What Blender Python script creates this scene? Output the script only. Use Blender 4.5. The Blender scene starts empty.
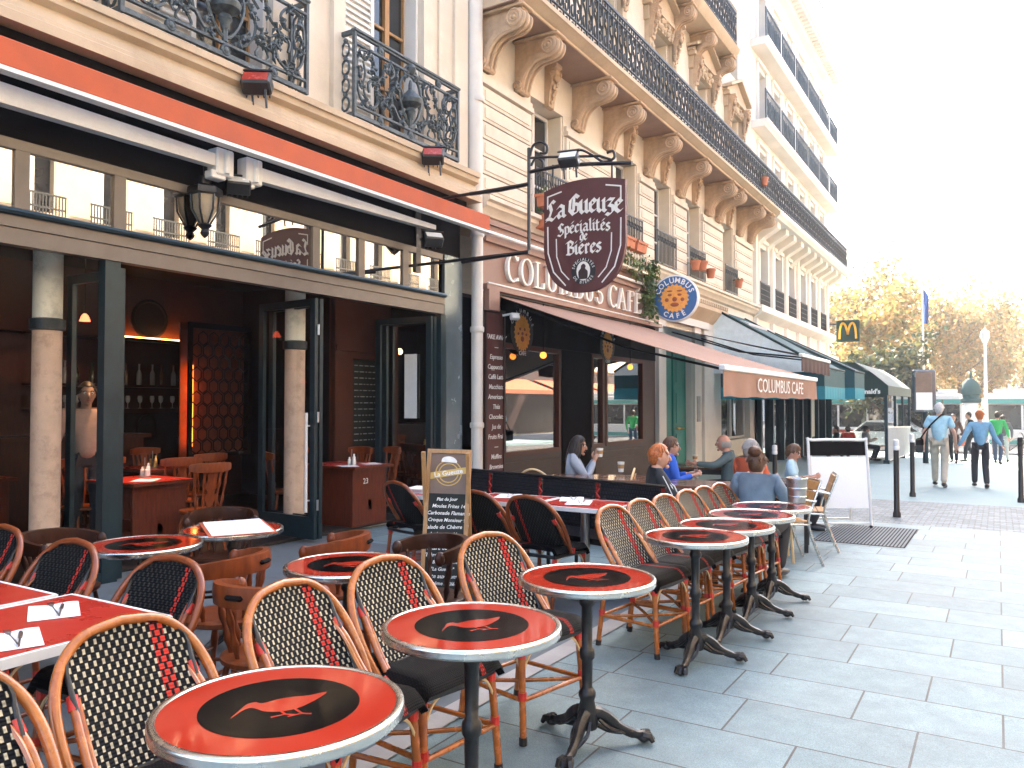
import bpy, math, random
from mathutils import Vector, Matrix
R = math.radians
random.seed(7)
SC = bpy.context.scene
COL = SC.collection
# ------------------------------------------------------------------ camera, sky, sun, exposure
F, YAW, EYE = 790.0, R(31.6), 1.55
cam_d = bpy.data.cameras.new('camera'); cam = bpy.data.objects.new('camera', cam_d); COL.objects.link(cam)
cam_d.sensor_width = 36.0; cam_d.lens = 36.0*F/1024.0; cam_d.clip_start = .05; cam_d.clip_end = 900
cam.location = (0, 0, EYE); cam.rotation_euler = (R(90)+math.atan(20/F), 0, YAW)
SC.camera = cam
W = bpy.data.worlds.new('World'); SC.world = W; W.use_nodes = True
SUN_EL, SUN_AZ = 40.0, -30.0          # azimuth from +Y (down the street), negative = behind the cafe's roofs
nt = W.node_tree; bg = nt.nodes['Background']
sky = nt.nodes.new('ShaderNodeTexSky'); sky.sky_type = 'NISHITA'; sky.sun_disc = False
sky.sun_elevation = R(SUN_EL); sky.sun_rotation = R(SUN_AZ)
sky.dust_density = 4.5; sky.air_density = 1.0; sky.ozone_density = 1.0
nt.links.new(sky.outputs[0], bg.inputs[0]); bg.inputs[1].default_value = 0.15
sun_d = bpy.data.lights.new('sun', 'SUN'); sun = bpy.data.objects.new('sun', sun_d); COL.objects.link(sun)
sun_d.energy = 5.0; sun_d.angle = R(.5); sun_d.color = (1, .88, .70)
sdir = Vector((math.sin(R(SUN_AZ))*math.cos(R(SUN_EL)), math.cos(R(SUN_AZ))*math.cos(R(SUN_EL)), math.sin(R(SUN_EL))))
sun.rotation_euler = sdir.to_track_quat('Z', 'Y').to_euler(); sun.location = (-20, 40, 40)
SC.view_settings.view_transform = 'Standard'; SC.view_settings.look = 'None'
SC.view_settings.exposure = 2.85; SC.view_settings.gamma = 1.0
SC.cycles.max_bounces = 7; SC.cycles.diffuse_bounces = 4; SC.cycles.glossy_bounces = 3; SC.cycles.transmission_bounces = 4
SC.cycles.transparent_max_bounces = 8
SC.cycles.caustics_reflective = False; SC.cycles.caustics_refractive = False; SC.cycles.sample_clamp_indirect = 6.0

# ------------------------------------------------------------------ places measured from the photograph
_f = Vector((-math.sin(YAW), math.cos(YAW), 0)); _r = Vector((math.cos(YAW), math.sin(YAW), 0))
_pt = math.atan(20/F); _u = Vector((0, 0, 1))*math.cos(_pt) - _f*math.sin(_pt); _fw = _f*math.cos(_pt) + Vector((0, 0, 1))*math.sin(_pt)
def ray(x, y): return _fw + _r*((x-512)/F) + _u*((384-y)/F)
def gz(Y): return -.014*max(0, Y-4) if Y < 20 else -.224-.022*(Y-20)
def gp(x, y, z):                       # the place z above the ground seen at x, y
    d = ray(x, y); zz = z
    for i in range(25):
        p = Vector((0, 0, EYE)) + d*((zz-EYE)/d.z); zz = z+gz(p.y)
    return p
def fp(x, y, X):
    d = ray(x, y); return Vector((0, 0, EYE)) + d*(X/d.x)
def yp(x, y, Y):
    d = ray(x, y); return Vector((0, 0, EYE)) + d*(Y/d.y)
FX = -6.6

# ------------------------------------------------------------------ object helpers
def tag(o, label=None, cat=None, group=None, kind=None):
    if label: o['label'] = label
    if cat: o['category'] = cat
    if group: o['group'] = group
    if kind: o['kind'] = kind
    return o
def thing(name, label, cat, loc=(0, 0, 0), rz=0, group=None):
    o = bpy.data.objects.new(name, None); COL.objects.link(o); o.empty_display_size = .1
    o.location = loc; o.rotation_euler = (0, 0, rz)
    return tag(o, label, cat, group)
KIDS = {}
def kids(o): return KIDS.get(o.name, [])
def adopt(c, p):
    c.parent = p; KIDS.setdefault(p.name, []).append(c)
def dup(root, loc, rz, label=None, group=None, scale=None):
    r = root.copy(); COL.objects.link(r); r.location = loc; r.rotation_euler = (0, 0, rz)
    if scale: r.scale = scale
    if label: r['label'] = label
    if group: r['group'] = group
    for ch in list(kids(root)):
        c = ch.copy(); COL.objects.link(c); adopt(c, r)
        for g in list(kids(ch)):
            d = g.copy(); COL.objects.link(d); adopt(d, c)
    return r
ID = Matrix.Identity(4)
def T(x, y, z): return Matrix.Translation((x, y, z))
def RX(a): return Matrix.Rotation(R(a), 4, 'X')
def RY(a): return Matrix.Rotation(R(a), 4, 'Y')
def RZ(a): return Matrix.Rotation(R(a), 4, 'Z')
def frame(o, ux, uy):                  # matrix with given origin and axes
    ux = Vector(ux).normalized(); uy = Vector(uy).normalized(); uz = ux.cross(uy)
    return Matrix(((ux.x, uy.x, uz.x, o[0]), (ux.y, uy.y, uz.y, o[1]), (ux.z, uy.z, uz.z, o[2]), (0, 0, 0, 1)))
class MB:
    def __init__(s): s.v = []; s.f = []; s.m = []; s.uv = []; s.M = ID
    def add(s, vs, fs, mi=0, uvs=None):
        b = len(s.v); M = s.M
        s.v += [tuple(M @ Vector(v)) for v in vs]
        s.uv += uvs if uvs else [(0, 0)]*len(vs)
        s.f += [tuple(b+i for i in f) for f in fs]; s.m += [mi]*len(fs)
        return s
    def box(s, x0, x1, y0, y1, z0, z1, mi=0):
        if x0 > x1: x0, x1 = x1, x0
        if y0 > y1: y0, y1 = y1, y0
        if z0 > z1: z0, z1 = z1, z0
        return s.add([(x0,y0,z0),(x1,y0,z0),(x1,y1,z0),(x0,y1,z0),(x0,y0,z1),(x1,y0,z1),(x1,y1,z1),(x0,y1,z1)],
              [(0,3,2,1),(4,5,6,7),(0,1,5,4),(1,2,6,5),(2,3,7,6),(3,0,4,7)], mi)
    def cbox(s, x0, x1, y0, y1, z0, z1, c=.004, mi=0):   # box with chamfered edges
        X, Y, Z = (x0, x1), (y0, y1), (z0, z1); vs = []; idx = {}
        for i in (0, 1):
            for j in (0, 1):
                for k in (0, 1):
                    sx, sy, sz = (1-2*i)*c, (1-2*j)*c, (1-2*k)*c
                    for a, p in enumerate(((X[i], Y[j]+sy, Z[k]+sz), (X[i]+sx, Y[j], Z[k]+sz), (X[i]+sx, Y[j]+sy, Z[k]))):
                        idx[i, j, k, a] = len(vs); vs.append(p)
        q = []
        for a in range(3):
            for sgn in (0, 1):
                ring = [(0, 0), (1, 0), (1, 1), (0, 1)]; fc = []
                for (p, t) in ring:
                    key = [p, t]; key.insert(a, sgn); fc.append(idx[key[0], key[1], key[2], a])
                q.append(fc)
        for a in range(3):
            b, d = [t for t in range(3) if t != a]
            for p in (0, 1):
                for t in (0, 1):
                    k0 = [0]*3; k0[b] = p; k0[d] = t; k1 = list(k0); k1[a] = 1
                    q.append([idx[(*k0, b)], idx[(*k0, d)], idx[(*k1, d)], idx[(*k1, b)]])
        for i in (0, 1):
            for j in (0, 1):
                for k in (0, 1): q.append([idx[i, j, k, 0], idx[i, j, k, 1], idx[i, j, k, 2]])
        ctr = Vector(((x0+x1)/2, (y0+y1)/2, (z0+z1)/2)); out = []
        for fc in q:
            a, b, d = (Vector(vs[t]) for t in fc[:3]); n = (b-a).cross(d-a)
            if n.dot(a-ctr) < 0: fc = fc[::-1]
            out.append(tuple(fc))
        return s.add(vs, out, mi)
    def beam(s, a, b, w, h, mi=0, up=(0, 0, 1)):          # rectangular bar from a to b
        a = Vector(a); b = Vector(b); d = (b-a).normalized(); up = Vector(up)
        if abs(d.dot(up)) > .99: up = Vector((1, 0, 0))
        x = d.cross(up).normalized()*(w/2); y = x.cross(d).normalized()*(h/2)
        vs = [tuple(p+q) for p in (a, b) for q in (-x-y, x-y, x+y, -x+y)]
        return s.add(vs, [(3,2,1,0),(4,5,6,7),(0,1,5,4),(1,2,6,5),(2,3,7,6),(3,0,4,7)], mi)
    def tube(s, pts, r, n=6, mi=0, closed=False, cap=True, flat=1.0):
        P = [Vector(p) for p in pts]; N = len(P); rr = r if isinstance(r, (list, tuple)) else [r]*N
        vs = []; fs = []; prev = None
        for i, p in enumerate(P):
            if closed: t = P[(i+1) % N]-P[i-1]
            else: t = P[min(i+1, N-1)]-P[max(i-1, 0)]
            if t.length < 1e-9: t = Vector((0, 0, 1))
            t.normalize()
            if prev is None:
                a = Vector((0, 0, 1)) if abs(t.z) < .9 else Vector((1, 0, 0)); x = t.cross(a).normalized()
            else:
                x = prev - t*prev.dot(t)
                if x.length < 1e-6: x = t.orthogonal()
                x.normalize()
            prev = x; y = t.cross(x)
            for k in range(n):
                w = 2*math.pi*k/n; vs.append(tuple(p + x*(math.cos(w)*rr[i]) + y*(math.sin(w)*rr[i]*flat)))
        for i in range(N if closed else N-1):
            j = (i+1) % N
            for k in range(n): l = (k+1) % n; fs.append((i*n+k, i*n+l, j*n+l, j*n+k))
        if cap and not closed: fs += [tuple(range(n))[::-1], tuple((N-1)*n+k for k in range(n))]
        return s.add(vs, fs, mi)
    def lathe(s, prof, n=16, c=(0, 0, 0), mi=0, cap=True):
        vs = []; fs = []
        for (r, z) in prof:
            for k in range(n):
                w = 2*math.pi*k/n; vs.append((c[0]+math.cos(w)*r, c[1]+math.sin(w)*r, c[2]+z))
        for i in range(len(prof)-1):
            for k in range(n): l = (k+1) % n; fs.append((i*n+k, i*n+l, (i+1)*n+l, (i+1)*n+k))
        if cap: fs += [tuple(range(n))[::-1], tuple((len(prof)-1)*n+k for k in range(n))]
        return s.add(vs, fs, mi)
    def sphere(s, c, r, n=10, m=7, mi=0, sc=(1, 1, 1)):
        vs = []; fs = []
        for i in range(m+1):
            a = math.pi*i/m
            for k in range(n):
                w = 2*math.pi*k/n
                vs.append((c[0]+r*sc[0]*math.sin(a)*math.cos(w), c[1]+r*sc[1]*math.sin(a)*math.sin(w), c[2]-r*sc[2]*math.cos(a)))
        for i in range(m):
            for k in range(n): l = (k+1) % n; fs.append((i*n+k, i*n+l, (i+1)*n+l, (i+1)*n+k))
        return s.add(vs, fs, mi)
    def prism(s, poly, M, t, mi=0):                       # outline in the xy of M pulled t along its z
        old = s.M; s.M = old @ M; n = len(poly)
        ar = sum(poly[i][0]*poly[(i+1) % n][1]-poly[(i+1) % n][0]*poly[i][1] for i in range(n))
        if ar < 0: poly = poly[::-1]
        vs = [(x, y, 0) for x, y in poly] + [(x, y, t) for x, y in poly]
        s.add(vs, [tuple(range(n))[::-1], tuple(range(n, 2*n))] + [(i, (i+1) % n, n+(i+1) % n, n+i) for i in range(n)], mi)
        s.M = old; return s
    def grid(s, fn, nu, nv, mi=0, thick=0):               # fn(u,v)->point; uv stored; optional thickness
        vs = []; uv = []; fs = []
        for j in range(nv+1):
            for i in range(nu+1):
                vs.append(Vector(fn(i/nu, j/nv))); uv.append((i/nu, j/nv))
        w = nu+1
        for j in range(nv):
            for i in range(nu): a = j*w+i; fs.append((a, a+1, a+w+1, a+w))
        if thick:
            nm = []
            for j in range(nv+1):
                for i in range(nu+1):
                    a = vs[j*w+min(i+1, nu)]-vs[j*w+max(i-1, 0)]; b = vs[min(j+1, nv)*w+i]-vs[max(j-1, 0)*w+i]
                    nm.append(a.cross(b).normalized())
            k = len(vs); vs = vs+[p-q*thick for p, q in zip(vs, nm)]; uv = uv+uv
            fs += [(k+d, k+c, k+b, k+a) for (a, b, c, d) in list(fs)]
            edge = [i for i in range(w)] + [j*w+nu for j in range(1, nv+1)] + [nv*w+i for i in range(nu-1, -1, -1)] + [j*w for j in range(nv-1, 0, -1)]
            for a, b in zip(edge, edge[1:]+edge[:1]): fs.append((b, a, k+a, k+b))
        return s.add([tuple(p) for p in vs], fs, mi, uv)
    def mesh(s, name, mats, smooth=35):
        me = bpy.data.meshes.new(name); me.from_pydata(s.v, [], s.f)
        for m in (mats if isinstance(mats, (list, tuple)) else [mats]): me.materials.append(m)
        me.polygons.foreach_set('material_index', s.m)
        if any(u != (0, 0) for u in s.uv):
            l = me.uv_layers.new(name='UVMap'); vi = [0]*len(me.loops); me.loops.foreach_get('vertex_index', vi)
            l.data.foreach_set('uv', [c for i in vi for c in s.uv[i]])
        if smooth:
            me.shade_smooth(); me.set_sharp_from_angle(angle=R(smooth))
        me.update(); return me
    def build(s, name, mats, parent=None, smooth=35, label=None):
        o = bpy.data.objects.new(name, s.mesh(name, mats, smooth)); COL.objects.link(o)
        if parent: adopt(o, parent)
        if label: o['label'] = label
        return o
def put(name, mesh, parent=None, M=None):
    o = bpy.data.objects.new(name, mesh); COL.objects.link(o)
    if M is not None: o.matrix_local = M
    if parent: adopt(o, parent)
    return o
def crv(pts, n=6, closed=False):                          # Catmull-Rom through the points
    P = [Vector(p if len(p) == 3 else (p[0], p[1], 0)) for p in pts]; out = []; N = len(P)
    for i in range(N if closed else N-1):
        if closed: a, b, c, d = P[i-1], P[i], P[(i+1) % N], P[(i+2) % N]
        else: a, b, c, d = P[max(i-1, 0)], P[i], P[i+1], P[min(i+2, N-1)]
        for k in range(n):
            t = k/n; out.append(.5*((2*b)+(c-a)*t+(2*a-5*b+4*c-d)*t*t+(3*b-a-3*c+d)*t**3))
    if not closed: out.append(P[-1])
    return out
def spiral(cx, cy, r0, r1, a0, turns, n=14):
    return [(cx+(r0+(r1-r0)*i/n)*math.cos(R(a0)+turns*2*math.pi*i/n), cy+(r0+(r1-r0)*i/n)*math.sin(R(a0)+turns*2*math.pi*i/n)) for i in range(n+1)]

# ------------------------------------------------------------------ lettering
def text_mb(mb, txt, M, size, depth=.004, mi=0, sx=1.0, align='CENTER', spacing=1.0, shear=0, bold=0):
    c = bpy.data.curves.new('lettering', 'FONT'); c.body = txt; c.size = size; c.extrude = depth/2; c.align_x = align; c.align_y = 'CENTER'
    c.space_character = spacing; c.shear = shear; c.resolution_u = 2; c.offset = bold; c.space_line = 1.0
    o = bpy.data.objects.new('lettering', c); me = bpy.data.meshes.new_from_object(o)
    old = mb.M; mb.M = old @ M @ Matrix.Diagonal((sx, 1, 1, 1))
    mb.add([tuple(v.co) for v in me.vertices], [tuple(p.vertices) for p in me.polygons], mi); mb.M = old
    bpy.data.objects.remove(o); bpy.data.curves.remove(c); bpy.data.meshes.remove(me)
GOTH = dict(
 i=[[(.03,.44),(.1,.5),(.1,.06),(.18,0)],[(.07,.64),(.13,.68)]],
 u=[[(.02,.44),(.08,.5),(.08,.08),(.16,0),(.32,.12)],[(.26,.44),(.32,.5),(.32,.06),(.4,0)]],
 a=[[(.05,.4),(.15,.5),(.3,.42),(.3,.06),(.38,0)],[(.3,.28),(.12,.24),(.06,.12),(.14,0),(.3,.1)]],
 e=[[(.31,.1),(.19,0),(.07,.1),(.07,.4),(.2,.5),(.31,.4),(.1,.24)]],
 z=[[(.04,.42),(.12,.5),(.32,.48),(.12,.27),(.28,.2),(.3,.02),(.12,-.14),(.0,-.08)]],
 c=[[(.3,.42),(.2,.5),(.07,.4),(.07,.1),(.18,0),(.3,.08)]],
 l=[[(.03,.72),(.1,.76),(.1,.06),(.18,0)]], t=[[(.1,.66),(.1,.06),(.2,0),(.28,.06)],[(.0,.48),(.24,.48)]],
 s=[[(.28,.44),(.16,.5),(.06,.4),(.12,.3),(.26,.2),(.26,.08),(.14,0),(.03,.06)]],
 d=[[(.06,.66),(.16,.74),(.32,.5),(.32,.1),(.2,0),(.07,.08),(.07,.38),(.18,.5),(.3,.44)]],
 p=[[(.03,.46),(.1,.5),(.1,-.22)],[(.1,.44),(.22,.5),(.34,.4),(.34,.1),(.22,0),(.1,.06)]],
 r=[[(.03,.44),(.1,.5),(.1,.04),(.16,0)],[(.1,.4),(.22,.5),(.28,.42)]],
 B=[[(.12,.7),(.12,.04)],[(.0,.66),(.2,.76),(.4,.64),(.36,.5),(.16,.4)],[(.2,.42),(.44,.34),(.44,.1),(.26,0),(.02,.04)]],
 L=[[(.36,.7),(.26,.78),(.14,.66),(.22,.4),(.12,.14),(.0,.02)],[(.0,.12),(.14,.08),(.28,0),(.44,.12)]],
 G=[[(.46,.66),(.3,.78),(.1,.6),(.06,.2),(.24,0),(.46,.1),(.46,.36),(.3,.42)],[(.26,.72),(.24,.12)]],
 S=[[(.4,.68),(.22,.78),(.06,.62),(.12,.48),(.36,.34),(.4,.14),(.2,0),(.0,.08)],[(.15,.66),(.22,.28)]])
GOTH['é'] = GOTH['e']+[[(.16,.62),(.28,.74)]]
def ell(cx, cy, rx, ry, a0, a1, n=16): return [(cx+rx*math.cos(R(a0+(a1-a0)*i/n)), cy+ry*math.sin(R(a0+(a1-a0)*i/n))) for i in range(n+1)]
def hs(x, y, w=.13): return [(x-w, y), (x+w, y)]
SERIF = dict(
 C=[ell(.33,.36,.28,.37,40,320), [(.54,.6),(.57,.7)], [(.54,.12),(.57,.04)]], O=[ell(.35,.36,.3,.37,0,360,24)],
 L=[[(.12,0),(.12,.72)], hs(.12,.72), hs(.12,0), [(.12,0),(.48,0),(.5,.16)]],
 U=[[(.12,.72)]+ell(.34,.22,.22,.23,180,360)+[(.56,.72)], hs(.12,.72), hs(.56,.72)],
 M=[[(.12,0),(.14,.72),(.42,.04),(.7,.72),(.72,0)], hs(.12,0), hs(.72,0), hs(.1,.72,.08), hs(.74,.72,.08)],
 B=[[(.12,0),(.12,.72)], [(.02,.72),(.26,.72)]+ell(.28,.55,.17,.17,90,-90,10)+[(.12,.38)], [(.26,.38)]+ell(.3,.19,.21,.19,90,-90,10)+[(.02,0)]],
 S=[ell(.27,.55,.19,.19,50,250,12)+ell(.26,.19,.22,.2,80,-130,12), [(.39,.68),(.42,.58)], [(.1,.06),(.07,.17)]],
 A=[[(.06,0),(.33,.74),(.62,0)], [(.16,.26),(.52,.26)], hs(.06,0,.1), hs(.62,0,.12)],
 F=[[(.12,0),(.12,.72)], hs(.12,0), [(.02,.72),(.48,.72),(.5,.58)], [(.12,.38),(.38,.38)]],
 E=[[(.12,0),(.12,.72)], [(.5,.14),(.48,0),(.02,0)], [(.02,.72),(.48,.72),(.5,.58)], [(.12,.38),(.38,.38)]])
SERIF['É'] = SERIF['E']+[[(.24,.8),(.36,.92)]]
def nib_text(mb, txt, M, size, font, nib, depth, sp=.1, space=.3, mi=0, base=None, grow=.012):
    # broad-pen lettering: every stroke is swept by a flat nib; returns the width
    def gw(ch): return max(x for st in font[ch] for x, y in st)
    tot = sum((gw(c) if c != ' ' else space-sp)+sp for c in txt)-sp; x0 = -tot/2; old = mb.M
    nv = Vector((nib[0], nib[1], 0)); k = 0
    for ch in txt:
        if ch == ' ': x0 += space; continue
        for st in font[ch]:
            for (a, b) in zip(st, st[1:]):
                a = Vector((a[0], a[1], 0)); b = Vector((b[0], b[1], 0)); d = (b-a)
                if d.length < 1e-6: continue
                d.normalize(); n = Vector((-d.y, d.x, 0)); q0 = n.dot(nv)
                o = nv + n*((1 if q0 >= 0 else -1)*max(0, grow-abs(q0)))
                e = d*.006; q = [a-o-e, a+o-e, b+o+e, b-o+e]
                mx = sum(p.x for p in q)/4+x0; dy = base(mx*size)/size if base else 0; k += 1
                mb.prism([((p.x+x0)*size, (p.y+dy)*size) for p in q], M @ T(0, 0, .0002*(k % 7)), depth, mi)
        x0 += gw(ch)+sp
    return tot*size
# ------------------------------------------------------------------ materials
def nodes(name):
    m = bpy.data.materials.new(name); m.use_nodes = True; t = m.node_tree
    return m, t, t.nodes['Principled BSDF']
def mth(t, op, a, b=None, c=None):
    n = t.nodes.new('ShaderNodeMath'); n.operation = op
    for i, x in enumerate((a, b, c)):
        if x is None: continue
        if isinstance(x, (int, float)): n.inputs[i].default_value = x
        else: t.links.new(x, n.inputs[i])
    return n.outputs[0]
def mixc(t, f, a, b, blend='MIX'):
    n = t.nodes.new('ShaderNodeMix'); n.data_type = 'RGBA'; n.blend_type = blend
    for s, x in ((n.inputs[0], f), (n.inputs[6], a), (n.inputs[7], b)):
        if isinstance(x, (int, float)): s.default_value = x
        elif isinstance(x, tuple): s.default_value = (*x, 1)
        else: t.links.new(x, s)
    return n.outputs[2]
def tex(t, kind, vec=None, **kw):
    n = t.nodes.new(kind)
    for k, v in kw.items():
        if k in n.inputs: n.inputs[k].default_value = v
        else: setattr(n, k, v)
    if vec is not None: t.links.new(vec, n.inputs['Vector'])
    return n
def ocoord(t, which='Object', sc=None):
    c = t.nodes.new('ShaderNodeTexCoord').outputs[which]
    if sc:
        n = t.nodes.new('ShaderNodeMapping'); n.inputs['Scale'].default_value = sc; t.links.new(c, n.inputs[0]); c = n.outputs[0]
    return c
def ramp(t, v, a, b):
    n = t.nodes.new('ShaderNodeMapRange'); n.inputs[1].default_value = a; n.inputs[2].default_value = b; n.clamp = True
    t.links.new(v, n.inputs[0]); return n.outputs[0]
def bump(t, b, h, strength=.3, dist=.01):
    n = t.nodes.new('ShaderNodeBump'); n.inputs['Strength'].default_value = strength; n.inputs['Distance'].default_value = dist
    t.links.new(h, n.inputs['Height']); t.links.new(n.outputs[0], b.inputs['Normal'])
def mat(name, col, rough=.5, metal=0, var=.18, sc=8, bp=0, bsc=None, coat=0, spec=.5, stretch=None, dirt=None):
    m, t, b = nodes(name); b.inputs['Metallic'].default_value = metal; b.inputs['Coat Weight'].default_value = coat
    b.inputs['Coat Roughness'].default_value = .06; b.inputs['Specular IOR Level'].default_value = spec
    co = ocoord(t, 'Object', stretch); nz = tex(t, 'ShaderNodeTexNoise', co, Scale=sc, Detail=5, Roughness=.6)
    k = ramp(t, nz.outputs[0], .3, .7); c = col
    c = mixc(t, k, tuple(x*(1-var) for x in col), tuple(min(1, x*(1+var)) for x in col))
    if dirt:
        n2 = tex(t, 'ShaderNodeTexNoise', co, Scale=dirt[1], Detail=6, Roughness=.7); c = mixc(t, mth(t, 'MULTIPLY', ramp(t, n2.outputs[0], .5, .72), dirt[2]), c, dirt[0])
    t.links.new(c, b.inputs['Base Color'])
    t.links.new(mth(t, 'ADD', mth(t, 'MULTIPLY', k, .12), rough-.06), b.inputs['Roughness'])
    if bp:
        n3 = tex(t, 'ShaderNodeTexNoise', co, Scale=bsc or sc*3, Detail=4); bump(t, b, n3.outputs[0], bp, .006)
    return m
def glow(name, col, s):
    m, t, b = nodes(name); b.inputs['Base Color'].default_value = (*col, 1); b.inputs['Emission Color'].default_value = (*col, 1); b.inputs['Emission Strength'].default_value = s
    return m
def glass(name, refl=.5, tint=(.8, .85, .85), rough=.0, gl=(.95, .95, .95), k=.8):
    m, t, b = nodes(name); t.nodes.remove(b); out = t.nodes['Material Output']
    tr = t.nodes.new('ShaderNodeBsdfTransparent'); tr.inputs[0].default_value = (*tint, 1)
    g = t.nodes.new('ShaderNodeBsdfGlossy'); g.inputs['Roughness'].default_value = rough; g.inputs[0].default_value = (*gl, 1)
    lw = t.nodes.new('ShaderNodeLayerWeight'); lw.inputs[0].default_value = .35
    mx = t.nodes.new('ShaderNodeMixShader'); t.links.new(mth(t, 'MINIMUM', mth(t, 'ADD', mth(t, 'MULTIPLY', lw.outputs['Fresnel'], k), refl), 1), mx.inputs[0])
    t.links.new(tr.outputs[0], mx.inputs[1]); t.links.new(g.outputs[0], mx.inputs[2]); t.links.new(mx.outputs[0], out.inputs[0])
    return m
M = {}
M['stone'] = mat('stone', (.54, .42, .29), .8, var=.12, sc=1.3, bp=.25, bsc=40, dirt=((.30, .21, .13), 1.1, .45))
M['stone_pale'] = mat('stone_pale', (.70, .62, .51), .8, var=.08, sc=1.2, bp=.2, bsc=40, dirt=((.42, .34, .25), .8, .4))
M['stone_white'] = mat('stone_white', (.78, .74, .67), .8, var=.07, sc=.8, bp=.15, bsc=30, dirt=((.55, .5, .43), .7, .4))
M['stone_corbel'] = mat('stone_corbel', (.52, .37, .24), .8, var=.18, sc=5, bp=.35, bsc=50, dirt=((.24, .15, .09), 3, .6))
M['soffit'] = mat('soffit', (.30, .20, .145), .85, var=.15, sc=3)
M['shutter'] = mat('shutter', (.74, .72, .68), .6, var=.06, sc=3)
M['shutter_cream'] = mat('shutter_cream', (.78, .66, .50), .6, var=.08, sc=3)
M['iron'] = mat('iron', (.022, .028, .031), .5, var=.4, sc=30, bp=.3, bsc=60, metal=.2)
M['iron_worn_haze'] = mat('iron_worn_haze', (.075, .095, .105), .5, var=.45, sc=22, bp=.4, bsc=60, metal=.3)  # worn iron; its lighter tone also imitates haze on the corner house
M['iron_black'] = mat('iron_black', (.012, .012, .013), .35, var=.4, sc=40, bp=.3, bsc=90)
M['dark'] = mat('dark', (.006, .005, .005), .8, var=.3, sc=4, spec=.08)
M['frame'] = mat('frame', (.015, .034, .042), .35, var=.2, sc=6, metal=.35)
M['frame_light'] = mat('frame_light', (.135, .12, .105), .38, var=.12, sc=5, metal=.35)
M['panel_grey'] = mat('panel_grey', (.15, .20, .23), .25, var=.15, sc=2, metal=.5)
M['orange'] = mat('orange', (.46, .088, .026), .7, var=.12, sc=3, bp=.1, bsc=80)
M['white'] = mat('white', (.78, .78, .76), .45, var=.05, sc=4, dirt=((.55, .5, .45), 2.5, .35))
M['white_pipe'] = mat('white_pipe', (.66, .63, .58), .5, var=.06, sc=3, dirt=((.5, .42, .35), 2, .35))
M['black_plastic'] = mat('black_plastic', (.018, .018, .019), .4, var=.2, sc=20)
M['red_lens'] = mat('red_lens', (.42, .05, .03), .25, var=.15, sc=18)
M['lens'] = mat('lens', (.75, .76, .74), .2, var=.05)
M['brown_fascia'] = mat('brown_fascia', (.27, .155, .115), .55, var=.1, sc=2, dirt=((.2, .1, .07), 1.5, .4))
M['brown_dark'] = mat('brown_dark', (.034, .013, .010), .5, var=.2, sc=3)
M['maroon'] = mat('maroon', (.095, .025, .022), .5, var=.12, sc=5)
M['awning_brown'] = mat('awning_brown', (.33, .185, .125), .8, var=.1, sc=2, bp=.1, bsc=80, dirt=((.24, .12, .09), 1.5, .4))
M['awning_dark'] = mat('awning_dark', (.05, .014, .011), .8, var=.12, sc=2)
M['teal'] = mat('teal', (.012, .23, .31), .75, var=.12, sc=2)
M['teal_dark'] = mat('teal_dark', (.008, .065, .075), .75, var=.12, sc=2)
M['green_dark'] = mat('green_dark', (.008, .032, .026), .7, var=.12, sc=2)
M['green_lit'] = mat('green_lit', (.06, .088, .078), .7, var=.1, sc=2)  # green awning cloth as lit: light on slope and valance put into colour
M['door_green'] = mat('door_green', (.008, .19, .16), .4, var=.12, sc=4)
M['cream_letter'] = mat('cream_letter', (.82, .78, .70), .5, var=.04)
M['yellow'] = mat('yellow', (.85, .45, .03), .5, var=.04)
M['blue_sign'] = mat('blue_sign', (.03, .12, .32), .4, var=.08)
M['sun_face'] = mat('sun_face', (.85, .36, .06), .5, var=.15, sc=14)
M['sun_dark'] = mat('sun_dark', (.35, .07, .02), .5, var=.2, sc=14)
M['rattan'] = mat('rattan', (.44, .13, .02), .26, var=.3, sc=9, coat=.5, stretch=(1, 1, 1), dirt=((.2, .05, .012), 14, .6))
M['rattan_shaded'] = mat('rattan_shaded', (.24, .055, .011), .35, var=.3, sc=9, coat=.2, dirt=((.1, .025, .01), 14, .6))  # darker copy of the rattan, with the back rows' shade in its colour
M['rattan_core'] = mat('rattan_core', (.72, .52, .28), .5, var=.15, sc=12)
M['red_binding'] = mat('red_binding', (.55, .035, .022), .45, var=.2, sc=60)
M['rubber'] = mat('rubber', (.015, .015, .015), .7)
M['enamel_red'] = mat('enamel_red', (.36, .030, .014), .08, var=.07, sc=6, spec=.4)
M['enamel_black'] = mat('enamel_black', (.0025, .0025, .003), .14, var=.2, sc=6, spec=.07)
M['alu'] = mat('alu', (.70, .69, .66), .25, metal=1, var=.1, sc=12, bp=.04, bsc=60)
M['steel'] = mat('steel', (.42, .43, .44), .32, metal=1, var=.12, sc=8)
M['formica_red'] = mat('formica_red', (.38, .022, .013), .3, var=.05, sc=6)
M['white_panel'] = mat('white_panel', (.90, .91, .92), .6, var=.01)
M['stone_sunny'] = mat('stone_sunny', (.72, .58, .40), .8, var=.1, sc=1.3)  # made warmer and brighter so its bounce light warms the cafe side
M['paper'] = mat('paper', (.80, .81, .82), .85, var=.03, sc=20, bp=.15, bsc=30)
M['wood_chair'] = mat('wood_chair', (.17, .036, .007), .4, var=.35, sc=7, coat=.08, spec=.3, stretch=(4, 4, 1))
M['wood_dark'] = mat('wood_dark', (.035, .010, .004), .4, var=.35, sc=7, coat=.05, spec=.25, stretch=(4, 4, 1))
M['wood_red'] = mat('wood_red', (.095, .018, .006), .42, var=.35, sc=6, coat=.05, spec=.25, stretch=(6, 6, 1))
M['wood_pale'] = mat('wood_pale', (.58, .30, .10), .4, var=.22, sc=8, stretch=(5, 5, 1))
M['wood_oak'] = mat('wood_oak', (.42, .23, .09), .5, var=.22, sc=10, stretch=(5, 5, 1))
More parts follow.
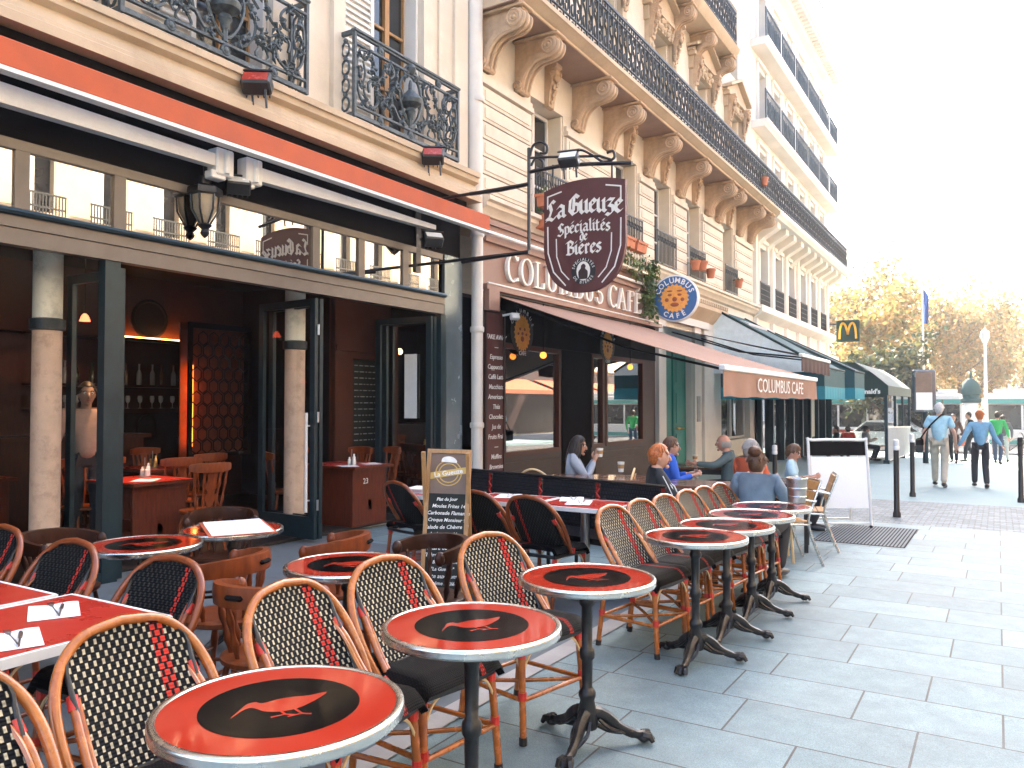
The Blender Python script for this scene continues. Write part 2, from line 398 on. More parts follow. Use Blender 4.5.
M['wood_table'] = mat('wood_table', (.16, .07, .035), .25, var=.3, sc=5, coat=.5, stretch=(1, 6, 6))
M['chalk_board'] = mat('chalk_board', (.014, .018, .016), .8, var=.4, sc=6)
M['chalk_brown'] = mat('chalk_brown', (.20, .14, .11), .8, var=.15, sc=6)
M['gold'] = mat('gold', (.62, .42, .12), .6, var=.1)
M['brass'] = mat('brass', (.75, .5, .2), .3, metal=1)
M['chalk'] = mat('chalk', (.85, .85, .82), .9, var=.1, sc=30)
M['terracotta'] = mat('terracotta', (.50, .17, .08), .75, var=.15, sc=8, bp=.15)
M['leaf'] = mat('leaf', (.06, .12, .025), .5, var=.5, sc=4)
M['leaf2'] = mat('leaf2', (.10, .13, .03), .5, var=.4, sc=4)
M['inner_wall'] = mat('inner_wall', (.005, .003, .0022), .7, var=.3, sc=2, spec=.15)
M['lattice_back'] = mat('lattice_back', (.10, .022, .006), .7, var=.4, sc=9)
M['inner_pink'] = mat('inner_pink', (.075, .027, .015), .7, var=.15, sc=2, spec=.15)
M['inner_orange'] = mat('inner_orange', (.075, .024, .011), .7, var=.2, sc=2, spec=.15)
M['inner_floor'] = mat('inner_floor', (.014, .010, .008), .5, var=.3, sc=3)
M['column_pink'] = mat('column_pink', (.62, .42, .30), .6, var=.1, sc=6, bp=.3, dirt=((.25, .13, .08), 9, .5))
M['column_white'] = mat('column_white', (.82, .78, .70), .6, var=.08, sc=5, dirt=((.13, .13, .10), 4, .6))  # white paint, lightened to stand in for a bright reflection
M['plaster'] = mat('plaster', (.66, .64, .60), .7, var=.06, sc=2)
M['render_grey'] = mat('render_grey', (.52, .53, .52), .7, var=.06, sc=2)
M['bark'] = mat('bark', (.13, .095, .065), .9, var=.4, sc=3, bp=.6)
M['bus_white'] = mat('bus_white', (.78, .80, .79), .3, var=.03, coat=.4)
M['bus_teal'] = mat('bus_teal', (.05, .35, .33), .35, var=.05, coat=.4)
M['car_silver'] = mat('car_silver', (.5, .53, .55), .25, metal=.5, var=.04, coat=.8)
M['tyre'] = mat('tyre', (.02, .02, .02), .85)
M['flag_blue'] = mat('flag_blue', (.02, .10, .38), .8, var=.1)
M['window_dark'] = mat('window_dark', (.02, .024, .027), .08, var=.3, sc=1.5, spec=.8)
M['curtain'] = mat('curtain', (.55, .5, .42), .9, var=.08, sc=6)
M['pane'] = glass('pane', .0, (.95, .97, .96), k=.06)
M['pane_mirror'] = glass('pane_mirror', .62, (.5, .5, .5), gl=(.66, .60, .54))
M['pane_shop'] = glass('pane_shop', .34, (.6, .6, .6))
M['clear'] = glass('clear', .04, (.93, .95, .95))
M['grey_plastic'] = mat('grey_plastic', (.3, .31, .31), .5)
M['tarmac'] = mat('tarmac', (.06, .06, .062), .85, var=.2, sc=3, bp=.4, bsc=120)
M['pavement_far'] = mat('pavement_far', (.21, .295, .31), .8, var=.08, sc=1.2, bp=.1, bsc=60)
M['kerb_stone'] = mat('kerb_stone', (.36, .34, .32), .8, var=.15, sc=4, bp=.3, bsc=60)
M['concrete'] = mat('concrete', (.12, .14, .15), .75, var=.14, sc=2.2, bp=.25, bsc=90, dirt=((.08, .075, .07), 3.5, .5))

def paving_mat():
    m, t, b = nodes('granite_slabs'); co = ocoord(t)
    wn = tex(t, 'ShaderNodeTexNoise', co, Scale=.6, Detail=1)
    br = tex(t, 'ShaderNodeTexBrick', co, Scale=1.0); br.offset = .43; br.offset_frequency = 2; br.squash = .8; br.squash_frequency = 3
    br.inputs['Brick Width'].default_value = .80; br.inputs['Row Height'].default_value = .47; br.inputs['Mortar Size'].default_value = .0055
    br.inputs['Mortar Smooth'].default_value = .2; br.inputs['Bias'].default_value = 0
    br.inputs['Color1'].default_value = (.150, .215, .228, 1); br.inputs['Color2'].default_value = (.205, .290, .305, 1); br.inputs['Mortar'].default_value = (.055, .047, .04, 1)
    g = tex(t, 'ShaderNodeTexNoise', co, Scale=170, Detail=3, Roughness=.7); sp = ramp(t, g.outputs[0], .35, .65)
    c = mixc(t, .5, br.outputs[0], mixc(t, sp, (.35, .35, .35), (1.5, 1.5, 1.5)), 'MULTIPLY')
    big = tex(t, 'ShaderNodeTexNoise', co, Scale=.9, Detail=5, Roughness=.65); c = mixc(t, mth(t, 'MULTIPLY', ramp(t, big.outputs[0], .42, .7), .45), c, (.13, .145, .15))
    md = tex(t, 'ShaderNodeTexNoise', co, Scale=7, Detail=6, Roughness=.75); c = mixc(t, .55, c, mixc(t, ramp(t, md.outputs[0], .32, .68), (.36, .37, .38), (.62, .62, .61)), 'OVERLAY')
    st = tex(t, 'ShaderNodeTexVoronoi', co, Scale=1.6); rd = tex(t, 'ShaderNodeTexNoise', co, Scale=20, Detail=2)
    spot = ramp(t, mth(t, 'ADD', st.outputs['Distance'], mth(t, 'MULTIPLY', rd.outputs[0], .03)), .060, .045)
    c = mixc(t, mth(t, 'MULTIPLY', spot, .55), c, (.08, .085, .09))
    t.links.new(c, b.inputs['Base Color']); b.inputs['Roughness'].default_value = .62
    h = mth(t, 'ADD', mth(t, 'MULTIPLY', br.outputs['Fac'], -1.6), mth(t, 'MULTIPLY', sp, .25)); bump(t, b, h, .5, .006)
    return m
M['paving'] = paving_mat()
def cobble_mat():
    m, t, b = nodes('cobbles'); co = ocoord(t)
    br = tex(t, 'ShaderNodeTexBrick', co, Scale=1.0); br.offset = .5
    br.inputs['Brick Width'].default_value = .15; br.inputs['Row Height'].default_value = .11; br.inputs['Mortar Size'].default_value = .009
    br.inputs['Mortar Smooth'].default_value = .6
    br.inputs['Color1'].default_value = (.10, .13, .145, 1); br.inputs['Color2'].default_value = (.19, .23, .25, 1); br.inputs['Mortar'].default_value = (.09, .08, .075, 1)
    n = tex(t, 'ShaderNodeTexNoise', co, Scale=25, Detail=3); c = mixc(t, .4, br.outputs[0], n.outputs[0], 'OVERLAY')
    t.links.new(c, b.inputs['Base Color']); b.inputs['Roughness'].default_value = .7
    bump(t, b, mth(t, 'MULTIPLY', br.outputs['Fac'], -1), .6, .015); return m
M['cobble'] = cobble_mat()
def weave_mat(name, nc, nr, cream, stripe=(.70, .80), dim=1.0, base=(.007, .0075, .009)):
    m, t, b = nodes(name); uv = t.nodes.new('ShaderNodeTexCoord').outputs['UV']
    sx = t.nodes.new('ShaderNodeSeparateXYZ'); t.links.new(uv, sx.inputs[0]); u, v = sx.outputs[0], sx.outputs[1]
    rv = mth(t, 'MULTIPLY', v, nr); row = mth(t, 'FLOOR', rv); fv = mth(t, 'FRACT', rv)
    cu = mth(t, 'ADD', mth(t, 'MULTIPLY', u, nc), mth(t, 'MULTIPLY', mth(t, 'MODULO', row, 2), .5)); fu = mth(t, 'FRACT', cu)
    du = mth(t, 'ABSOLUTE', mth(t, 'SUBTRACT', fu, .5)); dv = mth(t, 'ABSOLUTE', mth(t, 'SUBTRACT', fv, .5))
    mk = mth(t, 'MULTIPLY', ramp(t, du, .20, .13), ramp(t, dv, .44, .36))
    ins = mth(t, 'MULTIPLY', mth(t, 'GREATER_THAN', u, stripe[0]), mth(t, 'LESS_THAN', u, stripe[1]))
    mk2 = mth(t, 'MULTIPLY', ramp(t, du, .36, .28), ramp(t, dv, .46, .38))
    ins2 = mth(t, 'MULTIPLY', ins, mk2)
    nz = tex(t, 'ShaderNodeTexNoise', ocoord(t), Scale=35, Detail=2); w = ramp(t, nz.outputs[0], .25, .6)
    c = mixc(t, mth(t, 'MULTIPLY', mk, mth(t, 'ADD', mth(t, 'MULTIPLY', w, .5), .5)), base, cream)
    c = mixc(t, ins2, c, (.50, .040, .026)); t.links.new(c, b.inputs['Base Color'])
    b.inputs['Roughness'].default_value = .5; b.inputs['Specular IOR Level'].default_value = .06
    strand = mth(t, 'SINE', mth(t, 'MULTIPLY', rv, 6.283*2))
    h = mth(t, 'ADD', mth(t, 'MAXIMUM', mk, ins2), mth(t, 'MULTIPLY', strand, .22)); bump(t, b, h, .7, .004)
    return m
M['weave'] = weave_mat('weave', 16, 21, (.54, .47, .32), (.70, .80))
M['weave_shaded'] = weave_mat('weave_shaded', 16, 21, (.04, .038, .03), (.71, .78))  # same weave with dimmed dots: shade of the back rows painted in
M['weave_seat'] = weave_mat('weave_seat', 44, 44, (.016, .014, .012), (.70, .76), base=(.003, .003, .004))
M['weave_bench'] = weave_mat('weave_bench', 40, 14, (.05, .05, .06), (.95, 1.0))

# ------------------------------------------------------------------ ground
def sheet(name, x0, x1, y0, y1, dz, m, step=1.0, kind='structure'):
    b = MB(); n = max(1, int(round((y1-y0)/step)))
    b.grid(lambda u, v: (x0+(x1-x0)*u, y0+(y1-y0)*v, gz(y0+(y1-y0)*v)+dz), 1, n); b.uv = [(0, 0)]*len(b.uv)
    return tag(b.build(name, m, smooth=0), kind=kind)
def far_z(Y): return gz(min(Y, 60))
gb = MB()
ys = [-60, -20, 4, 12, 20, 42, 60, 400]
for a, c in zip(ys, ys[1:]): gb.add([(-300, a, far_z(a)-.16), (300, a, far_z(a)-.16), (300, c, far_z(c)-.16), (-300, c, far_z(c)-.16)], [(0, 1, 2, 3)])
tag(gb.build('ground', M['tarmac'], smooth=0), kind='structure')
def slab(name, x0, x1, y0, y1, m, top=0.0, h=.15):
    b = MB(); n = max(1, int(round((y1-y0)/2)))
    for i in range(n):
        a, c = y0+(y1-y0)*i/n, y0+(y1-y0)*(i+1)/n
        b.add([(x0, a, gz(a)+top), (x1, a, gz(a)+top), (x1, c, gz(c)+top), (x0, c, gz(c)+top)], [(0, 1, 2, 3)])
        for xx in (x0, x1): b.add([(xx, a, gz(a)+top-h), (xx, c, gz(c)+top-h), (xx, c, gz(c)+top), (xx, a, gz(a)+top)], [(0, 1, 2, 3)])
    b.add([(x0, y1, gz(y1)+top-h), (x1, y1, gz(y1)+top-h), (x1, y1, gz(y1)+top), (x0, y1, gz(y1)+top)], [(0, 1, 2, 3)])
    return tag(b.build(name, m, smooth=0), kind='structure')
slab('pavement', -6.95, 3.2, -12, 12.2, M['paving'])
slab('cobbled_road', -6.95, 3.2, 12.2, 15.6, M['cobble'])
slab('pavement', -6.95, 3.2, 15.6, 41, M['pavement_far'])
slab('kerb', 3.2, 3.5, -12, 41, M['kerb_stone'], -.004)
slab('pavement', 9.5, 14, -25, 45, M['pavement_far'])
sheet('terrace_floor', -6.9, -2.42, -6, 6.9, .004, M['concrete'])
sheet('terrace_kerb', -2.42, -2.28, -6, 6.9, .008, M['kerb_stone'])

# ------------------------------------------------------------------ buildings
def wall(mb, X, y0, y1, z0, z1, ops, depth=.3, mi=0, rmi=None, sgn=1):
    rmi = mi if rmi is None else rmi
    ys = sorted({y0, y1, *[c for o in ops for c in o[:2]]}); zs = sorted({z0, z1, *[c for o in ops for c in o[2:4]]})
    for a, c in zip(ys, ys[1:]):
        for e, g in zip(zs, zs[1:]):
            my, mz = (a+c)/2, (e+g)/2
            if any(o[0] < my < o[1] and o[2] < mz < o[3] for o in ops): continue
            q = [(X, a, e), (X, c, e), (X, c, g), (X, a, g)]; mb.add(q if sgn > 0 else q[::-1], [(0, 1, 2, 3)], mi)
    B = X-depth*sgn
    for (a, c, e, g) in [o[:4] for o in ops]:
        for q in ([(X,a,e),(X,a,g),(B,a,g),(B,a,e)], [(X,c,g),(X,c,e),(B,c,e),(B,c,g)], [(X,a,g),(X,c,g),(B,c,g),(B,a,g)], [(X,c,e),(X,a,e),(B,a,e),(B,c,e)]):
            mb.add(q if sgn > 0 else q[::-1], [(0, 1, 2, 3)], rmi)
def molding(mb, prof, y0, y1, mi=0):    # profile points (x, z) extruded along the street
    mb.prism([(x, z) for x, z in prof], Matrix(((1,0,0,0),(0,0,1,y0),(0,1,0,0),(0,0,0,1))), y1-y0, mi)
def louvre(mb, X, y0, y1, z0, z1, mi=0, t=.045, axis='Y', slot_mi=None):   # louvred shutter leaf, built flat in Y-Z at X (or in X-Z at Y=X)
    def bx(a, b, c, d, e, f): mb.box(a, b, c, d, e, f, mi) if axis == 'Y' else mb.box(c, d, a, b, e, f, mi)
    w = .055
    bx(X-t, X, y0, y0+w, z0, z1); bx(X-t, X, y1-w, y1, z0, z1)
    zm = (z0+z1)/2
    for a in (z0, zm-w/2, z1-w): bx(X-t, X, y0+w, y1-w, a, a+w)
    for a, b in ((z0+w, zm-w/2), (zm+w/2, z1-w)):
        n = max(3, int((b-a)/.075)); st = (b-a)/n
        for i in range(n):
            z = a+i*st; v = [(X-t*.9, z+st*.55), (X-t*.15, z+st*.05), (X-t*.15, z+st*.35), (X-t*.9, z+st*.85)]
            P = [(x, y0+w, zz) for x, zz in v]+[(x, y1-w, zz) for x, zz in v]
            if axis != 'Y': P = [(y, x, zz) for x, y, zz in P]
            mb.add(P, [(0,1,2,3),(7,6,5,4),(0,4,5,1),(1,5,6,2),(2,6,7,3),(3,7,4,0)], mi)
        bx(X-t, X-t+.004, y0+w, y1-w, a, b)
def window(parent, X, y0, y1, z0, z1, frame_m, bars=2, pane_m=None, sgn=1, cross=True):
    f = MB(); w = .06; t = .05*sgn
    f.box(X, X+t, y0, y1, z1-w, z1); f.box(X, X+t, y0, y1, z0, z0+w)
    f.box(X, X+t, y0, y0+w, z0+w, z1-w); f.box(X, X+t, y1-w, y1, z0+w, z1-w)
    ym = (y0+y1)/2; f.box(X, X+t*1.2, ym-w*.7, ym+w*.7, z0+w, z1-w)
    if cross:
        for k in range(1, bars+1):
            zz = z0+(z1-z0)*k/(bars+1)
            for a, c in ((y0+w, ym-w*.7), (ym+w*.7, y1-w)): f.box(X+t*.2, X+t*.9, a, c, zz-.018, zz+.018)
    o = f.build('window', frame_m, parent)
    p = MB(); p.box(X-.02*sgn, X+.008*sgn, y0+.01, y1-.01, z0+.01, z1-.01); p.build('pane', pane_m or M['window_dark'], o, smooth=0)
    return o
# ------------------------------------------------------------------ cafe building on the left
B1 = thing('cafe_building', 'cream stone building with dark metal cafe front and orange rolled awning below shutters', 'building', (FX, 3, 0))
def sub(name, mb, m, parent, smooth=35, label=None):    # geometry given in world coordinates under a located thing
    for i, v in enumerate(mb.v): mb.v[i] = (v[0]-parent.location[0], v[1]-parent.location[1], v[2]-parent.location[2])
    return mb.build(name, m, parent, smooth, label)
class WorldChild:                                      # lets window() work in world coordinates below a located thing
    pass
def win(parent, X, y0, y1, z0, z1, fm, **k):
    l = parent.location; return window(parent, X-l[0], y0-l[1], y1-l[1], z0-l[2], z1-l[2], fm, **k)
w1 = MB(); ops = [(c-.65, c+.85, 4.86, 7.3) for c in (-.15, 2.35, 4.9, 7.5)]
wall(w1, FX, -4, 9.42, 4.4, 13, ops, .34)
w1.box(-18, FX-.5, -4, 9.42, 4.0, 13); 
for c in (-.15, 2.35, 4.9, 7.5):                       # moulded window surrounds
    for a, b in ((c-.84, c-.652), (c+.852, c+1.04)): w1.box(FX, FX+.07, a, b, 4.86, 7.5)
for y in (1.1, 3.72, 6.28, 8.86):                      # flat pilaster strips between the windows
    w1.box(FX, FX+.035, y-.12, y+.12, 4.9, 13)
w1.box(FX, FX+.05, 9.1, 9.42, 4.9, 13)
sub('wall', w1, M['stone_pale'], B1, 0)
cm = MB(); molding(cm, [(FX, 4.44), (-6.28, 4.44), (-6.28, 4.52), (-6.31, 4.54), (-6.31, 4.57), (-6.36, 4.60), (-6.40, 4.70), (-6.33, 4.73), (-6.33, 4.80), (-6.30, 4.80), (-6.30, 4.87), (FX, 4.9)], -4, 9.38)
sub('cornice', cm, M['stone'], B1, 30)
for c in (-.15, 2.35, 4.9, 7.5):
    s = MB(); louvre(s, FX-.08, c-.64, c+.02, 4.9, 7.28); sub('shutter', s, M['shutter'], B1, 0)
    s = MB(); louvre(s, c+.845, FX-.32, FX-.03, 4.9, 7.28, axis='X'); sub('shutter', s, M['shutter'], B1, 0)
    win(B1, FX-.28, c+.03, c+.84, 4.9, 7.28, M['wood_oak'], pane_m=M['window_dark'])
# decorated balcony railings
def railing_mb():
    m = MB(); L = 2.28; Hh = 1.02                     # local: x along the railing, y towards the street, z up
    def P(x, z, y=0): return (x, y, z)
    for z, h in ((.03, .045), (.14, .025), (.87, .025), (1.0, .05)): m.box(0, L, -.02, .02, z-h/2, z+h/2)
    m.cbox(-.03, L+.03, -.04, .04, 1.0, 1.035, .008)
    for x in (0, L): m.box(x-.02, x+.02, -.022, .022, 0, 1.0)
    def mir(pts, r, y=0, n=5):
        for s in (0, 1): m.tube([P(x if not s else L-x, z, y) for x, z in pts], r, n)
    c2 = lambda pts, n=5: [(p.x, p.y) for p in crv(pts, n)]
    mir(c2([(.10, .82), (.04, .6), (.08, .3), (.24, .18), (.42, .24), (.46, .42), (.36, .52), (.26, .46), (.28, .36)]), .019)
    mir(c2([(.10, .82), (.26, .84), (.38, .74), (.36, .62), (.26, .6)]), .017)
    mir(c2([(.46, .42), (.62, .30), (.76, .34), (.88, .22), (1.02, .18)]), .021)
    mir(c2([(.36, .52), (.54, .62), (.60, .80), (.72, .84), (.78, .74), (.70, .66)]), .017)
    mir(c2([(.62, .30), (.56, .2), (.64, .15), (.74, .18), (.70, .26)]), .015)
    mir(c2([(.76, .34), (.74, .5), (.84, .66), (.86, .82)]), .018)
    mir(c2([(.84, .66), (.94, .60), (.96, .50), (.90, .46)]), .015)
    mir(c2([(1.14, .84), (.98, .78), (.90, .58), (.96, .38), (1.06, .24), (1.14, .2)]), .02)
    mir(c2([(1.14, .96), (1.04, .92), (1.0, .84), (1.06, .80), (1.1, .85)]), .018)
    mir(c2([(.16, .7), (.2, .56), (.16, .42), (.2, .3)]), .014)
    rnd = random.Random(3)
    for (x, z) in [(.36,.5),(.42,.44),(.48,.4),(.55,.35),(.62,.31),(.7,.33),(.56,.64),(.6,.74),(.75,.5),(.8,.6),(.3,.2),(.2,.2),(.1,.4),(.08,.55),(.12,.75),(.9,.3),(.96,.22),(1.0,.82),(.84,.78),(.5,.28),(.68,.8),(.27,.8),(.34,.68),(.66,.42),(.44,.54)]:
        for s in (0, 1):
            xx = L-x if s else x
            for k in range(5):
                a = rnd.uniform(0, 6.28); d = rnd.uniform(.06, .12)
                m.tube([P(xx, z, 0), P(xx+d*.6*math.cos(a), z+d*.6*math.sin(a), .02), P(xx+d*math.cos(a+.5), z+d*math.sin(a+.5), .004)], [.014, .026, .004], 5, flat=.6)
            m.sphere(P(xx, z, .008), .024, 6, 4)
    for x, z in ((.5, .075), (.5, .935), (1.78, .075), (1.78, .935), (1.14, .075)):   # rosettes on the rails
        m.lathe([(.06, -.012), (.06, .012), (.045, .02), (.03, .014), (.018, .026), (.001, .026)], 12, (0, 0, 0)) if False else None
        old = m.M; m.M = T(x, .02, z) @ RX(-90); m.lathe([(.058, -.03), (.058, .0), (.046, .010), (.034, .004), (.02, .016), (.002, .018)], 12); m.M = old
    # hanging urn in the middle
    m.lathe([(.01, .30), (.04, .28), (.05, .34), (.075, .38), (.06, .42), (.15, .47), (.165, .52), (.12, .58), (.07, .62), (.03, .66), (.03, .72), (.015, .78)], 10, (1.14, 0, 0))
    m.tube([P(1.14, .16), P(1.14, .3)], .03, 6)
    m.lathe([(.02, .84), (.06, .87), (.08, .93), (.05, .98)], 8, (1.14, 0, 0))
    return m
rail = railing_mb().mesh('balcony_railing', M['iron_worn_haze'], 40)
def side_mb():
    m = MB(); d = .26
    for z, h in ((.03, .045), (1.0, .05)): m.box(-.02, .02, -d, -.02, z-h/2, z+h/2)
    m.box(-.02, .02, -d, -d+.04, 0, 1.03)
    for k in range(4):
        z = .17+k*.215; m.tube([(0, -.14+.06*math.cos(a*math.pi/5), z+.085*math.sin(a*math.pi/5)) for a in range(10)], .014, 5, closed=True)
        m.sphere((0, -.14, z+.107), .03, 6, 4)
    return m
side = side_mb().mesh('balcony_railing', M['iron_worn_haze'], 40)
for y0, Lr in ((-.92, 2.2), (1.5, 2.2), (3.93, 2.12), (6.80, 2.06)):
    for me, yy in ((rail, y0), (side, y0), (side, y0+Lr)):
        # railing x axis -> street axis, y axis -> towards the street
        put('balcony_railing', me, B1, T(.26, yy-3, 4.90) @ (Matrix(((0,1,0,0),(Lr/2.28,0,0,0),(0,0,1,0),(0,0,0,1))) if me is rail else RZ(-90)))
# dark recess, awning cassette and shop front
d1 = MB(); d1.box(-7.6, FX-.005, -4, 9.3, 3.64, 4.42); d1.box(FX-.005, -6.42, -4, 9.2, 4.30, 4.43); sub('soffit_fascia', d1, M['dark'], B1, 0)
tf = MB(); X0, X1 = FX-.06, FX+.03
tf.box(X0, X1, -4, 8.84, 3.56, 3.64); tf.box(X0, X1+.02, -4, 8.84, 2.80, 2.93); tf.box(X0, X1+.035, -4, 8.84, 2.935, 3.04)
for y in (-2.6, -.6, 1.3, 3.27, 4.09, 6.45, 7.2, 8.04): tf.box(X0+.005, X1-.005, y-.055, y+.055, 3.04, 3.56)
sub('transom_frame', tf, M['frame_light'], B1, 0)
tb = MB(); tb.tube([(X1+.05, -4, 3.055), (X1+.05, 8.84, 3.055)], .03, 8); sub('transom_rail', tb, M['frame'], B1)
edges = [-4, -2.6, -.6, 1.3, 3.27, 4.09, 6.45, 7.2, 8.04, 8.84]
for a, b in zip(edges, edges[1:]):
    if b < 1.2: continue
    p = MB(); p.box(FX-.012, FX-.002, a+.056, b-.056, 3.04, 3.56); sub('transom_window', p, M['pane_mirror'], B1, 0)
fr = MB()
for a, b in ((3.96, 4.10), (8.80, 8.92), (.9, 1.0)): fr = MB(); fr.box(FX-.07, FX+.03, a, b, 0, 2.8); sub('door_post', fr, M['frame'], B1, 0)
fr = MB(); fr.box(FX-.07, FX+.03, -4, 3.955, 0, .1); sub('threshold', fr, M['frame'], B1, 0)
p = MB(); p.add([(FX-.03, 1.0, .1), (FX-.03, 3.96, .1), (FX-.03, 3.96, 2.8), (FX-.03, 1.0, 2.8)], [(0, 1, 2, 3)]); sub('fixed_window', p, M['pane'], B1, 0)
pn = MB(); pn.cbox(FX-.06, FX-.002, 8.93, 9.36, 0, 3.66, .006); sub('pilaster_panel', pn, M['panel_grey'], B1)
lm = MB(); lm.box(-6.55, FX+.2, 9.365, 9.40, 2.5, 4.42)
def leaf(X, Y, ang, w, handle=True, shade=False):           # a folded glazed door leaf, hinged at X, Y
    f = MB(); h = 2.76; b = .085; t = .045
    f.box(0, w, -t/2, t/2, .01, .26); f.box(0, w, -t/2, t/2, h-b, h); f.box(0, b, -t/2, t/2, .26, h-b); f.box(w-b, w, -t/2, t/2, .26, h-b)
    o = f.build('folding_door', M['frame'], B1, 0); o.matrix_local = T(X-FX, Y-3, 0) @ RZ(ang)
    g = MB(); g.add([(b-.01, 0, .25), (w-b+.01, 0, .25), (w-b+.01, 0, h-b+.01), (b-.01, 0, h-b+.01)], [(0, 1, 2, 3)]); g.build('pane', M['pane_shop'] if shade else M['pane'], o, 0)
    if handle:
        k = MB(); k.tube([(w*.08, .07, .32), (w*.08, .07, 1.45)], .017, 8)
        for z in (.45, 1.3): k.tube([(w*.08, .075, z), (w*.08, t/2-.002, z)], .01, 6)
        k.build('handle', M['white'], o)
        hb = MB()
        for z in (.4, 1.4, 2.4): hb.tube([(-.012, -.02, z-.06), (-.012, -.02, z+.06)], .013, 6)
        hb.build('hinge', M['steel'], o)
    return o
leaf(FX-.03, 4.16, 180, .85, handle=False)
leaf(FX-.02, 6.50, 176, 1.02)
leaf(FX-.02, 6.58, 172, 1.02, handle=False)
fl = leaf(FX-.02, 8.74, 180, .95, handle=False, shade=True)
leaf(FX-.02, 8.66, 184, .95, handle=False)
pm = MB(); pm.box(.30, .52, .030, .034, 1.35, 2.25); pm.build('paper_menu', M['paper'], fl, 0)

def point(name, loc, e, col, r=.06):
    l = bpy.data.lights.new(name, 'POINT'); l.energy = e; l.color = col; l.shadow_soft_size = r
    o = bpy.data.objects.new(name, l); COL.objects.link(o); o.location = loc; return o
# interior of the cafe
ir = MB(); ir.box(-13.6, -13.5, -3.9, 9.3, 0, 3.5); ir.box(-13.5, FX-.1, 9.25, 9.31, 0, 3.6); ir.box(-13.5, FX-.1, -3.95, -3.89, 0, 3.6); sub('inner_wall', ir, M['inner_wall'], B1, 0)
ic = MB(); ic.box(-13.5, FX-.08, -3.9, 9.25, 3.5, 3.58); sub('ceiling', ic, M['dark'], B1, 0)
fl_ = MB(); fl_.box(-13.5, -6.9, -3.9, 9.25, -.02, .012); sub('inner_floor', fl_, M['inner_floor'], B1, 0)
for y in (.9, 3.81, 6.72):
    c = MB(); c.lathe([(.15, 0), (.15, .1), (.122, .14), (.120, 2.2)], 20, (-7.2, y, 0)); sub('column', c, M['column_pink'], B1)
    c = MB(); c.lathe([(.12, 2.2), (.145, 2.21), (.145, 2.30), (.12, 2.31)], 20, (-7.2, y, 0)); sub('column_band', c, M['iron'], B1)
    c = MB(); c.lathe([(.12, 2.31), (.12, 3.5)], 20, (-7.2, y, 0)); sub('column_top', c, M['column_white'], B1)
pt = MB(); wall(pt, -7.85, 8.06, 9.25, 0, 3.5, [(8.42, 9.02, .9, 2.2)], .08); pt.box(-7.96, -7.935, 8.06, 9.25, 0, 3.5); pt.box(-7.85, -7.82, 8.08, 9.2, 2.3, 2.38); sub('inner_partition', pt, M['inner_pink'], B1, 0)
bb = MB(); bb.box(-7.93, -7.88, 8.43, 9.01, .91, 2.19); sub('menu_blackboard', bb, M['chalk_board'], B1, 0)
rn = random.Random(5); cb = MB()
for k in range(13):
    z = 2.1-k*.09; y = 8.48
    while y < 8.92:
        l = rn.uniform(.03, .1); cb.box(-7.879, -7.877, y, min(y+l, 8.96), z, z+.014); y += l+.03
sub('chalk_lines', cb, M['grey_plastic'], B1, 0)
lt = MB()                                             # carved lattice screen lit from behind
for k in range(10):
    for j in range(5):
        cy, cz = 7.14+j*.18+(.1 if k % 2 else 0), .95+k*.17
        lt.tube([(-9.6, cy+.085*math.cos(a*math.pi/3+.52), cz+.1*math.sin(a*math.pi/3+.52)) for a in range(6)], .012, 4, closed=True)
lt.box(-9.62, -9.58, 7.0, 7.06, .8, 2.7); lt.box(-9.62, -9.58, 8.02, 8.08, .8, 2.7); lt.box(-9.62, -9.58, 7.06, 8.02, .8, .86); lt.box(-9.62, -9.58, 7.06, 8.02, 2.62, 2.7)
sub('lattice_screen', lt, M['inner_wall'], B1)
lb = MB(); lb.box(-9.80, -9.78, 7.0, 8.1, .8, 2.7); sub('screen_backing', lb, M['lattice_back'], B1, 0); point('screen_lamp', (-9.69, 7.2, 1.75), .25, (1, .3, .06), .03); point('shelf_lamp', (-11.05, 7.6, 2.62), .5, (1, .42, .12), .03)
ls = MB(); ls.box(-9.70, -9.68, 7.08, 7.14, .95, 2.1); sub('strip_light', ls, glow('strip_glow', (1, .18, .02), 2.2), B1, 0)
bar = MB(); bar.box(-10.6, -10.0, 3.2, 6.6, 0, 1.1); bar.box(-10.65, -9.9, 3.15, 6.65, 1.1, 1.15); sub('bar_counter', bar, M['wood_dark'], B1, 0)
sh = MB()
for z in (1.45, 1.8, 2.5): sh.box(-11.2, -10.9, 5.6, 8.6, z, z+.035)
sh.box(-11.3, -11.2, 5.0, 9.25, 0, 2.5); pb = MB(); pb.box(-11.3, -11.21, 5.0, 9.25, 2.54, 3.5); sub('wall_glow', pb, M['inner_pink'], B1, 0)  # upper wall made paler: the shelf's glow is put into its colour
sub('bar_shelf', sh, M['wood_dark'], B1, 0)
sl = MB(); sl.box(-11.15, -11.12, 6.9, 8.2, 2.545, 2.57); sub('shelf_light', sl, glow('shelf_glow', (1, .30, .05), 5), B1, 0)
rnd = random.Random(11); bots = []
bm = []
for kcol, (col, al) in enumerate([((.02, .05, .02), 0), ((.12, .05, .015), 0), ((.3, .3, .28), 0)]):
    m = MB(); m.lathe([(.036, 0), (.038, .02), (.038, .17), (.03, .2), (.013, .235), (.013, .30), (.016, .305), (.016, .32)], 9); bm.append(m.mesh('bottle', mat('bottle_glass%d' % kcol, col, .12, coat=.5)))
gm = MB(); gm.lathe([(.028, 0), (.028, .005), (.005, .01), (.005, .07), (.03, .1), (.036, .15), (.03, .19)], 9); gmesh = gm.mesh('glass', mat('glassware', (.42, .4, .36), .1, coat=.6))
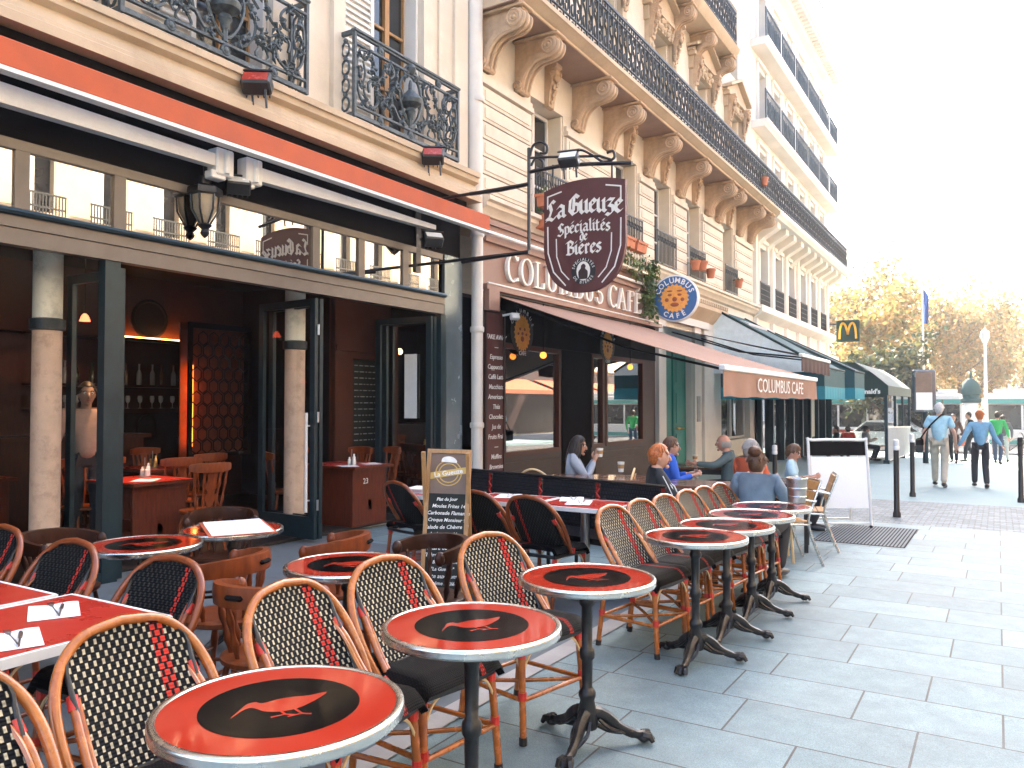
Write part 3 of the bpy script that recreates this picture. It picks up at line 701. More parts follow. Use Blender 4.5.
for zi, z in ((0, 1.485), (1, 1.835)):
    for k in range(15):
        y = 5.7+k*.19+rnd.uniform(-.03, .03)
        if zi == 1:
            o = put('bottle', rnd.choice(bm)); o.location = (-11.05, y, z); tag(o, 'bottle standing on the dim upper bar shelf', 'bottle', 'bottles on the bar shelf')
        else:
            o = put('wine_glass', gmesh); o.location = (-11.05, y, z); tag(o, 'stemmed glass on the dim lower bar shelf', 'glass', 'glasses on the bar shelf')
dk = MB(); dk.M = T(-11.19, 7.45, 2.86) @ RY(90); dk.lathe([(.3, 0), (.31, .03), (.27, .05), (.25, .03), (.002, .03)], 24); dk.M = ID
tag(dk.build('round_plaque', M['dark']), 'dark round plaque on the wall above the glowing bar shelf', 'plaque')
dk = MB(); dk.M = T(-10.86, 7.2, 1.2) @ RY(90) @ Matrix.Diagonal((1.25, 1, 1, 1)); dk.lathe([(.15, 0), (.15, .04), (.12, .05), (.002, .04)], 20); dk.M = ID
dk.box(-10.9, -10.86, 6.6, 8.2, .6, 1.42)
sub('alcove_panel', dk, M['inner_wall'], B1)
for (x, y, z, lab) in ((-9.2, 5.3, 2.55, 'small red glass pendant lamp over the bar room'), (-11.2, 3.4, 1.95, 'small pink shaded lamp glowing behind the waiter')):
    t = thing('pendant_lamp', lab, 'lamp', (x, y, z))
    q = MB(); q.tube([(0, 0, .1), (0, 0, 3.5-z)], .006, 5); q.build('cord', M['dark'], t)
    q = MB(); q.lathe([(.06, -.02), (.04, .04), (.015, .07)], 12, cap=False); q.build('lamp_shade', glow('lamp_glow', (1, .12, .05), 1.0 if z > 2.2 else .25), t)
point('bar_lamp', (-10.2, 5.2, 2.6), .6, (1, .45, .18)); point('room_lamp', (-7.2, 8.1, 3.0), .5, (1, .5, .25), .15)
tl = bpy.data.lights.new('table_lamp', 'SPOT'); tl.energy = 90; tl.color = (1, .52, .24); tl.spot_size = R(44); tl.spot_blend = .6; tl.shadow_soft_size = .08
to = bpy.data.objects.new('table_lamp', tl); COL.objects.link(to); to.location = (-7.95, 5.2, 3.35)

# awning cassette, arms
aw = thing('orange_awning', 'rolled up orange awning with white folding arms over the cafe front', 'awning', (-6.1, 3, 4.1))
a = MB(); a.cbox(-6.16, -6.07, -4, 9.28, 3.99, 4.205, .012); sub('valance', a, M['orange'], aw)
a = MB(); a.box(-6.155, -6.055, -4, 9.29, 3.955, 3.988); sub('front_bar', a, M['white'], aw, 0)
a = MB(); a.tube([(-6.33, -4, 4.22), (-6.33, 9.2, 4.22)], .075, 14); sub('roller', a, M['orange'], aw)
for (ya, yb, w) in ((-1.0, 1.9, .17), (2.3, 4.98, .17), (5.33, 8.35, .12)):
    a = MB(); z0 = 3.80; a.prism([(ya, z0), (yb, z0+.02), (yb, z0+w*.8), (ya, z0+w)] if ya < 5 else [(ya, z0), (yb, z0+.06), (yb, z0+w), (ya, z0+.14)], Matrix(((0,0,1,-6.42),(1,0,0,0),(0,1,0,0),(0,0,0,1))), .1)
    e = yb if ya < 5 else ya
    a.cbox(-6.45, -6.29, e-.1, e+.1, 3.74, 4.0, .015); a.cbox(-6.43, -6.31, e-.14, e+.02, 3.70, 3.78, .01); a.tube([(-6.28, e, 3.76), (-6.28, e, 3.98)], .03, 8)
    sub('folding_arm', a, M['white'], aw)
# rain pipe between the two houses
pp = MB(); pp.tube([(FX+.12, 9.56, 0), (FX+.12, 9.56, 4.35)], .085, 12); pp.tube([(FX+.07, 9.56, 4.35), (FX+.07, 9.56, 14)], .12, 12)
for z in (1.2, 2.6, 4.0, 6.0): pp.lathe([(.10, 0), (.105, .02), (.105, .06), (.10, .08)], 12, (FX+.12, 9.56, z)); 
tag(pp.build('drainpipe', M['white_pipe']), 'white drainpipe running up between the two house fronts', 'drainpipe')
# ------------------------------------------------------------------ second building: corbelled balcony over the brown coffee shop
B2 = thing('corbelled_building', 'ornate cream stone building with scrolled corbels under a long iron balcony', 'building', (FX, 17, 0))
Y0, Y1 = 9.44, 25.3
WC = [11.9, 15.3, 17.4, 19.6, 22.6]; WW = .58
w2 = MB(); ops = [(c-WW, c+WW, 4.72, 6.72) for c in WC] + [(c-.62, c+.62, 7.62, 10.1) for c in (11.2, 14.2, 17.2, 20.2, 23.2)] + [(c-.6, c+.6, 11.3, 13.5) for c in (11.2, 14.2, 17.2, 20.2, 23.2)]
wall(w2, FX, Y0, Y1, 4.4, 17, ops, .38); w2.box(-18, FX-.55, Y0, Y1, 4.2, 17)
w2.box(FX-.5, FX-.4, Y0, Y1, 4.35, 4.45)
piers = [(9.72, WC[0]-WW)] + [(a+WW, b-WW) for a, b in zip(WC, WC[1:])] + [(WC[-1]+WW, 25.2)]
for a, b in piers:                                    # channelled stone blocks with raised fields
    n = 6; z0 = 4.75; st = (6.36-z0)/n
    for k in range(n):
        w2.box(FX, FX+.05, a+.05, b-.05, z0+k*st+.012, z0+(k+1)*st-.012)
        if b-a > .7: w2.box(FX+.05, FX+.066, a+.14, b-.14, z0+k*st+.06, z0+(k+1)*st-.06)
    w2.box(FX, FX+.09, a+.03, b-.03, 6.38, 6.46); w2.box(FX, FX+.06, a+.03, b-.03, 6.46, 6.55)
sub('wall', w2, M['stone_pale'], B2, 0)
sc = MB(); molding(sc, [(FX, 4.35), (-6.5, 4.38), (-6.46, 4.46), (-6.40, 4.5), (-6.40, 4.56), (-6.34, 4.58), (-6.34, 4.64), (FX, 4.69)], Y0+.25, Y1); sub('string_course', sc, M['stone_pale'], B2)
bs = MB(); molding(bs, [(FX, 7.42), (-5.86, 7.42), (-5.86, 7.46), (-5.80, 7.48), (-5.74, 7.54), (-5.70, 7.55), (-5.70, 7.62), (FX, 7.62)], Y0+.2, Y1); sub('balcony_slab', bs, M['stone'], B2)
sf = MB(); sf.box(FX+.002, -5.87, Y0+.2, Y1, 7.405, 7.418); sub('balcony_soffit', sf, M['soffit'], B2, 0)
def corbel_mesh(L=.80, Hh=.80, w=.27):
    m = MB(); c = [(0, 0), (L-.04, 0), (L-.04, -.07), (L-.08, -.07)]
    outl = crv([(L-.08, -.08), (L, -.16), (L-.02, -.28), (L-.12, -.345), (.44, -.38), (.29, -.47), (.20, -.60), (.165, -.72), (.13, -.79), (.04, -.80), (0, -.74)], 6)
    poly = c+[(p.x, p.y) for p in outl]
    m.prism(poly, Matrix(((1,0,0,0),(0,0,1,-w*.31),(0,1,0,0),(0,0,0,1))), w*.62)
    n_ = len(outl); th = lambda i: .13-.05*math.sin(math.pi*min(1, i/(n_-9))); inn = []
    for i in range(n_-6):
        a_ = outl[max(0, i-1)]; b_ = outl[min(n_-1, i+1)]; d_ = (b_-a_).normalized(); inn.append((outl[i].x+d_.y*th(i), outl[i].y-d_.x*th(i)))
    for i in range(n_-7):                              # S-shaped ribbon standing proud of the block
        m.prism([(outl[i].x, outl[i].y), (outl[i+1].x, outl[i+1].y), inn[i+1], inn[i]], Matrix(((1,0,0,0),(0,0,1,-w/2),(0,1,0,0),(0,0,0,1))), w)
    for sy in (-1, 1):                                # scrolls and ribs
        for (cx, cz, r) in ((L-.15, -.2, .135), (.085, -.72, .075)):
            old = m.M; m.M = T(cx, sy*w/2, cz) @ RX(-90*sy); m.lathe([(r, -.03), (r, .018), (r*.82, .03), (r*.72, .012), (r*.55, .012), (r*.45, .034), (r*.3, .016), (r*.15, .04), (.001, .042)], 14); m.M = old
        rib = [(p.x+.004, sy*(w/2-.03), p.y-.006) for p in outl]; m.tube(rib, .026, 6)
    m.tube([(p.x+.002, 0, p.y-.004) for p in outl], .034, 6, flat=1)
    m.tube([(.11, -w*.56, -.79), (.11, w*.56, -.79)], .05, 8)
    m.cbox(0, L+.02, -w*.6, w*.6, -.045, .0, .012)
    return m.mesh('corbel', M['stone_corbel'], 40)
cme = corbel_mesh()
for y in (9.86, 10.9, 12.92, 14.28, 16.36, 18.42, 20.62, 21.55, 23.62, 24.85): put('corbel', cme, B2, T(0, y-17, 7.40))
def keystone():
    m = MB(); m.prism([(0, 0), (.24, 0), (.24, -.06), (.19, -.08), (.21, -.16), (.15, -.24), (.10, -.5), (.08, -.72), (0, -.74)], Matrix(((1,0,0,0),(0,0,1,-.1),(0,1,0,0),(0,0,0,1))), .2)
    for sy in (-1, 1):
        old = m.M; m.M = T(.16, sy*.1, -.15) @ RX(-90*sy); m.lathe([(.075, -.02), (.075, .014), (.05, .02), (.03, .01), (.001, .025)], 10); m.M = old
    m.sphere((.19, 0, -.24), .07, 8, 6, sc=(.8, 1.1, 1)); r = random.Random(2)
    for k in range(12): m.sphere((.15-.006*k+.02, r.uniform(-.05, .05), -.32-.03*k), .035, 6, 4)
    return m.mesh('keystone', M['stone_corbel'], 40)
kme = keystone()
for c in WC: put('keystone', kme, B2, T(0, c-17, 7.40))
for c in WC:
    s = MB(); louvre(s, c+WW-.005, FX-.36, FX-.02, 4.74, 6.70, axis='X'); sub('shutter', s, M['shutter_cream'], B2, 0)
    win(B2, FX-.34, c-WW+.02, c+WW-.02, 4.74, 6.7, M['shutter'])
for c in (11.2, 14.2, 17.2, 20.2, 23.2):
    win(B2, FX-.34, c-.6, c+.6, 7.64, 10.08, M['shutter']); win(B2, FX-.34, c-.58, c+.58, 11.32, 13.48, M['shutter'])
    s = MB(); louvre(s, c+.615, FX-.36, FX-.02, 7.64, 10.08, axis='X'); sub('shutter', s, M['shutter_cream'], B2, 0)
    h = MB()                                          # carved window surround with a pediment
    for sy in (-1, 1): h.box(FX, FX+.14, c+sy*.64-(.2 if sy < 0 else 0), c+sy*.64+(.2 if sy > 0 else 0), 7.64, 10.1); put('keystone', kme, B2, T(.1, c+sy*.74-17, 10.42))
    h.box(FX, FX+.2, c-.95, c+.95, 10.42, 10.52); h.box(FX, FX+.12, c-.9, c+.9, 10.102, 10.4)
    old = h.M; h.M = Matrix(((0,0,1,FX),(1,0,0,c),(0,1,0,10.52),(0,0,0,1))); h.prism([(-1.0, 0), (1.0, 0), (1.0, .06), (0, .5), (-1.0, .06)], ID, .16); h.prism([(-1.06, .07), (0, .53), (1.06, .07), (1.06, .15), (0, .62), (-1.06, .15)], ID, .3); h.M = old
    r = random.Random(int(c*10))
    for k in range(26): h.sphere((FX+.13, c+r.uniform(-.6, .6), 10.12+r.uniform(.02, .3)), r.uniform(.04, .08), 6, 4)
    for k in range(30):
        sy = r.choice((-1, 1)); h.sphere((FX+.15, c+sy*r.uniform(.68, .8), 9.0+r.uniform(0, 1.0)), r.uniform(.035, .06), 6, 4)
    sub('window_surround', h, M['stone'], B2)
ub = MB(); molding(ub, [(FX, 11.0), (-6.0, 11.0), (-5.9, 11.1), (-5.86, 11.2), (FX, 11.2)], 13.0, 21.4); sub('upper_balcony_slab', ub, M['stone'], B2)
for y in (13.2, 14.9, 16.5, 17.9, 19.5, 21.2): put('corbel', cme, B2, T(0, y-17, 10.98) @ Matrix.Diagonal((.8, .9, 1, 1)))
# long wrought iron balcony railing made of repeated scrolls
def scroll_rail(y0, y1, z, X, step=.42, h=1.0):
    m = MB(); L = y1-y0; n = int(round(L/step)); st = L/n
    for zz, hh in ((.05, .03), (.16, .02), (h-.14, .02), (h, .045)): m.box(X-.018, X+.018, y0, y1, z+zz-hh/2, z+zz+hh/2)
    S = [(.5, .16), (.5, .86)]
    s1 = [(p.x, p.y) for p in crv([(.10, .30), (.2, .2), (.36, .26), (.38, .42), (.22, .5), (.1, .62), (.16, .8), (.32, .8), (.36, .68), (.26, .64)], 3)]
    s2 = [(p.x, p.y) for p in crv([(.9, .72), (.8, .82), (.64, .76), (.62, .6), (.78, .52), (.9, .4), (.84, .22), (.68, .22), (.64, .34), (.74, .38)], 3)]
    for i in range(n):
        for pl, r in ((s1, .019), (s2, .019)): m.tube([(X, y0+(i+u)*st, z+v*h) for u, v in pl], r, 4)
        m.box(X-.012, X+.012, y0+i*st-.013, y0+i*st+.013, z, z+h)
        m.box(X-.010, X+.010, y0+(i+.5)*st-.009, y0+(i+.5)*st+.009, z, z+h)
        for u, v in ((.5, .5), (.24, .36), (.76, .66), (.25, .08), (.75, .08), (.25, .93), (.75, .93), (0, .5)): m.sphere((X, y0+(i+u)*st, z+v*h), .038, 6, 4, sc=(.6, 1, 1))
    return m
sub('balcony_railing', scroll_rail(Y0+.25, Y1-.05, 7.62, -5.78), M['iron'], B2)
sub('balcony_railing', scroll_rail(13.05, 21.35, 11.2, -5.95), M['iron'], B2)

# fascia with the shop's name
fa = MB(); fa.box(FX, -6.5, 9.72, 16.9, 3.28, 4.34); fa.box(-6.5, -6.44, 9.74, 16.9, 3.98, 4.05); fa.box(-6.5, -6.42, 9.74, 16.9, 3.26, 3.34); fa.box(-6.5, -6.4, 9.76, 10.05, 2.95, 3.26); fa.box(-6.5, -6.46, 9.74, 16.9, 4.25, 4.33)
shop = sub('shop_fascia', fa, M['brown_fascia'], B2, 0)
tr = MB(); tr.tube([(-6.40, 9.74, 4.10), (-6.40, 16.9, 4.10)], .03, 8); tr.box(-6.44, -6.41, 9.76, 16.88, 3.345, 3.365); sub('fascia_trim', tr, M['white'], B2)
le = MB()
Ml = Matrix(((0,0,1,-6.497),(1,0,0,13.02),(0,1,0,3.47),(0,0,0,1)))
nib_text(le, 'COLUMBUS CAFÉ', Ml, .57, SERIF, (.045, .012), .06, sp=.16, space=.42, grow=.018)
text_mb(le, '& CO', Matrix(((0,0,1,-6.49),(1,0,0,16.15),(0,1,0,3.62),(0,0,0,1))) @ RZ(90), .14, .03)
o = sub('lettering', le, M['cream_letter'], B2, 0)
# shop front: dark timber and windows; upper band blackened for the awning's deep shade, dark entrance
sf = MB(); SFX = FX
wall(sf, SFX, 9.72, 16.9, 0, 3.26, [(10.42, 12.35, .72, 2.5), (12.52, 13.52, .0, 2.5), (13.62, 14.16, .72, 2.5), (14.26, 16.2, .72, 2.5)], .1)
sf.box(SFX-.5, SFX-.4, 9.72, 16.9, 0, 3.26)
for a, b in ((10.45, 12.3), (13.65, 16.15)):
    sf.box(SFX, SFX+.03, a, b, .55, .62); sf.box(SFX, SFX+.02, a+.1, b-.1, .12, .48)
sf.box(FX+.002, FX+.012, 10.4, 16.9, 2.52, 3.25, 1); sf.box(FX+.002, FX+.012, 12.4, 13.58, 0, 2.515, 1); sub('shop_front', sf, [M['brown_dark'], M['dark']], B2, 0)  # second material: dark fascia and under-awning shade in one colour
for a, b in ((10.42, 12.35), (13.62, 14.16), (14.26, 16.2)):
    ff = MB()
    for q in ((a, a+.07, .72, 2.5), (b-.07, b, .72, 2.5), (a+.07, b-.07, .72, .79), (a+.07, b-.07, 2.43, 2.5)): ff.box(SFX-.09, SFX+.015, *q)
    sub('shop_window_frame', ff, M['wood_red'], B2, 0)
for a, b in ((10.48, 12.29), (13.68, 14.1), (14.32, 16.14)):
    p = MB(); p.box(SFX-.05, SFX-.042, a, b, .78, 2.44); sub('shop_window', p, M['pane_shop'], B2, 0)
sw = MB(); sw.box(SFX-.395, SFX-.39, 9.8, 16.8, 0, 3.2); sub('shop_interior', sw, M['dark'], B2, 0)
# menu board beside the shop
mb_ = MB(); mb_.cbox(FX+.01, FX+.06, 9.84, 10.41, .2, 3.0, .01); mn = tag(mb_.build('menu_board', M['maroon']), 'tall maroon take away menu board with white handwriting beside the drainpipe', 'menu board')
for k, s in enumerate(['TAKE AWAY', '—', 'Espresso', 'Cappuccino', 'Caffè Latte', 'Macchiato', 'Americano', 'Thés', 'Chocolats', 'Jus de', 'Fruits Frais', '—', 'Muffins', 'Brownies', 'Cookies']):
    ml = MB(); text_mb(ml, s, Matrix(((0,0,1,FX+.062),(1,0,0,10.17),(0,1,0,2.57-k*.152),(0,0,0,1))), .102, .003, shear=.15, bold=.001); ml.build('handwritten_line', M['chalk'], mn, 0)
mf = MB()
for q in ((9.84, 9.89, .2, 3.0), (10.36, 10.41, .2, 3.0), (9.89, 10.36, 2.95, 3.0)): mf.box(FX+.055, FX+.08, *q)
mf.build('frame', M['brown_dark'], mn, 0)
# window emblems of the shop (ring of letters round an orange sun)
def emblem(y, z, r, X, lab):
    t = thing('window_sticker', lab, 'sticker', (X, y, z))
    m = MB(); m.M = RY(90); m.lathe([(r, 0), (r, .006)], 24); m.build('disc', M['black_plastic'], t)
    s = MB(); n = 22; s.prism([((r*.62 if k % 2 else r*.72)*math.cos(k*math.pi/n), (r*.74 if k % 2 else r*.86)*math.sin(k*math.pi/n)-r*.05) for k in range(2*n)], Matrix(((0,0,1,.008),(1,0,0,0),(0,1,0,0),(0,0,0,1))), .004); s.build('sun', M['sun_face'], t, 0)
    f = MB()
    for a, b, q in ((-.2, .12, .09), (.2, .12, .09), (0, -.08, .1), (0, -.32, .16), (-.35, -.1, .08), (.35, -.1, .08)): f.sphere((.013, a*r, b*r), q*r, 8, 5, sc=(.02/q, 1, .8))
    f.build('face', M['sun_dark'], t)
    l = MB()
    for k, ch in enumerate('COLUMBUS'):
        an = 90+(3.5-k)*19; text_mb(l, ch, Matrix(((0,0,1,.014),(1,0,0,0),(0,1,0,0),(0,0,0,1))) @ RZ(an-90) @ T(0, r*.96, 0), r*.26, .004)
    text_mb(l, 'CAFE', Matrix(((0,0,1,.014),(1,0,0,0),(0,1,0,-r*.97),(0,0,0,1))), r*.27, .004)
    l.build('lettering', M['chalk'], t, 0); return t
emblem(11.0, 2.72, .36, FX+.02, 'orange sun sticker with ring of white letters above the left shop window')
emblem(14.3, 2.72, .34, FX+.02, 'orange sun sticker in shade above the middle of the coffee shop')
for y, z, l in ((11.3, 2.35, 'amber globe lamp glowing in the left coffee shop window'), (14.9, 2.3, 'amber globe lamp glowing in the right coffee shop window')):
    t = thing('shop_lamp', l, 'lamp', (FX+.25, y, z)); q = MB(); q.sphere((0, 0, 0), .055, 12, 8); q.build('globe', glow('amber', (1, .24, .03), .7), t)
    q = MB(); q.tube([(0, 0, .07), (0, 0, 3.2-z)], .007, 5); q.build('cord', M['dark'], t)
# white portal with green door, then the white shop beyond
po = MB(); wall(po, FX, 16.92, Y1, 0, 4.4, [(17.42, 19.42, 0, 3.0), (21.9, 24.9, .5, 2.9)], .25); po.box(FX-.5, FX-.4, 16.92, Y1, 0, 4.4)
for a, b in ((16.94, 17.40), (19.44, 19.9), (20.2, 20.5)): po.box(FX, FX+.08, a, b, 0, 3.5)
po.box(FX, FX+.12, 16.94, 20.5, 3.5, 3.68)
sub('portal_wall', po, M['plaster'], B2, 0)
dr = MB(); dr.box(FX-.22, FX-.16, 17.43, 19.41, gz(18), 2.99)
for a, b in ((17.5, 18.38), (18.46, 19.34)):
    for z0, z1 in ((.05, .9), (1.0, 1.9), (2.0, 2.85)): dr.box(FX-.16, FX-.135, a+.08, b-.08, z0, z1); dr.box(FX-.135, FX-.12, a+.16, b-.16, z0+.08, z1-.08)
dr.box(FX-.16, FX-.11, 18.385, 18.455, 0, 2.95)
do = sub('door', dr, M['door_green'], B2, 0)
hd = MB(); hd.tube([(FX-.05, 18.6, .95), (FX-.05, 18.95, .95)], .022, 8); hd.sphere((FX-.06, 18.6, .95), .04, 8, 6); hd.tube([(FX-.14, 18.62, .95), (FX-.05, 18.62, .95)], .012, 6)
for i, v in enumerate(hd.v): hd.v[i] = (v[0]-FX, v[1]-17, v[2])
hd.build('handle', M['brass'], do)
ip = MB(); ip.box(FX+.08, FX+.1, 19.55, 19.80, 1.1, 1.75); ip.box(FX+.1, FX+.105, 19.60, 19.75, 1.2, 1.65); ip.lathe([(.05, 0), (.05, .03)], 10, (0, 0, 0)) if False else None
sub('intercom', ip, M['grey_plastic'], B2, 0)
# white shop window with goods seen through it
win(B2, FX-.22, 21.92, 24.88, .52, 2.88, M['white'], pane_m=M['pane_shop'], cross=False)
rl = MB(); rnd = random.Random(4)
for k in range(90): a = rnd.uniform(21.95, 24.8); z = .55+.26*rnd.randrange(9); rl.box(FX-.35, FX-.28, a, a+rnd.uniform(.05, .16), z, z+rnd.uniform(.06, .2), rnd.randrange(4))
sub('goods', rl, [M['teal'], M['wood_pale'], M['leaf'], M['white']], B2, 0)
# flaking cornice under the string course
cn = MB(); molding(cn, [(FX, 3.7), (-6.55, 3.75), (-6.4, 3.95), (-6.35, 4.0), (-6.35, 4.1), (FX, 4.1)], 17.6, 21.8); n = 26
for k in range(n): cn.box(FX, -6.33, 17.65+k*.16, 17.73+k*.16, 4.11, 4.2)
sub('carved_cornice', cn, M['stone'], B2)
gy = MB(); gy.box(FX, -6.1, 22.2, 25.25, 2.95, 3.9); gy.prism([(-6.1, 3.05), (-5.9, 3.15), (-5.9, 3.8), (-6.1, 3.9)], Matrix(((1,0,0,0),(0,0,1,22.2),(0,1,0,0),(0,0,0,1))), 3.05); sub('shop_box_fascia', gy, M['render_grey'], B2, 0)

# ------------------------------------------------------------------ third building: tall white corner house
B3 = thing('corner_building', 'tall white corner building with rows of balconies at far end of street', 'building', (FX, 32, 0))
Z0, Z1 = 25.32, 38.6
WY = [26.6+2.05*k for k in range(6)]; w3 = MB()
ops = [(c-.5, c+.5, a, b) for c in WY for a, b in ((4.9, 6.7), (7.8, 9.9), (10.75, 12.6), (13.4, 15.3))]
wall(w3, FX, Z0, Z1, -.8, 17, ops, .3)
w3.box(-18, FX-.45, Z0, Z1, -.8, 17); w3.add([(-18, Z1, -.8), (FX, Z1, -.8), (FX, Z1, 17), (-18, Z1, 17)], [(3, 2, 1, 0)]); w3.add([(-18, Z0, 7.7), (FX, Z0, 7.7), (FX, Z0, 17), (-18, Z0, 17)], [(0, 1, 2, 3)])
for c in WY:
    for a, b in ((4.9, 6.7), (7.8, 9.9), (10.75, 12.6), (13.4, 15.3)):
        for sy in (-1, 1): w3.box(FX, FX+.06, c+sy*.5-(.16 if sy < 0 else -.002), c+sy*.5+(.16 if sy > 0 else -.002), a, b+.14)
        w3.box(FX, FX+.1, c-.7, c+.7, b+.142, b+.26)
for c in [Z0+.15]+[k+1.025 for k in WY]: w3.box(FX, FX+.12, c-.12, c+.12, 3.73, 4.28); w3.box(FX, FX+.12, c-.12, c+.12, 4.73, 7.2)
sub('wall', w3, M['stone_white'], B3, 0)
ml3 = MB(); molding(ml3, [(FX, 4.3), (-6.4, 4.4), (-6.3, 4.5), (-6.3, 4.7), (FX, 4.72)], Z0, Z1+.1)
molding(ml3, [(FX, 3.3), (-6.3, 3.4), (-6.2, 3.5), (-6.2, 3.7), (FX, 3.72)], Z0, Z1+.1); sub('string_course', ml3, M['stone_white'], B3)
for z, x in ((7.44, -5.72), (10.42, -6.08), (13.05, -6.05)):
    s = MB(); molding(s, [(FX, z-.04), (x-.1, z-.04), (x-.08, z+.0), (x-.03, z+.04), (x, z+.08), (x, z+.2), (FX, z+.2)], Z0+.02, Z1+.3); sub('balcony_slab', s, M['stone_white'], B3)
    if z < 8: sub('balcony_railing', scroll_rail(Z0+.05, Z1+.25, z+.2, x-.1, .5), M['iron'], B3)
    else:
        m = MB()
        for k in range(6):
            y = Z0+.15+k*2.25; m.M = ID
            for zz, h in ((z+.25, .03), (z+1.14, .05)): m.box(x-.12, x-.08, y, y+1.95, zz, zz+h)
            for j in range(14): m.box(x-.11, x-.09, y+j*.143, y+j*.143+.018, z+.25, z+1.14)
            for j in range(8): m.tube([(x-.1, y+.13+j*.24+.08*math.cos(a*math.pi/4), z+.65+.28*math.sin(a*math.pi/4)) for a in range(8)], .02, 4, closed=True)
            for yy in (y, y+1.95): m.box(x-.12, x-.08, yy-.02, yy+.02, z+.2, z+1.2)
        sub('balcony_railing', m, M['iron_worn_haze'], B3)  # paler than the near iron: distance haze put into the colour
for k in range(11):
    br = MB(); y = Z0+.6+k*1.2; br.prism([(FX, 7.4), (-5.95, 7.4), (-5.95, 7.22), (-6.1, 7.12), (-6.4, 6.95), (FX, 6.75)], Matrix(((1,0,0,0),(0,0,1,y),(0,1,0,0),(0,0,0,1))), .42)
    sub('bracket', br, M['stone_white'], B3, 0)
co = MB(); molding(co, [(FX, 16.2), (-6.4, 16.3), (-6.3, 16.5), (-6.0, 16.6), (-5.95, 16.8), (-5.85, 16.9), (-5.85, 17.05), (FX, 17.05)], Z0-.3, Z1+.6)
for k in range(40): co.box(-6.35, -6.05, Z0+k*.34, Z0+k*.34+.16, 16.4, 16.58)
sub('cornice', co, M['stone_white'], B3)
rf = MB(); rf.prism([(-18, 17.06), (-6.1, 17.06), (-7.0, 19.6), (-18, 20)], Matrix(((1,0,0,0),(0,0,1,Z0),(0,1,0,0),(0,0,0,1))), Z1-Z0+.3); sub('roof', rf, mat('zinc', (.22, .25, .28), .5, metal=.4), B3, 0)
m = MB()
for j in range(60): m.box(-5.97, -5.95, Z0+j*.23, Z0+j*.23+.03, 17.05, 17.9)
m.box(-5.98, -5.94, Z0, Z1+.5, 17.9, 17.95); sub('roof_railing', m, M['iron'], B3, 0)
for c in WY:
    for a, b in ((4.9, 6.7), (7.8, 9.9), (10.75, 12.6), (13.4, 15.3)): win(B3, FX-.27, c-.49, c+.49, a+.01, b-.01, M['shutter'], cross=False)
    g = MB(); y = c-.62                                # box railing of the low first-floor window
    g.box(FX+.07, FX+.10, y, y+1.24, 4.74, 4.78); g.box(FX+.07, FX+.10, y, y+1.24, 5.5, 5.54)
    for j in range(14): g.box(FX+.075, FX+.095, y+j*.094, y+j*.094+.02, 4.78, 5.5)
    for zz in (4.95, 5.12, 5.3): g.box(FX+.078, FX+.092, y, y+1.24, zz, zz+.02)
    sub('window_railing', g, M['iron'], B3, 0)
# ground floor under the dark awnings: dark shop front
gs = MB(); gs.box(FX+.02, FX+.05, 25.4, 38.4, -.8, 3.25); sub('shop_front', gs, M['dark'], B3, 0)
for k in range(9):
    y = 25.5+k*1.55; gs = MB(); gs.box(FX+.06, FX+.2, y, y+.16, -.8, 3.2); sub('shop_pillar', gs, M['frame'], B3, 0)
    if k < 8:
        gs = MB(); gs.box(FX+.052, FX+.058, y+.17, y+1.54, .2 if k % 3 else -.6, 2.6); sub('shop_window', gs, M['plaster'] if k == 5 else M['pane_shop'], B3, 0)  # the plaster one is a pale doorway, not a window
        gs = MB(); gs.box(FX+.06, FX+.14, y+.17, y+1.54, 2.6, 2.72); sub('shop_transom', gs, M['frame'], B3, 0)

# ------------------------------------------------------------------ across the street (mirrored in the windows)
B4 = thing('opposite_building', 'sunlit cream building across the street, mirrored in the cafe windows', 'building', (14, 8, 0))
OY = [-22+2.4*k for k in range(26)]; w4 = MB(); flo = [(4.6, 6.9), (8.0, 10.2), (11.2, 13.2), (14.2, 15.8)]
wall(w4, 14, -24, 80, -.5, 17.5, [(c-.55, c+.55, a, b) for c in OY for a, b in flo], .3, sgn=-1)
for z in (4.1, 7.4, 10.8, 13.8, 17.2): w4.box(13.7, 13.995, -24, 80, z, z+.22)
for c in OY:
    for a, b in flo: w4.box(13.9, 13.995, c-.75, c+.75, b+.02, b+.2)
sub('wall', w4, M['stone_sunny'], B4, 0)
r4 = MB(); w_ = MB(); sh4 = MB()
for c in OY:
    for a, b in flo:
        w_.box(14.28, 14.3, c-.55, c+.55, a, b)
        sh4.box(14.1, 14.15, c-.54, c-.05, a, b)
        for j in range(15): r4.box(13.66, 13.69, c-.75+j*.107, c-.71+j*.107, a-.4, a+.5)
        for zz in (a-.4, a+.05, a+.5): r4.box(13.65, 13.7, c-.77, c+.79, zz, zz+.06)
sub('window_glass', w_, M['window_dark'], B4, 0); sub('balcony_railing', r4, M['iron'], B4, 0); sub('shutter', sh4, M['shutter'], B4, 0)
g4 = MB(); g4.box(13.9, 13.99, -24, 80, -.4, 3.9); sub('shop_front', g4, M['brown_dark'], B4, 0)
for k, y in enumerate((12, 20, 28, 36, 43, 50, 57, 64)):
    t = thing('street_awning', 'orange shop awning across the street', 'awning', (13.8, y, 0), group='orange awnings across the street')
    a = MB(); a.prism([(13.85, 3.2), (11.8, 2.45), (11.8, 2.2), (11.85, 2.2), (11.85, 2.4), (13.85, 3.15)], Matrix(((1,0,0,0),(0,0,1,y-3),(0,1,0,0),(0,0,0,1))), 6); sub('fabric', a, M['orange'], t, 0)
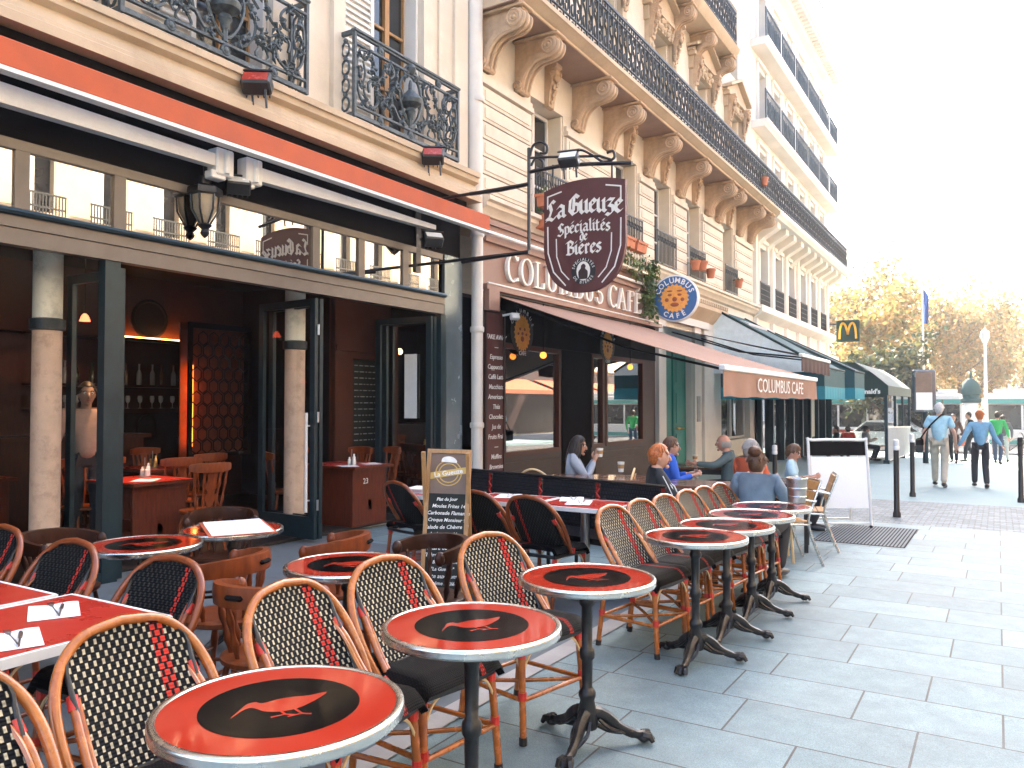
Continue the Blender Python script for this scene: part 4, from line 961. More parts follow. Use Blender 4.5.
# ------------------------------------------------------------------ hanging sign on its bracket
def plate(o): return Matrix(((1,0,0,o[0]),(0,0,-1,o[1]),(0,1,0,o[2]),(0,0,0,1)))      # x -> X, y -> up, z -> towards the camera (-Y)
SY = 8.3
sg = thing('hanging_sign', 'maroon shield beer sign hanging from a scrolled iron bracket', 'sign', (-3.5, SY, 4.2))
pTL, pTR = yp(545, 187, SY), yp(626, 175, SY); pB = yp(583, 292, SY)
sw_, sx_ = (pTR.x-pTL.x), (pTL.x+pTR.x)/2; zt, zb = (pTL.z+pTR.z)/2, pB.z; shh = zt-zb
sg.location = (sx_, SY, zb)
hw = sw_/2
shp = [(-hw, shh*.955)]+[(p.x, p.y) for p in crv([(-hw, shh*.955), (-hw*.5, shh*1.0), (0, shh*1.015), (hw*.5, shh*1.0), (hw, shh*.955)], 5)][1:]
shp += [(p.x, p.y) for p in crv([(hw, shh*.955), (hw*1.0, shh*.6), (hw*.99, shh*.36), (hw*.8, shh*.14), (hw*.42, shh*.02), (0, -.005), (-hw*.42, shh*.02), (-hw*.8, shh*.14), (-hw*.99, shh*.36), (-hw, shh*.6), (-hw, shh*.955)], 6)][1:-1]
b = MB(); b.prism(shp, plate((0, .025, 0)), .05); b.build('board', M['maroon'], sg, 0)
k = MB(); P0 = plate((0, -.0265, 0))
def line(mb, pts, w, M_, d=.003):
    for i_, (a, c) in enumerate(zip(pts, pts[1:])):
        a = Vector((*a, 0)); c = Vector((*c, 0)); e = (c-a).normalized(); n = Vector((-e.y, e.x, 0))*w/2; e = e*w*.3
        mb.prism([(q.x, q.y) for q in (a-n-e, a+n-e, c+n+e, c-n+e)], M_, d+.0006*(i_ % 2))
for s in (-1, 1):
    line(k, [(s*hw*.55, shh*.93), (s*hw*.9, shh*.9), (s*hw*.9, shh*.79)], .016, P0)
    line(k, [(s*hw*.9, shh*.62), (s*hw*.89, shh*.38), (s*hw*.75, shh*.2), (s*hw*.45, shh*.07)], .016, P0)
    line(k, [(s*hw*.68, shh*.5), (s*hw*.67, shh*.34), (s*hw*.55, shh*.2), (s*hw*.36, shh*.12)], .013, P0)
k.build('border', M['cream_letter'], sg, 0)
lt_ = MB(); q = P0 @ T(0, shh*.695, .0005)
nib_text(lt_, 'La Gueuze', q @ T(0, .015*shh, 0), hw*2*.275, GOTH, (.062, .05), .006, sp=.03, space=.12, base=lambda x: -.5*abs(x/hw)**2*.10*shh, grow=.018)
nib_text(lt_, 'Spécialités', P0 @ T(0, shh*.545, 0), hw*2*.17, GOTH, (.055, .045), .005, sp=.06, base=lambda x: -.5*abs(x/hw)**2*.12*shh, grow=.02)
nib_text(lt_, 'de', P0 @ T(0, shh*.465, 0), hw*2*.13, GOTH, (.06, .05), .005, sp=.06, grow=.02)
nib_text(lt_, 'Biéres', P0 @ T(0, shh*.345, 0), hw*2*.2, GOTH, (.06, .05), .005, sp=.06, grow=.02)
lt_.build('lettering', M['cream_letter'], sg, 0)
em = MB(); em.M = plate((0, -.026, shh*.185)); em.lathe([(hw*.3, 0), (hw*.3, .004)], 24); em.build('badge', M['black_plastic'], sg)
em = MB(); em.M = plate((0, -.031, shh*.185)) @ Matrix.Diagonal((.78, 1, 1, 1)); em.lathe([(hw*.215, 0), (hw*.215, .003)], 20); em.build('badge_oval', M['cream_letter'], sg)
em = MB(); em.M = plate((0, -.034, shh*.185))
em.prism([(p.x*hw, p.y*hw) for p in crv([(-.1, -.18), (-.12, -.02), (-.06, .06), (-.05, .12), (.01, .16), (.06, .11), (.05, .05), (.11, -.02), (.1, -.18)], 3)], ID, .003); em.build('badge_figure', M['brown_dark'], sg, 0)
em = MB()
for i, ch in enumerate('SPECIALITES'): text_mb(em, ch, P0 @ T(0, shh*.185, .006) @ RZ(72-i*14.4) @ T(0, hw*.255, 0), hw*.09, .002)
for i, ch in enumerate('DE BIERES'): text_mb(em, ch, P0 @ T(0, shh*.185, .006) @ RZ(-58+i*14.4) @ T(0, -hw*.255, 0), hw*.09, .002)
em.build('badge_lettering', M['cream_letter'], sg, 0)
bk = thing('sign_bracket', 'black scrolled iron bracket reaching out from the house to the shield sign', 'bracket', (FX, SY, 4.3))
m = MB()
A = lambda x, y: (lambda p: (p.x-FX, 0, p.z-4.3))(yp(x, y, SY))
def at(pts, r, n=6): m.tube([A(*p) for p in pts], r, n)
at([(529, 148), (529, 250)], .022); at([(470, 194), (500, 190), (529, 184)], .026); at([(462, 262), (500, 256), (529, 252)], .026)
at([(530, 172), (560, 166), (590, 164), (632, 163)], .024)
at([(530, 158), (552, 157), (600, 156), (612, 160)], .016)
cs = lambda pts: [(p.x, p.y) for p in crv(pts, 5)]
at(cs([(530, 156), (533, 146), (540, 142), (547, 146), (546, 153), (540, 153)]), .016); at(cs([(531, 166), (536, 158), (543, 162), (541, 170), (534, 170)]), .015)
at(cs([(570, 156), (580, 150), (592, 155), (604, 162), (614, 158), (613, 151), (607, 153)]), .016)
for x in (553, 612): at([(x, 165), (x, 186)], .012)
for v in m.v: pass
a0 = A(529, 184); m.tube([(0, 0, a0[2]), a0], .022, 6); a1 = A(529, 252); m.tube([(0, 0, a1[2]), a1], .022, 6)
m.box(0, .03, -.05, .05, a1[2]-.1, a0[2]+.1)
m.build('iron_arm', M['iron_black'], bk)
def flood(name, loc, lab, aim=(0, 0, 0), lens='lens', sc=1, legs=True, group=None):
    t = thing(name, lab, 'floodlight', loc, 0, group)
    m = MB(); m.M = RZ(aim[2]) @ RX(aim[0]); m.cbox(-.15*sc, .15*sc, -.09*sc, .09*sc, -.085*sc, .085*sc, .02*sc)
    for k in range(5): m.box((-.12+k*.06)*sc-.006, (-.12+k*.06)*sc+.006, .09*sc, .12*sc, -.07*sc, .07*sc)
    m.box(-.17*sc, .17*sc, -.11*sc, -.09*sc, .075*sc, .1*sc); m.build('housing', M['black_plastic'], t)
    l = MB(); l.M = RZ(aim[2]) @ RX(aim[0]); l.box(-.125*sc, .125*sc, -.096*sc, -.088*sc, -.065*sc, .065*sc); l.build('lens', M[lens], t, 0)
    y = MB(); 
    if legs:
        for s in (-1, 1): y.tube([(s*.1*sc, .02, -.05), (s*.1*sc, .04, -.26*sc)], .012, 6)
    else:
        y.tube([(0, .05, 0), (-.12, .08, .06), (-.25, .05, .04)], .018, 6)
    y.build('mount', M['black_plastic'], t); return t
p = fp(257, 84, -6.22); flood('floodlight', tuple(p), 'black floodlight with red lens on the ledge below the left balcony', (-35, 0, 35), 'red_lens', .95)
p = fp(433, 157, -6.22); flood('floodlight', tuple(p), 'black floodlight with red lens on ledge below the right balcony', (-35, 0, 35), 'red_lens', .95)
p = yp(238, 186, 5.2); flood('floodlight', tuple(p), 'black lamp with white lens tucked beside the lantern', (-50, 0, 55), 'lens', .8, False)
p = yp(433, 240, 8.2); flood('floodlight', tuple(p), 'black lamp with white lens at the end of the orange awning', (-50, 0, 55), 'lens', .85, False)
p = yp(569, 160, SY-.12); flood('floodlight', tuple(p), 'black floodlight sitting on the sign bracket above the shield', (-40, 0, 10), 'lens', .8)
p = fp(515, 317, FX+.4); t = flood('floodlight', tuple(p), 'small white spotlight under the left end of the brown awning', (-20, 0, 60), 'lens', .45, False)
for c in kids(t): c.data = c.data.copy(); c.data.materials.clear(); c.data.materials.append(M['white'])
# street lantern hanging under the awning
p = yp(205, 205, 4.9)
la = thing('wall_lantern', 'old black street lantern hanging under the orange awning', 'lantern', tuple(p))
m = MB(); m.lathe([(.0, .30), (.05, .28), (.06, .2), (.16, .16), (.17, .1), (.12, .09)], 6, cap=False)
for k in range(6):
    a = k*math.pi/3; m.tube([(.13*math.cos(a), .13*math.sin(a), .1), (.12*math.cos(a), .12*math.sin(a), -.05), (.05*math.cos(a), .05*math.sin(a), -.18)], .011, 5)
m.lathe([(.05, -.18), (.07, -.2), (.03, -.24), (.045, -.27), (.03, -.3), (.005, -.32)], 8); m.tube([(0, 0, .3), (0, 0, .5)], .02, 6); m.build('cage', M['iron_black'], la)
m = MB(); m.lathe([(.115, .09), (.105, -.05), (.04, -.175)], 6); m.build('glass', mat('milk_glass', (.35, .28, .19), .3), la)

# ------------------------------------------------------------------ round projecting sign, planters, ivy
rs = thing('round_sign', 'round blue and orange coffee sign with a smiling sun at the fascia end', 'sign', (-5.95, 16.45, 3.84), R(8)); rs.scale = (1.06, 1, 1.06)
m = MB(); m.M = plate((0, .06, 0)); m.lathe([(.46, 0), (.485, .02), (.485, .10), (.46, .12)], 36); m.build('case', M['white'], rs)
m = MB(); m.M = plate((0, -.062, 0)); m.lathe([(.45, 0), (.45, .006)], 36); m.build('disc', M['blue_sign'], rs)
m = MB(); n = 20; m.prism([((.30 if k % 2 else .26)*math.cos(k*math.pi/n), (.30 if k % 2 else .26)*math.sin(k*math.pi/n)) for k in range(2*n)], plate((0, -.069, 0)), .006); m.build('sun', M['sun_face'], rs, 0)
m = MB()
for a, b_, q, e in ((-.1, .07, .045, .6), (.1, .07, .045, .6), (0, -.02, .05, 1), (0, -.13, .09, .5), (-.16, -.03, .04, 1), (.16, -.03, .04, 1), (-.1, .15, .06, .3), (.1, .15, .06, .3)): m.sphere((a, -.076, b_), q, 8, 5, sc=(1, .1, e))
m.build('face', M['sun_dark'], rs)
m = MB(); Q = plate((0, -.069, 0))
for i, ch in enumerate('COLUMBUS'): text_mb(m, ch, Q @ RZ(66-i*18.9) @ T(0, .365, 0), .155, .006, bold=.003)
for i, ch in enumerate('CAFÉ'): text_mb(m, ch, Q @ RZ(-30+i*20) @ T(0, -.365, 0), .14, .006, bold=.003)
m.build('lettering', M['chalk'], rs, 0)
m = MB(); m.box(-.65, -.40, -.02, .02, -.02, .02); m.build('arm', M['iron_black'], rs, 0)

def leaf_cloud(mb, pts, n, size, rnd, spread, mi=2, droop=0.3):
    for k in range(n):
        p = Vector(rnd.choice(pts)); p = p+Vector((rnd.gauss(0, 1)*spread[0], rnd.gauss(0, 1)*spread[1], rnd.gauss(0, 1)*spread[2]))
        d = Vector((rnd.uniform(-1, 1), rnd.uniform(-1, 1), rnd.uniform(-1, .6)-droop)).normalized(); s = size*rnd.uniform(.6, 1.3)
        x = d.orthogonal().normalized(); x.rotate(Matrix.Rotation(rnd.uniform(0, 6.28), 3, d)); u = d.cross(x)
        mb.add([tuple(p), tuple(p+d*s*.5+x*s*.3), tuple(p+d*s), tuple(p+d*s*.5-x*s*.3+u*s*.1)], [(0, 1, 2, 3)], rnd.randrange(mi))
LV = [M['leaf'], M['leaf2']]
rnd = random.Random(21)
def planter(y, z, w, lab, n=40, tall=.14, X=FX+.22, group='terracotta planters on the window ledges', rnd_pot=False):
    t = thing('window_planter', lab, 'planter', (X, y, z), 0, group)
    m = MB()
    if rnd_pot: m.lathe([(.085, 0), (.12, .19), (.135, .19), (.135, .235), (.115, .235), (.11, .2)], 14)
    else:
        m.prism([(-.085, 0), (.085, 0), (.115, .2), (-.115, .2)], Matrix(((1,0,0,0),(0,0,1,-w/2),(0,1,0,0),(0,0,0,1))), w); m.box(-.13, .13, -w/2-.015, w/2+.015, .16, .21)
    m.build('pot', M['terracotta'], t)
    l = MB(); leaf_cloud(l, [(0, -w*.4+w*.8*i/8, .2) for i in range(9)], n, .1, rnd, (.05, .05, tall*.5), droop=-.5); l.build('foliage', LV, t, 0)
    return t
planter(11.5, 4.45, .5, 'terracotta planter on first floor ledge left of the shield sign', 30, .08)
planter(11.5, 4.82, .4, 'upper terracotta pot hooked on a window rail left of the shield sign', 14, .05)
planter(14.75, 4.72, .55, 'terracotta planter with low greenery just right of the shield sign', 40, .06)
planter(15.4, 4.72, .5, 'terracotta planter above the trailing ivy', 40, .06)
planter(18.85, 4.84, .3, 'round terracotta pot on the railing right of the shop ivy', 10, .04, FX+.30, rnd_pot=True)
planter(19.35, 4.9, .3, 'round terracotta pot, middle of the three round pots', 10, .04, FX+.32, rnd_pot=True)
planter(20.0, 4.8, .3, 'round terracotta pot hanging lowest on the railing', 10, .04, FX+.32, rnd_pot=True)
planter(22.6, 4.88, .3, 'farthest terracotta pot on the last railed window', 10, .04, FX+.32, rnd_pot=True)
planter(23.3, 7.9, .3, 'pot with bare flower stalks on the end of long balcony', 24, .5, -5.72, rnd_pot=True)
for c in WC:                                          # low iron guard in front of every first floor window
    g = MB(); X = FX+.12
    for zz in (4.74, 5.46): g.box(X-.012, X+.012, c-.62, c+.62, zz, zz+.03)
    for j in range(15): g.box(X-.008, X+.008, c-.61+j*.0865, c-.597+j*.0865, 4.77, 5.46)
    for j in range(7): g.tube([(X, c-.52+j*.173+.06*math.cos(a*math.pi/4), 5.3+.07*math.sin(a*math.pi/4)) for a in range(8)], .009, 4, closed=True)
    sub('window_railing', g, M['iron'], B2, 0)
iv = thing('ivy_plant', 'green ivy trailing from the ledge down past the shop name', 'plant', (FX+.25, 15.8, 4.2))
m = MB(); pts = [(0, -1.3+.14*i, .28+.05*math.sin(i)) for i in range(14)]+[(.02, .1+.08*math.sin(i*1.3), .3-.09*i) for i in range(12)]*2+[(0, -.4, .1), (0, -.8, .15), (0, .25, .1), (0, .3, -.2)]
leaf_cloud(m, pts, 950, .105, rnd, (.06, .11, .09)); m.build('foliage', LV, iv, 0)
m = MB()
for j in range(7): m.tube(crv([(-.05, -1+.3*j, .4), (0, -.9+.28*j, .2), (.02, -.3+.08*j, -.1-.06*j)], 4), .008, 4)
m.build('stem', M['bark'], iv)
mk = MB(); mk.box(FX, FX+.3, 14.3, 15.75, 4.30, 4.34)
for j in range(10): mk.box(FX+.27, FX+.29, 14.32+j*.155, 14.34+j*.155, 4.34, 4.66)
tag(mk.build('plant_shelf', M['shutter_cream'], smooth=0), 'cream plant shelf carrying the ivy above the shop name', 'shelf')

# ------------------------------------------------------------------ awnings along the street
def grid_awning(t, pts_fn, nu, nv, m, name='fabric'):
    b = MB(); b.grid(pts_fn, nu, nv, thick=.008); b.uv = [(0, 0)]*len(b.uv); return b.build(name, m, t, 60)
def sloped_awning(lab, Ya, Yb, Xf, zb, zf, drop, m, mv, sag=.05, text=None, side_m=None):
    t = thing('shop_awning', lab, 'awning', (FX, (Ya+Yb)/2, 0)); o = (FX, (Ya+Yb)/2)
    f = lambda u, v: (0+(Xf-FX)*v, Ya+(Yb-Ya)*u-o[1], zb+(zf-zb)*v-sag*math.sin(math.pi*v)*(.7+.3*math.cos(u*12.6)))
    grid_awning(t, f, 12, 10, m)
    g = lambda u, v: (Xf-FX+.012+.014*math.sin(u*46)*v, Ya+(Yb-Ya)*u-o[1], zf-.045-drop*v+.008*math.sin(u*31)*v)
    b = MB(); b.grid(g, 70, 3, thick=.006); b.uv = [(0, 0)]*len(b.uv); b.build('valance', mv, t, 60)
    b = MB(); b.cbox(Xf-FX-.04, Xf-FX+.045, Ya-o[1]-.02, Yb-o[1]+.02, zf-.045, zf+.03, .012); b.build('front_bar', M['white'], t)
    for y in (Ya+.5, Yb-.5):
        b = MB(); b.tube([(.1, y-o[1], zb-.12), ((Xf-FX)*.5, y+.5*(1 if y < o[1] else -1)-o[1], (zb+zf)/2-.22), (Xf-FX-.06, y-o[1], zf-.03)], .02, 6)
        b.build('folding_arm', M['iron_black'], t)
    if text:
        l = MB(); text_mb(l, text[0], Matrix(((0,0,1,Xf-FX+.040),(1,0,0,text[1]-o[1]),(0,1,0,zf-.045-drop*.5),(0,0,0,1))), text[2], .002, sx=text[3]); l.build('lettering', M['chalk'], t, 0)
    return t
ta = sloped_awning('brown sloping awning lettered with the coffee shop name', 10.1, 16.2, -3.03, 3.24, 2.03, .34, M['awning_brown'], M['awning_brown'], .03, ('COLUMBUS CAFE', 13.3, .30, 1.35))
sloped_awning('darker brown awning, higher and beyond the lettered one', 17.2, 20.4, -3.5, 3.36, 2.58, .3, M['awning_dark'], M['awning_dark'], .02)
def boxed_awning(lab, Ya, Yb, Xf, zb, zf, drop, mtop, mside, mval, name='box_awning', band=.38):
    t = thing(name, lab, 'awning', (FX, (Ya+Yb)/2, 0)); oy = (Ya+Yb)/2
    b = MB(); b.grid(lambda u, v: ((Xf-FX)*v, Ya+(Yb-Ya)*u-oy, zb+(zf-zb)*v), 4, 6, thick=.01); b.uv = [(0,0)]*len(b.uv); b.build('fabric', mtop, t, 0)
    for y in (Ya, Yb):
        b = MB(); b.prism([(0, zb-.02), (Xf-FX, zf-.02), (Xf-FX, zf-.1), (0, zf-.1)], Matrix(((1,0,0,0),(0,0,1,y-oy),(0,1,0,0),(0,0,0,1))), .012); b.build('side_panel', mside, t, 0)
        b = MB(); b.box(.2, Xf-FX, y-oy, y-oy+.01, zf-.1-band, zf-.103); b.build('side_band', M['teal_dark'], t, 0)
        b = MB(); b.grid(lambda u, v: (.2+(Xf-FX-.2)*u, y-oy+.004+.02*math.sin(u*25)*v, zf-.1-band-drop*v), 24, 2, thick=.006); b.uv = [(0,0)]*len(b.uv); b.build('side_valance', mval, t, 60)
    b = MB(); b.box(Xf-FX, Xf-FX+.008, Ya-oy, Yb-oy, zf-.1-band, zf-.03); b.build('front_band', M['teal_dark'], t, 0)
    b = MB(); b.grid(lambda u, v: (Xf-FX+.01+.015*math.sin(u*50)*v, Ya+(Yb-Ya)*u-oy, zf-.1-band-drop*v), 50, 2, thick=.006); b.uv = [(0,0)]*len(b.uv); b.build('valance', mval, t, 60)
    b = MB()
    for y in (Ya, Yb): b.tube([(.02, y-oy, zb+.01), (Xf-FX, y-oy, zf+.01)], .035, 6)
    b.tube([(Xf-FX, Ya-oy, zf+.01), (Xf-FX, Yb-oy, zf+.01)], .03, 6); b.build('frame', M['green_dark'], t)
    return t
boxed_awning('teal box awning with pale side panel, nearer of the two teal awnings', 21.2, 24.3, -3.75, 4.15, 2.48, .32, M['teal_dark'], mat('panel_pale', (.72, .80, .80), .8, var=.08), M['teal'])
boxed_awning('teal awning with dark side, farther of the two teal awnings', 24.75, 26.7, -3.55, 4.05, 2.5, .32, M['teal_dark'], M['teal_dark'], M['teal'])
# dark green awning of the corner restaurant: straight box with a slanted front
gt = thing('corner_awning', 'dark green boxed awning with white letters over the corner restaurant terrace', 'awning', (FX, 30, 0))
ya, yb = 28.6, 36.5; zt_, zm_, zl_ = 2.95, 2.25, 1.84; xa, xb = -4.1, -3.08
pr = [(-6.4-FX, zl_), (xb-FX, zl_), (xb-FX, zm_-.1), (xa-FX, zt_), (-6.4-FX, zt_)]
for y in (ya, yb): b = MB(); b.prism(pr, Matrix(((1,0,0,0),(0,0,1,y-30),(0,1,0,0),(0,0,0,1))), .02); b.build('side_panel', M['green_dark'], gt, 0)
b = MB(); b.grid(lambda u, v: (xa-FX+(xb-xa)*v, ya-30+(yb-ya)*u, zt_+(zm_-.1-zt_)*v+.05*math.sin(math.pi*v)), 6, 5, thick=.01); b.uv = [(0,0)]*len(b.uv)
b.box(0.2, xa-FX, ya-30, yb-30, zt_-.01, zt_); b.build('fabric', M['green_lit'], gt, 60)
b = MB(); b.box(xb-FX, xb-FX+.012, ya-30, yb-30, zl_, zm_-.1); b.build('valance', M['green_lit'], gt, 0)
b = MB(); text_mb(b, "McDonald's", plate((xb-FX-.74, ya-30-.004, zl_+.12)), .215, .006, bold=.008); b.build('lettering', M['chalk'], gt, 0)
for y in (ya+.05, 31.2, 33.8, yb-.05):
    b = MB(); b.box(xb-FX-.12, xb-FX-.02, y-30-.05, y-30+.05, gz(y), zl_); b.box(xb-FX-.16, xb-FX+.02, y-30-.09, y-30+.09, gz(y), gz(y)+.12); b.build('post', M['frame'], gt, 0)
b = MB(); b.box(xb-FX-.07, xb-FX-.06, ya-30+.1, yb-30-.1, gz(33)+.15, zl_); b.build('glass_screen', M['clear'], gt, 0)
b = MB()
for j in range(44): y = ya+.15+j*.175; b.box(xb-FX-.03, xb-FX-.01, y-30, y-30+.025, gz(y)+.1, gz(y)+1.2)
for zz in (.1, 1.2): b.beam((xb-FX-.02, ya-30+.1, gz(ya)+zz), (xb-FX-.02, yb-30-.1, gz(yb)+zz), .03, .04)
b.build('railing', M['white'], gt, 0)
ms = thing('restaurant_sign', 'square dark green sign with yellow arched letter on building corner', 'sign', tuple(yp(848, 331, 39)))
b = MB(); b.cbox(-.5, .5, -.09, .09, -.5, .5, .03); b.build('case', M['green_dark'], ms)
b = MB(); sl_ = lambda s: [(p.x*s, p.y) for p in crv([(0, -.16), (.03, .02), (.09, .24), (.17, .33), (.24, .26), (.29, .02), (.31, -.36)], 5)]
for s in (-1, 1): line(b, sl_(s*1.15), .09, plate((0, -.094, .02)), .012)
b.build('emblem', M['yellow'], ms, 0)
b = MB(); b.box(-1.2, -.5, -.03, .03, .3, .36); b.build('arm', M['iron_black'], ms, 0)
# ------------------------------------------------------------------ terrace chairs, tables
def rattan_chair(label, group, weave='weave', cane='rattan', seat='weave_seat'):
    t = thing('rattan_chair', label, 'chair', (0, 0, 0), 0, group)
    half = crv([(-.02, .230, .45), (-.09, .250, .56), (-.17, .245, .69), (-.225, .205, .785), (-.258, .125, .852), (-.268, 0, .873)], 6)
    hoop = [tuple(p) for p in half]+[(p.x, -p.y, p.z) for p in half[::-1][1:]]
    m = MB(); m.tube(hoop, .0165, 9); m.build('hoop', M[cane], t, 60)
    for s in (-1, 1):
        m = MB(); pts = crv([(-.185, s*.188, .70), (-.13, s*.20, .64), (-.06, s*.205, .54), (.02, s*.208, .45)], 5); m.tube(pts, .013, 7)
        m.tube([(p[0], p[1]*.93, p[2]+.004) for p in pts], .009, 6)
        m.build('brace', M[cane], t, 60)
    def halfw(z):
        best = .06
        for p, q in zip(half, half[1:]):
            if min(p.z, q.z) <= z <= max(p.z, q.z):
                f = (z-p.z)/max(1e-6, q.z-p.z); return p.y+(q.y-p.y)*f, p.x+(q.x-p.x)*f
        return .02, -.268
    def pf(u, v):
        z = .485+.385*v; w, x = halfw(z); w = max(.012, min(.187+.01*v, w-.006)); y = (2*u-1)*w
        return (x+.008-.03*(1-(y/.2)**2)*(1-v*.8), y, z)
    m = MB(); m.grid(pf, 14, 18, thick=.014)
    m.uv = [(p[1]/.42+.5, (p[2]-.48)/.4) for p in m.v]; m.build('woven_back', M[weave], t, 50)
    ed = MB(); L = [pf(0, k/16) for k in range(17)]; U = [pf(1, k/16) for k in range(17)]; ed.tube(L+U[::-1], .0085, 6); ed.tube([pf(k/8, 0) for k in range(9)], .011, 6); ed.build('back_edge', M['iron_black'], t, 60)
    def sf_(u, v):                                     # woven seat rolled over its front edge
        x = -.20+.42*v; y = (2*u-1)*(.205+.025*v); e = max(0, (v-.86)/.14); z = .472-.012*math.sin(math.pi*v)*math.sin(math.pi*u)-.045*e*e
        ey = max(0, (abs(2*u-1)-.92)/.08); return (x-.012*e*e, y, z-.03*ey*ey)
    m = MB(); m.grid(sf_, 20, 20, thick=.03); m.uv = [(p[1]/.46+.5, (p[0]+.2)/.42) for p in m.v]; m.build('woven_seat', M[seat], t, 50)
    fr = MB(); fr.tube([(-.19, -.2, .43), (.20, -.222, .425), (.215, 0, .425), (.20, .222, .425), (-.19, .2, .43), (-.2, 0, .43)], .014, 6, closed=True)
    fr.build('seat_frame', M['iron_black'], t, 60)
    legs = [(.185, .205, .215, .225), (.185, -.205, .215, -.225), (-.17, .19, -.225, .20), (-.17, -.19, -.225, -.20)]
    for (xa, ya, xb, yb) in legs:
        m = MB(); m.tube([(xa, ya, .445), ((xa*2+xb)/3, (ya*2+yb)/3, .3), (xb, yb, .02)], [.0165, .0165, .0155], 8); lg = m.build('leg', M[cane], t, 60)
        f = MB(); f.tube([(xb, yb, 0), (xb-(xb-xa)*.08, yb-(yb-ya)*.08, .035)], .0185, 8); f.build('foot', M['rubber'], lg)
        b = MB()
        for z in (.215, .40): 
            k = (.445-z)/.425; px, py = xa+(xb-xa)*k, ya+(yb-ya)*k; b.tube([(px, py, z-.018), (px, py, z+.018)], .0195, 8)
        b.build('binding', M['red_binding'], lg)
    st = MB(); P = lambda i, z: (legs[i][0]+(legs[i][2]-legs[i][0])*(.445-z)/.425, legs[i][1]+(legs[i][3]-legs[i][1])*(.445-z)/.425, z)
    for i, j in ((0, 1), (0, 2), (1, 3), (2, 3)): st.tube([P(i, .195), P(j, .195)], .0115, 7)
    st.tube([P(0, .19), (0, 0, .185), P(3, .19)], .010, 6); st.tube([P(1, .20), (0, 0, .206), P(2, .20)], .010, 6)
    st.build('stretcher', M[cane], t, 60)
    br = MB()
    for i, j in ((0, 1), (1, 0), (0, 2), (2, 0), (1, 3), (3, 1)):
        a, c = Vector(P(i, .25)), Vector(P(j, .25)); d = c-a; br.tube(crv([a, a+d*.03+Vector((0, 0, .08)), a+d*.13+Vector((0, 0, .145)), a+d*.3+Vector((0, 0, .175))], 4), .006, 5)
    br.build('cane_brace', M['rattan_core'], t, 60)
    rb = MB()
    for s in (-1, 1):
        rb.tube([(-.188, s*.189, .71), (-.165, s*.194, .675)], .0165, 8)
        rb.tube([(.02, s*.223, .475), (.01, s*.225, .435)], .02, 8)
    rb.tube([(-.19+.38*k/12, -.14+.004*(-1)**k, .475-.010*math.sin(math.pi*(k/12))) for k in range(13)], .007, 5) if weave == 'weave' else None
    rb.build('binding', M['red_binding'], t, 60)
    return t
BIRD = [(p.x, p.y) for p in crv([(-.125, -.058), (-.108, -.008), (-.098, .014), (-.076, .022), (-.055, .014), (-.015, .032), (.03, .042), (.075, .046), (.125, .062), (.108, .03), (.085, .004), (.062, -.016), (.035, -.03), (.0, -.036), (-.04, -.03), (-.066, -.014), (-.086, -.008), (-.104, -.022)], 3, True)]
def round_table(label, group, bird=True):
    t = thing('round_table', label, 'table', (0, 0, 0), 0, group)
    m = MB(); m.lathe([(.0, .738), (.293, .738), (.293, .7545)], 56, cap=False); m.lathe([(.293, .7545), (.0005, .7545)], 56, cap=False); m.build('tabletop', M['enamel_red'], t, 30)
    m = MB(); m.lathe([(.198, .7546), (.198, .7555), (.0005, .7555)], 48, cap=False); m.build('black_disc', M['enamel_black'], t, 30)
    m = MB(); m.prism([(x*.86, y*1.25) for x, y in BIRD], T(0, 0, .7557), .0008)
    for x in (0, .04): m.tube([(x, -.030, .756), (x+.02, -.062, .756), (x-.012, -.078, .756)], .0045, 4, flat=.15); m.tube([(x+.02, -.062, .756), (x+.044, -.068, .756)], .004, 4, flat=.15)
    m.build('bird_emblem', M['enamel_red'], t, 0)
    m = MB(); m.lathe([(.288, .726), (.304, .724), (.311, .728), (.313, .735), (.311, .741), (.313, .747), (.312, .754), (.306, .7585), (.296, .7585), (.292, .7555)], 64, cap=False); m.build('rim', M['alu'], t, 60)
    m = MB(); m.lathe([(.11, .722), (.11, .735), (.035, .72), (.03, .66), (.036, .65), (.036, .635), (.026, .62), (.024, .44), (.034, .43), (.036, .41), (.034, .39), (.026, .38), (.024, .26), (.03, .25), (.04, .235), (.04, .22), (.032, .2), (.044, .15), (.05, .10), (.045, .075)], 16); m.build('pedestal', M['iron_black'], t, 50)
    for k in range(3):
        m = MB(); m.M = RZ(120*k); 
        m.tube(crv([(.03, 0, .14), (.08, 0, .125), (.15, 0, .07), (.22, 0, .038), (.265, 0, .034)], 5), [.03]*4+[.026]*5+[.021]*6+[.018]*6, 7, flat=1.1)
        m.tube(crv([(.04, 0, .09), (.10, .0, .06), (.16, 0, .05)], 4), .012, 5); m.tube(crv([(.05, .03, .12), (.10, .035, .08), (.17, .012, .05)], 4), .009, 5); m.tube(crv([(.05, -.03, .12), (.10, -.035, .08), (.17, -.012, .05)], 4), .009, 5)
        for s in (-1, 0, 1): m.tube([(.255, s*.014, .036), (.285, s*.024, .034), (.305-.008*abs(s), s*.03, .010)], [.017, .017, .011], 6)
        m.sphere((.26, 0, .02), .03, 8, 5, sc=(1, 1, .66)); m.build('foot', M['iron_black'], t, 50)
    return t
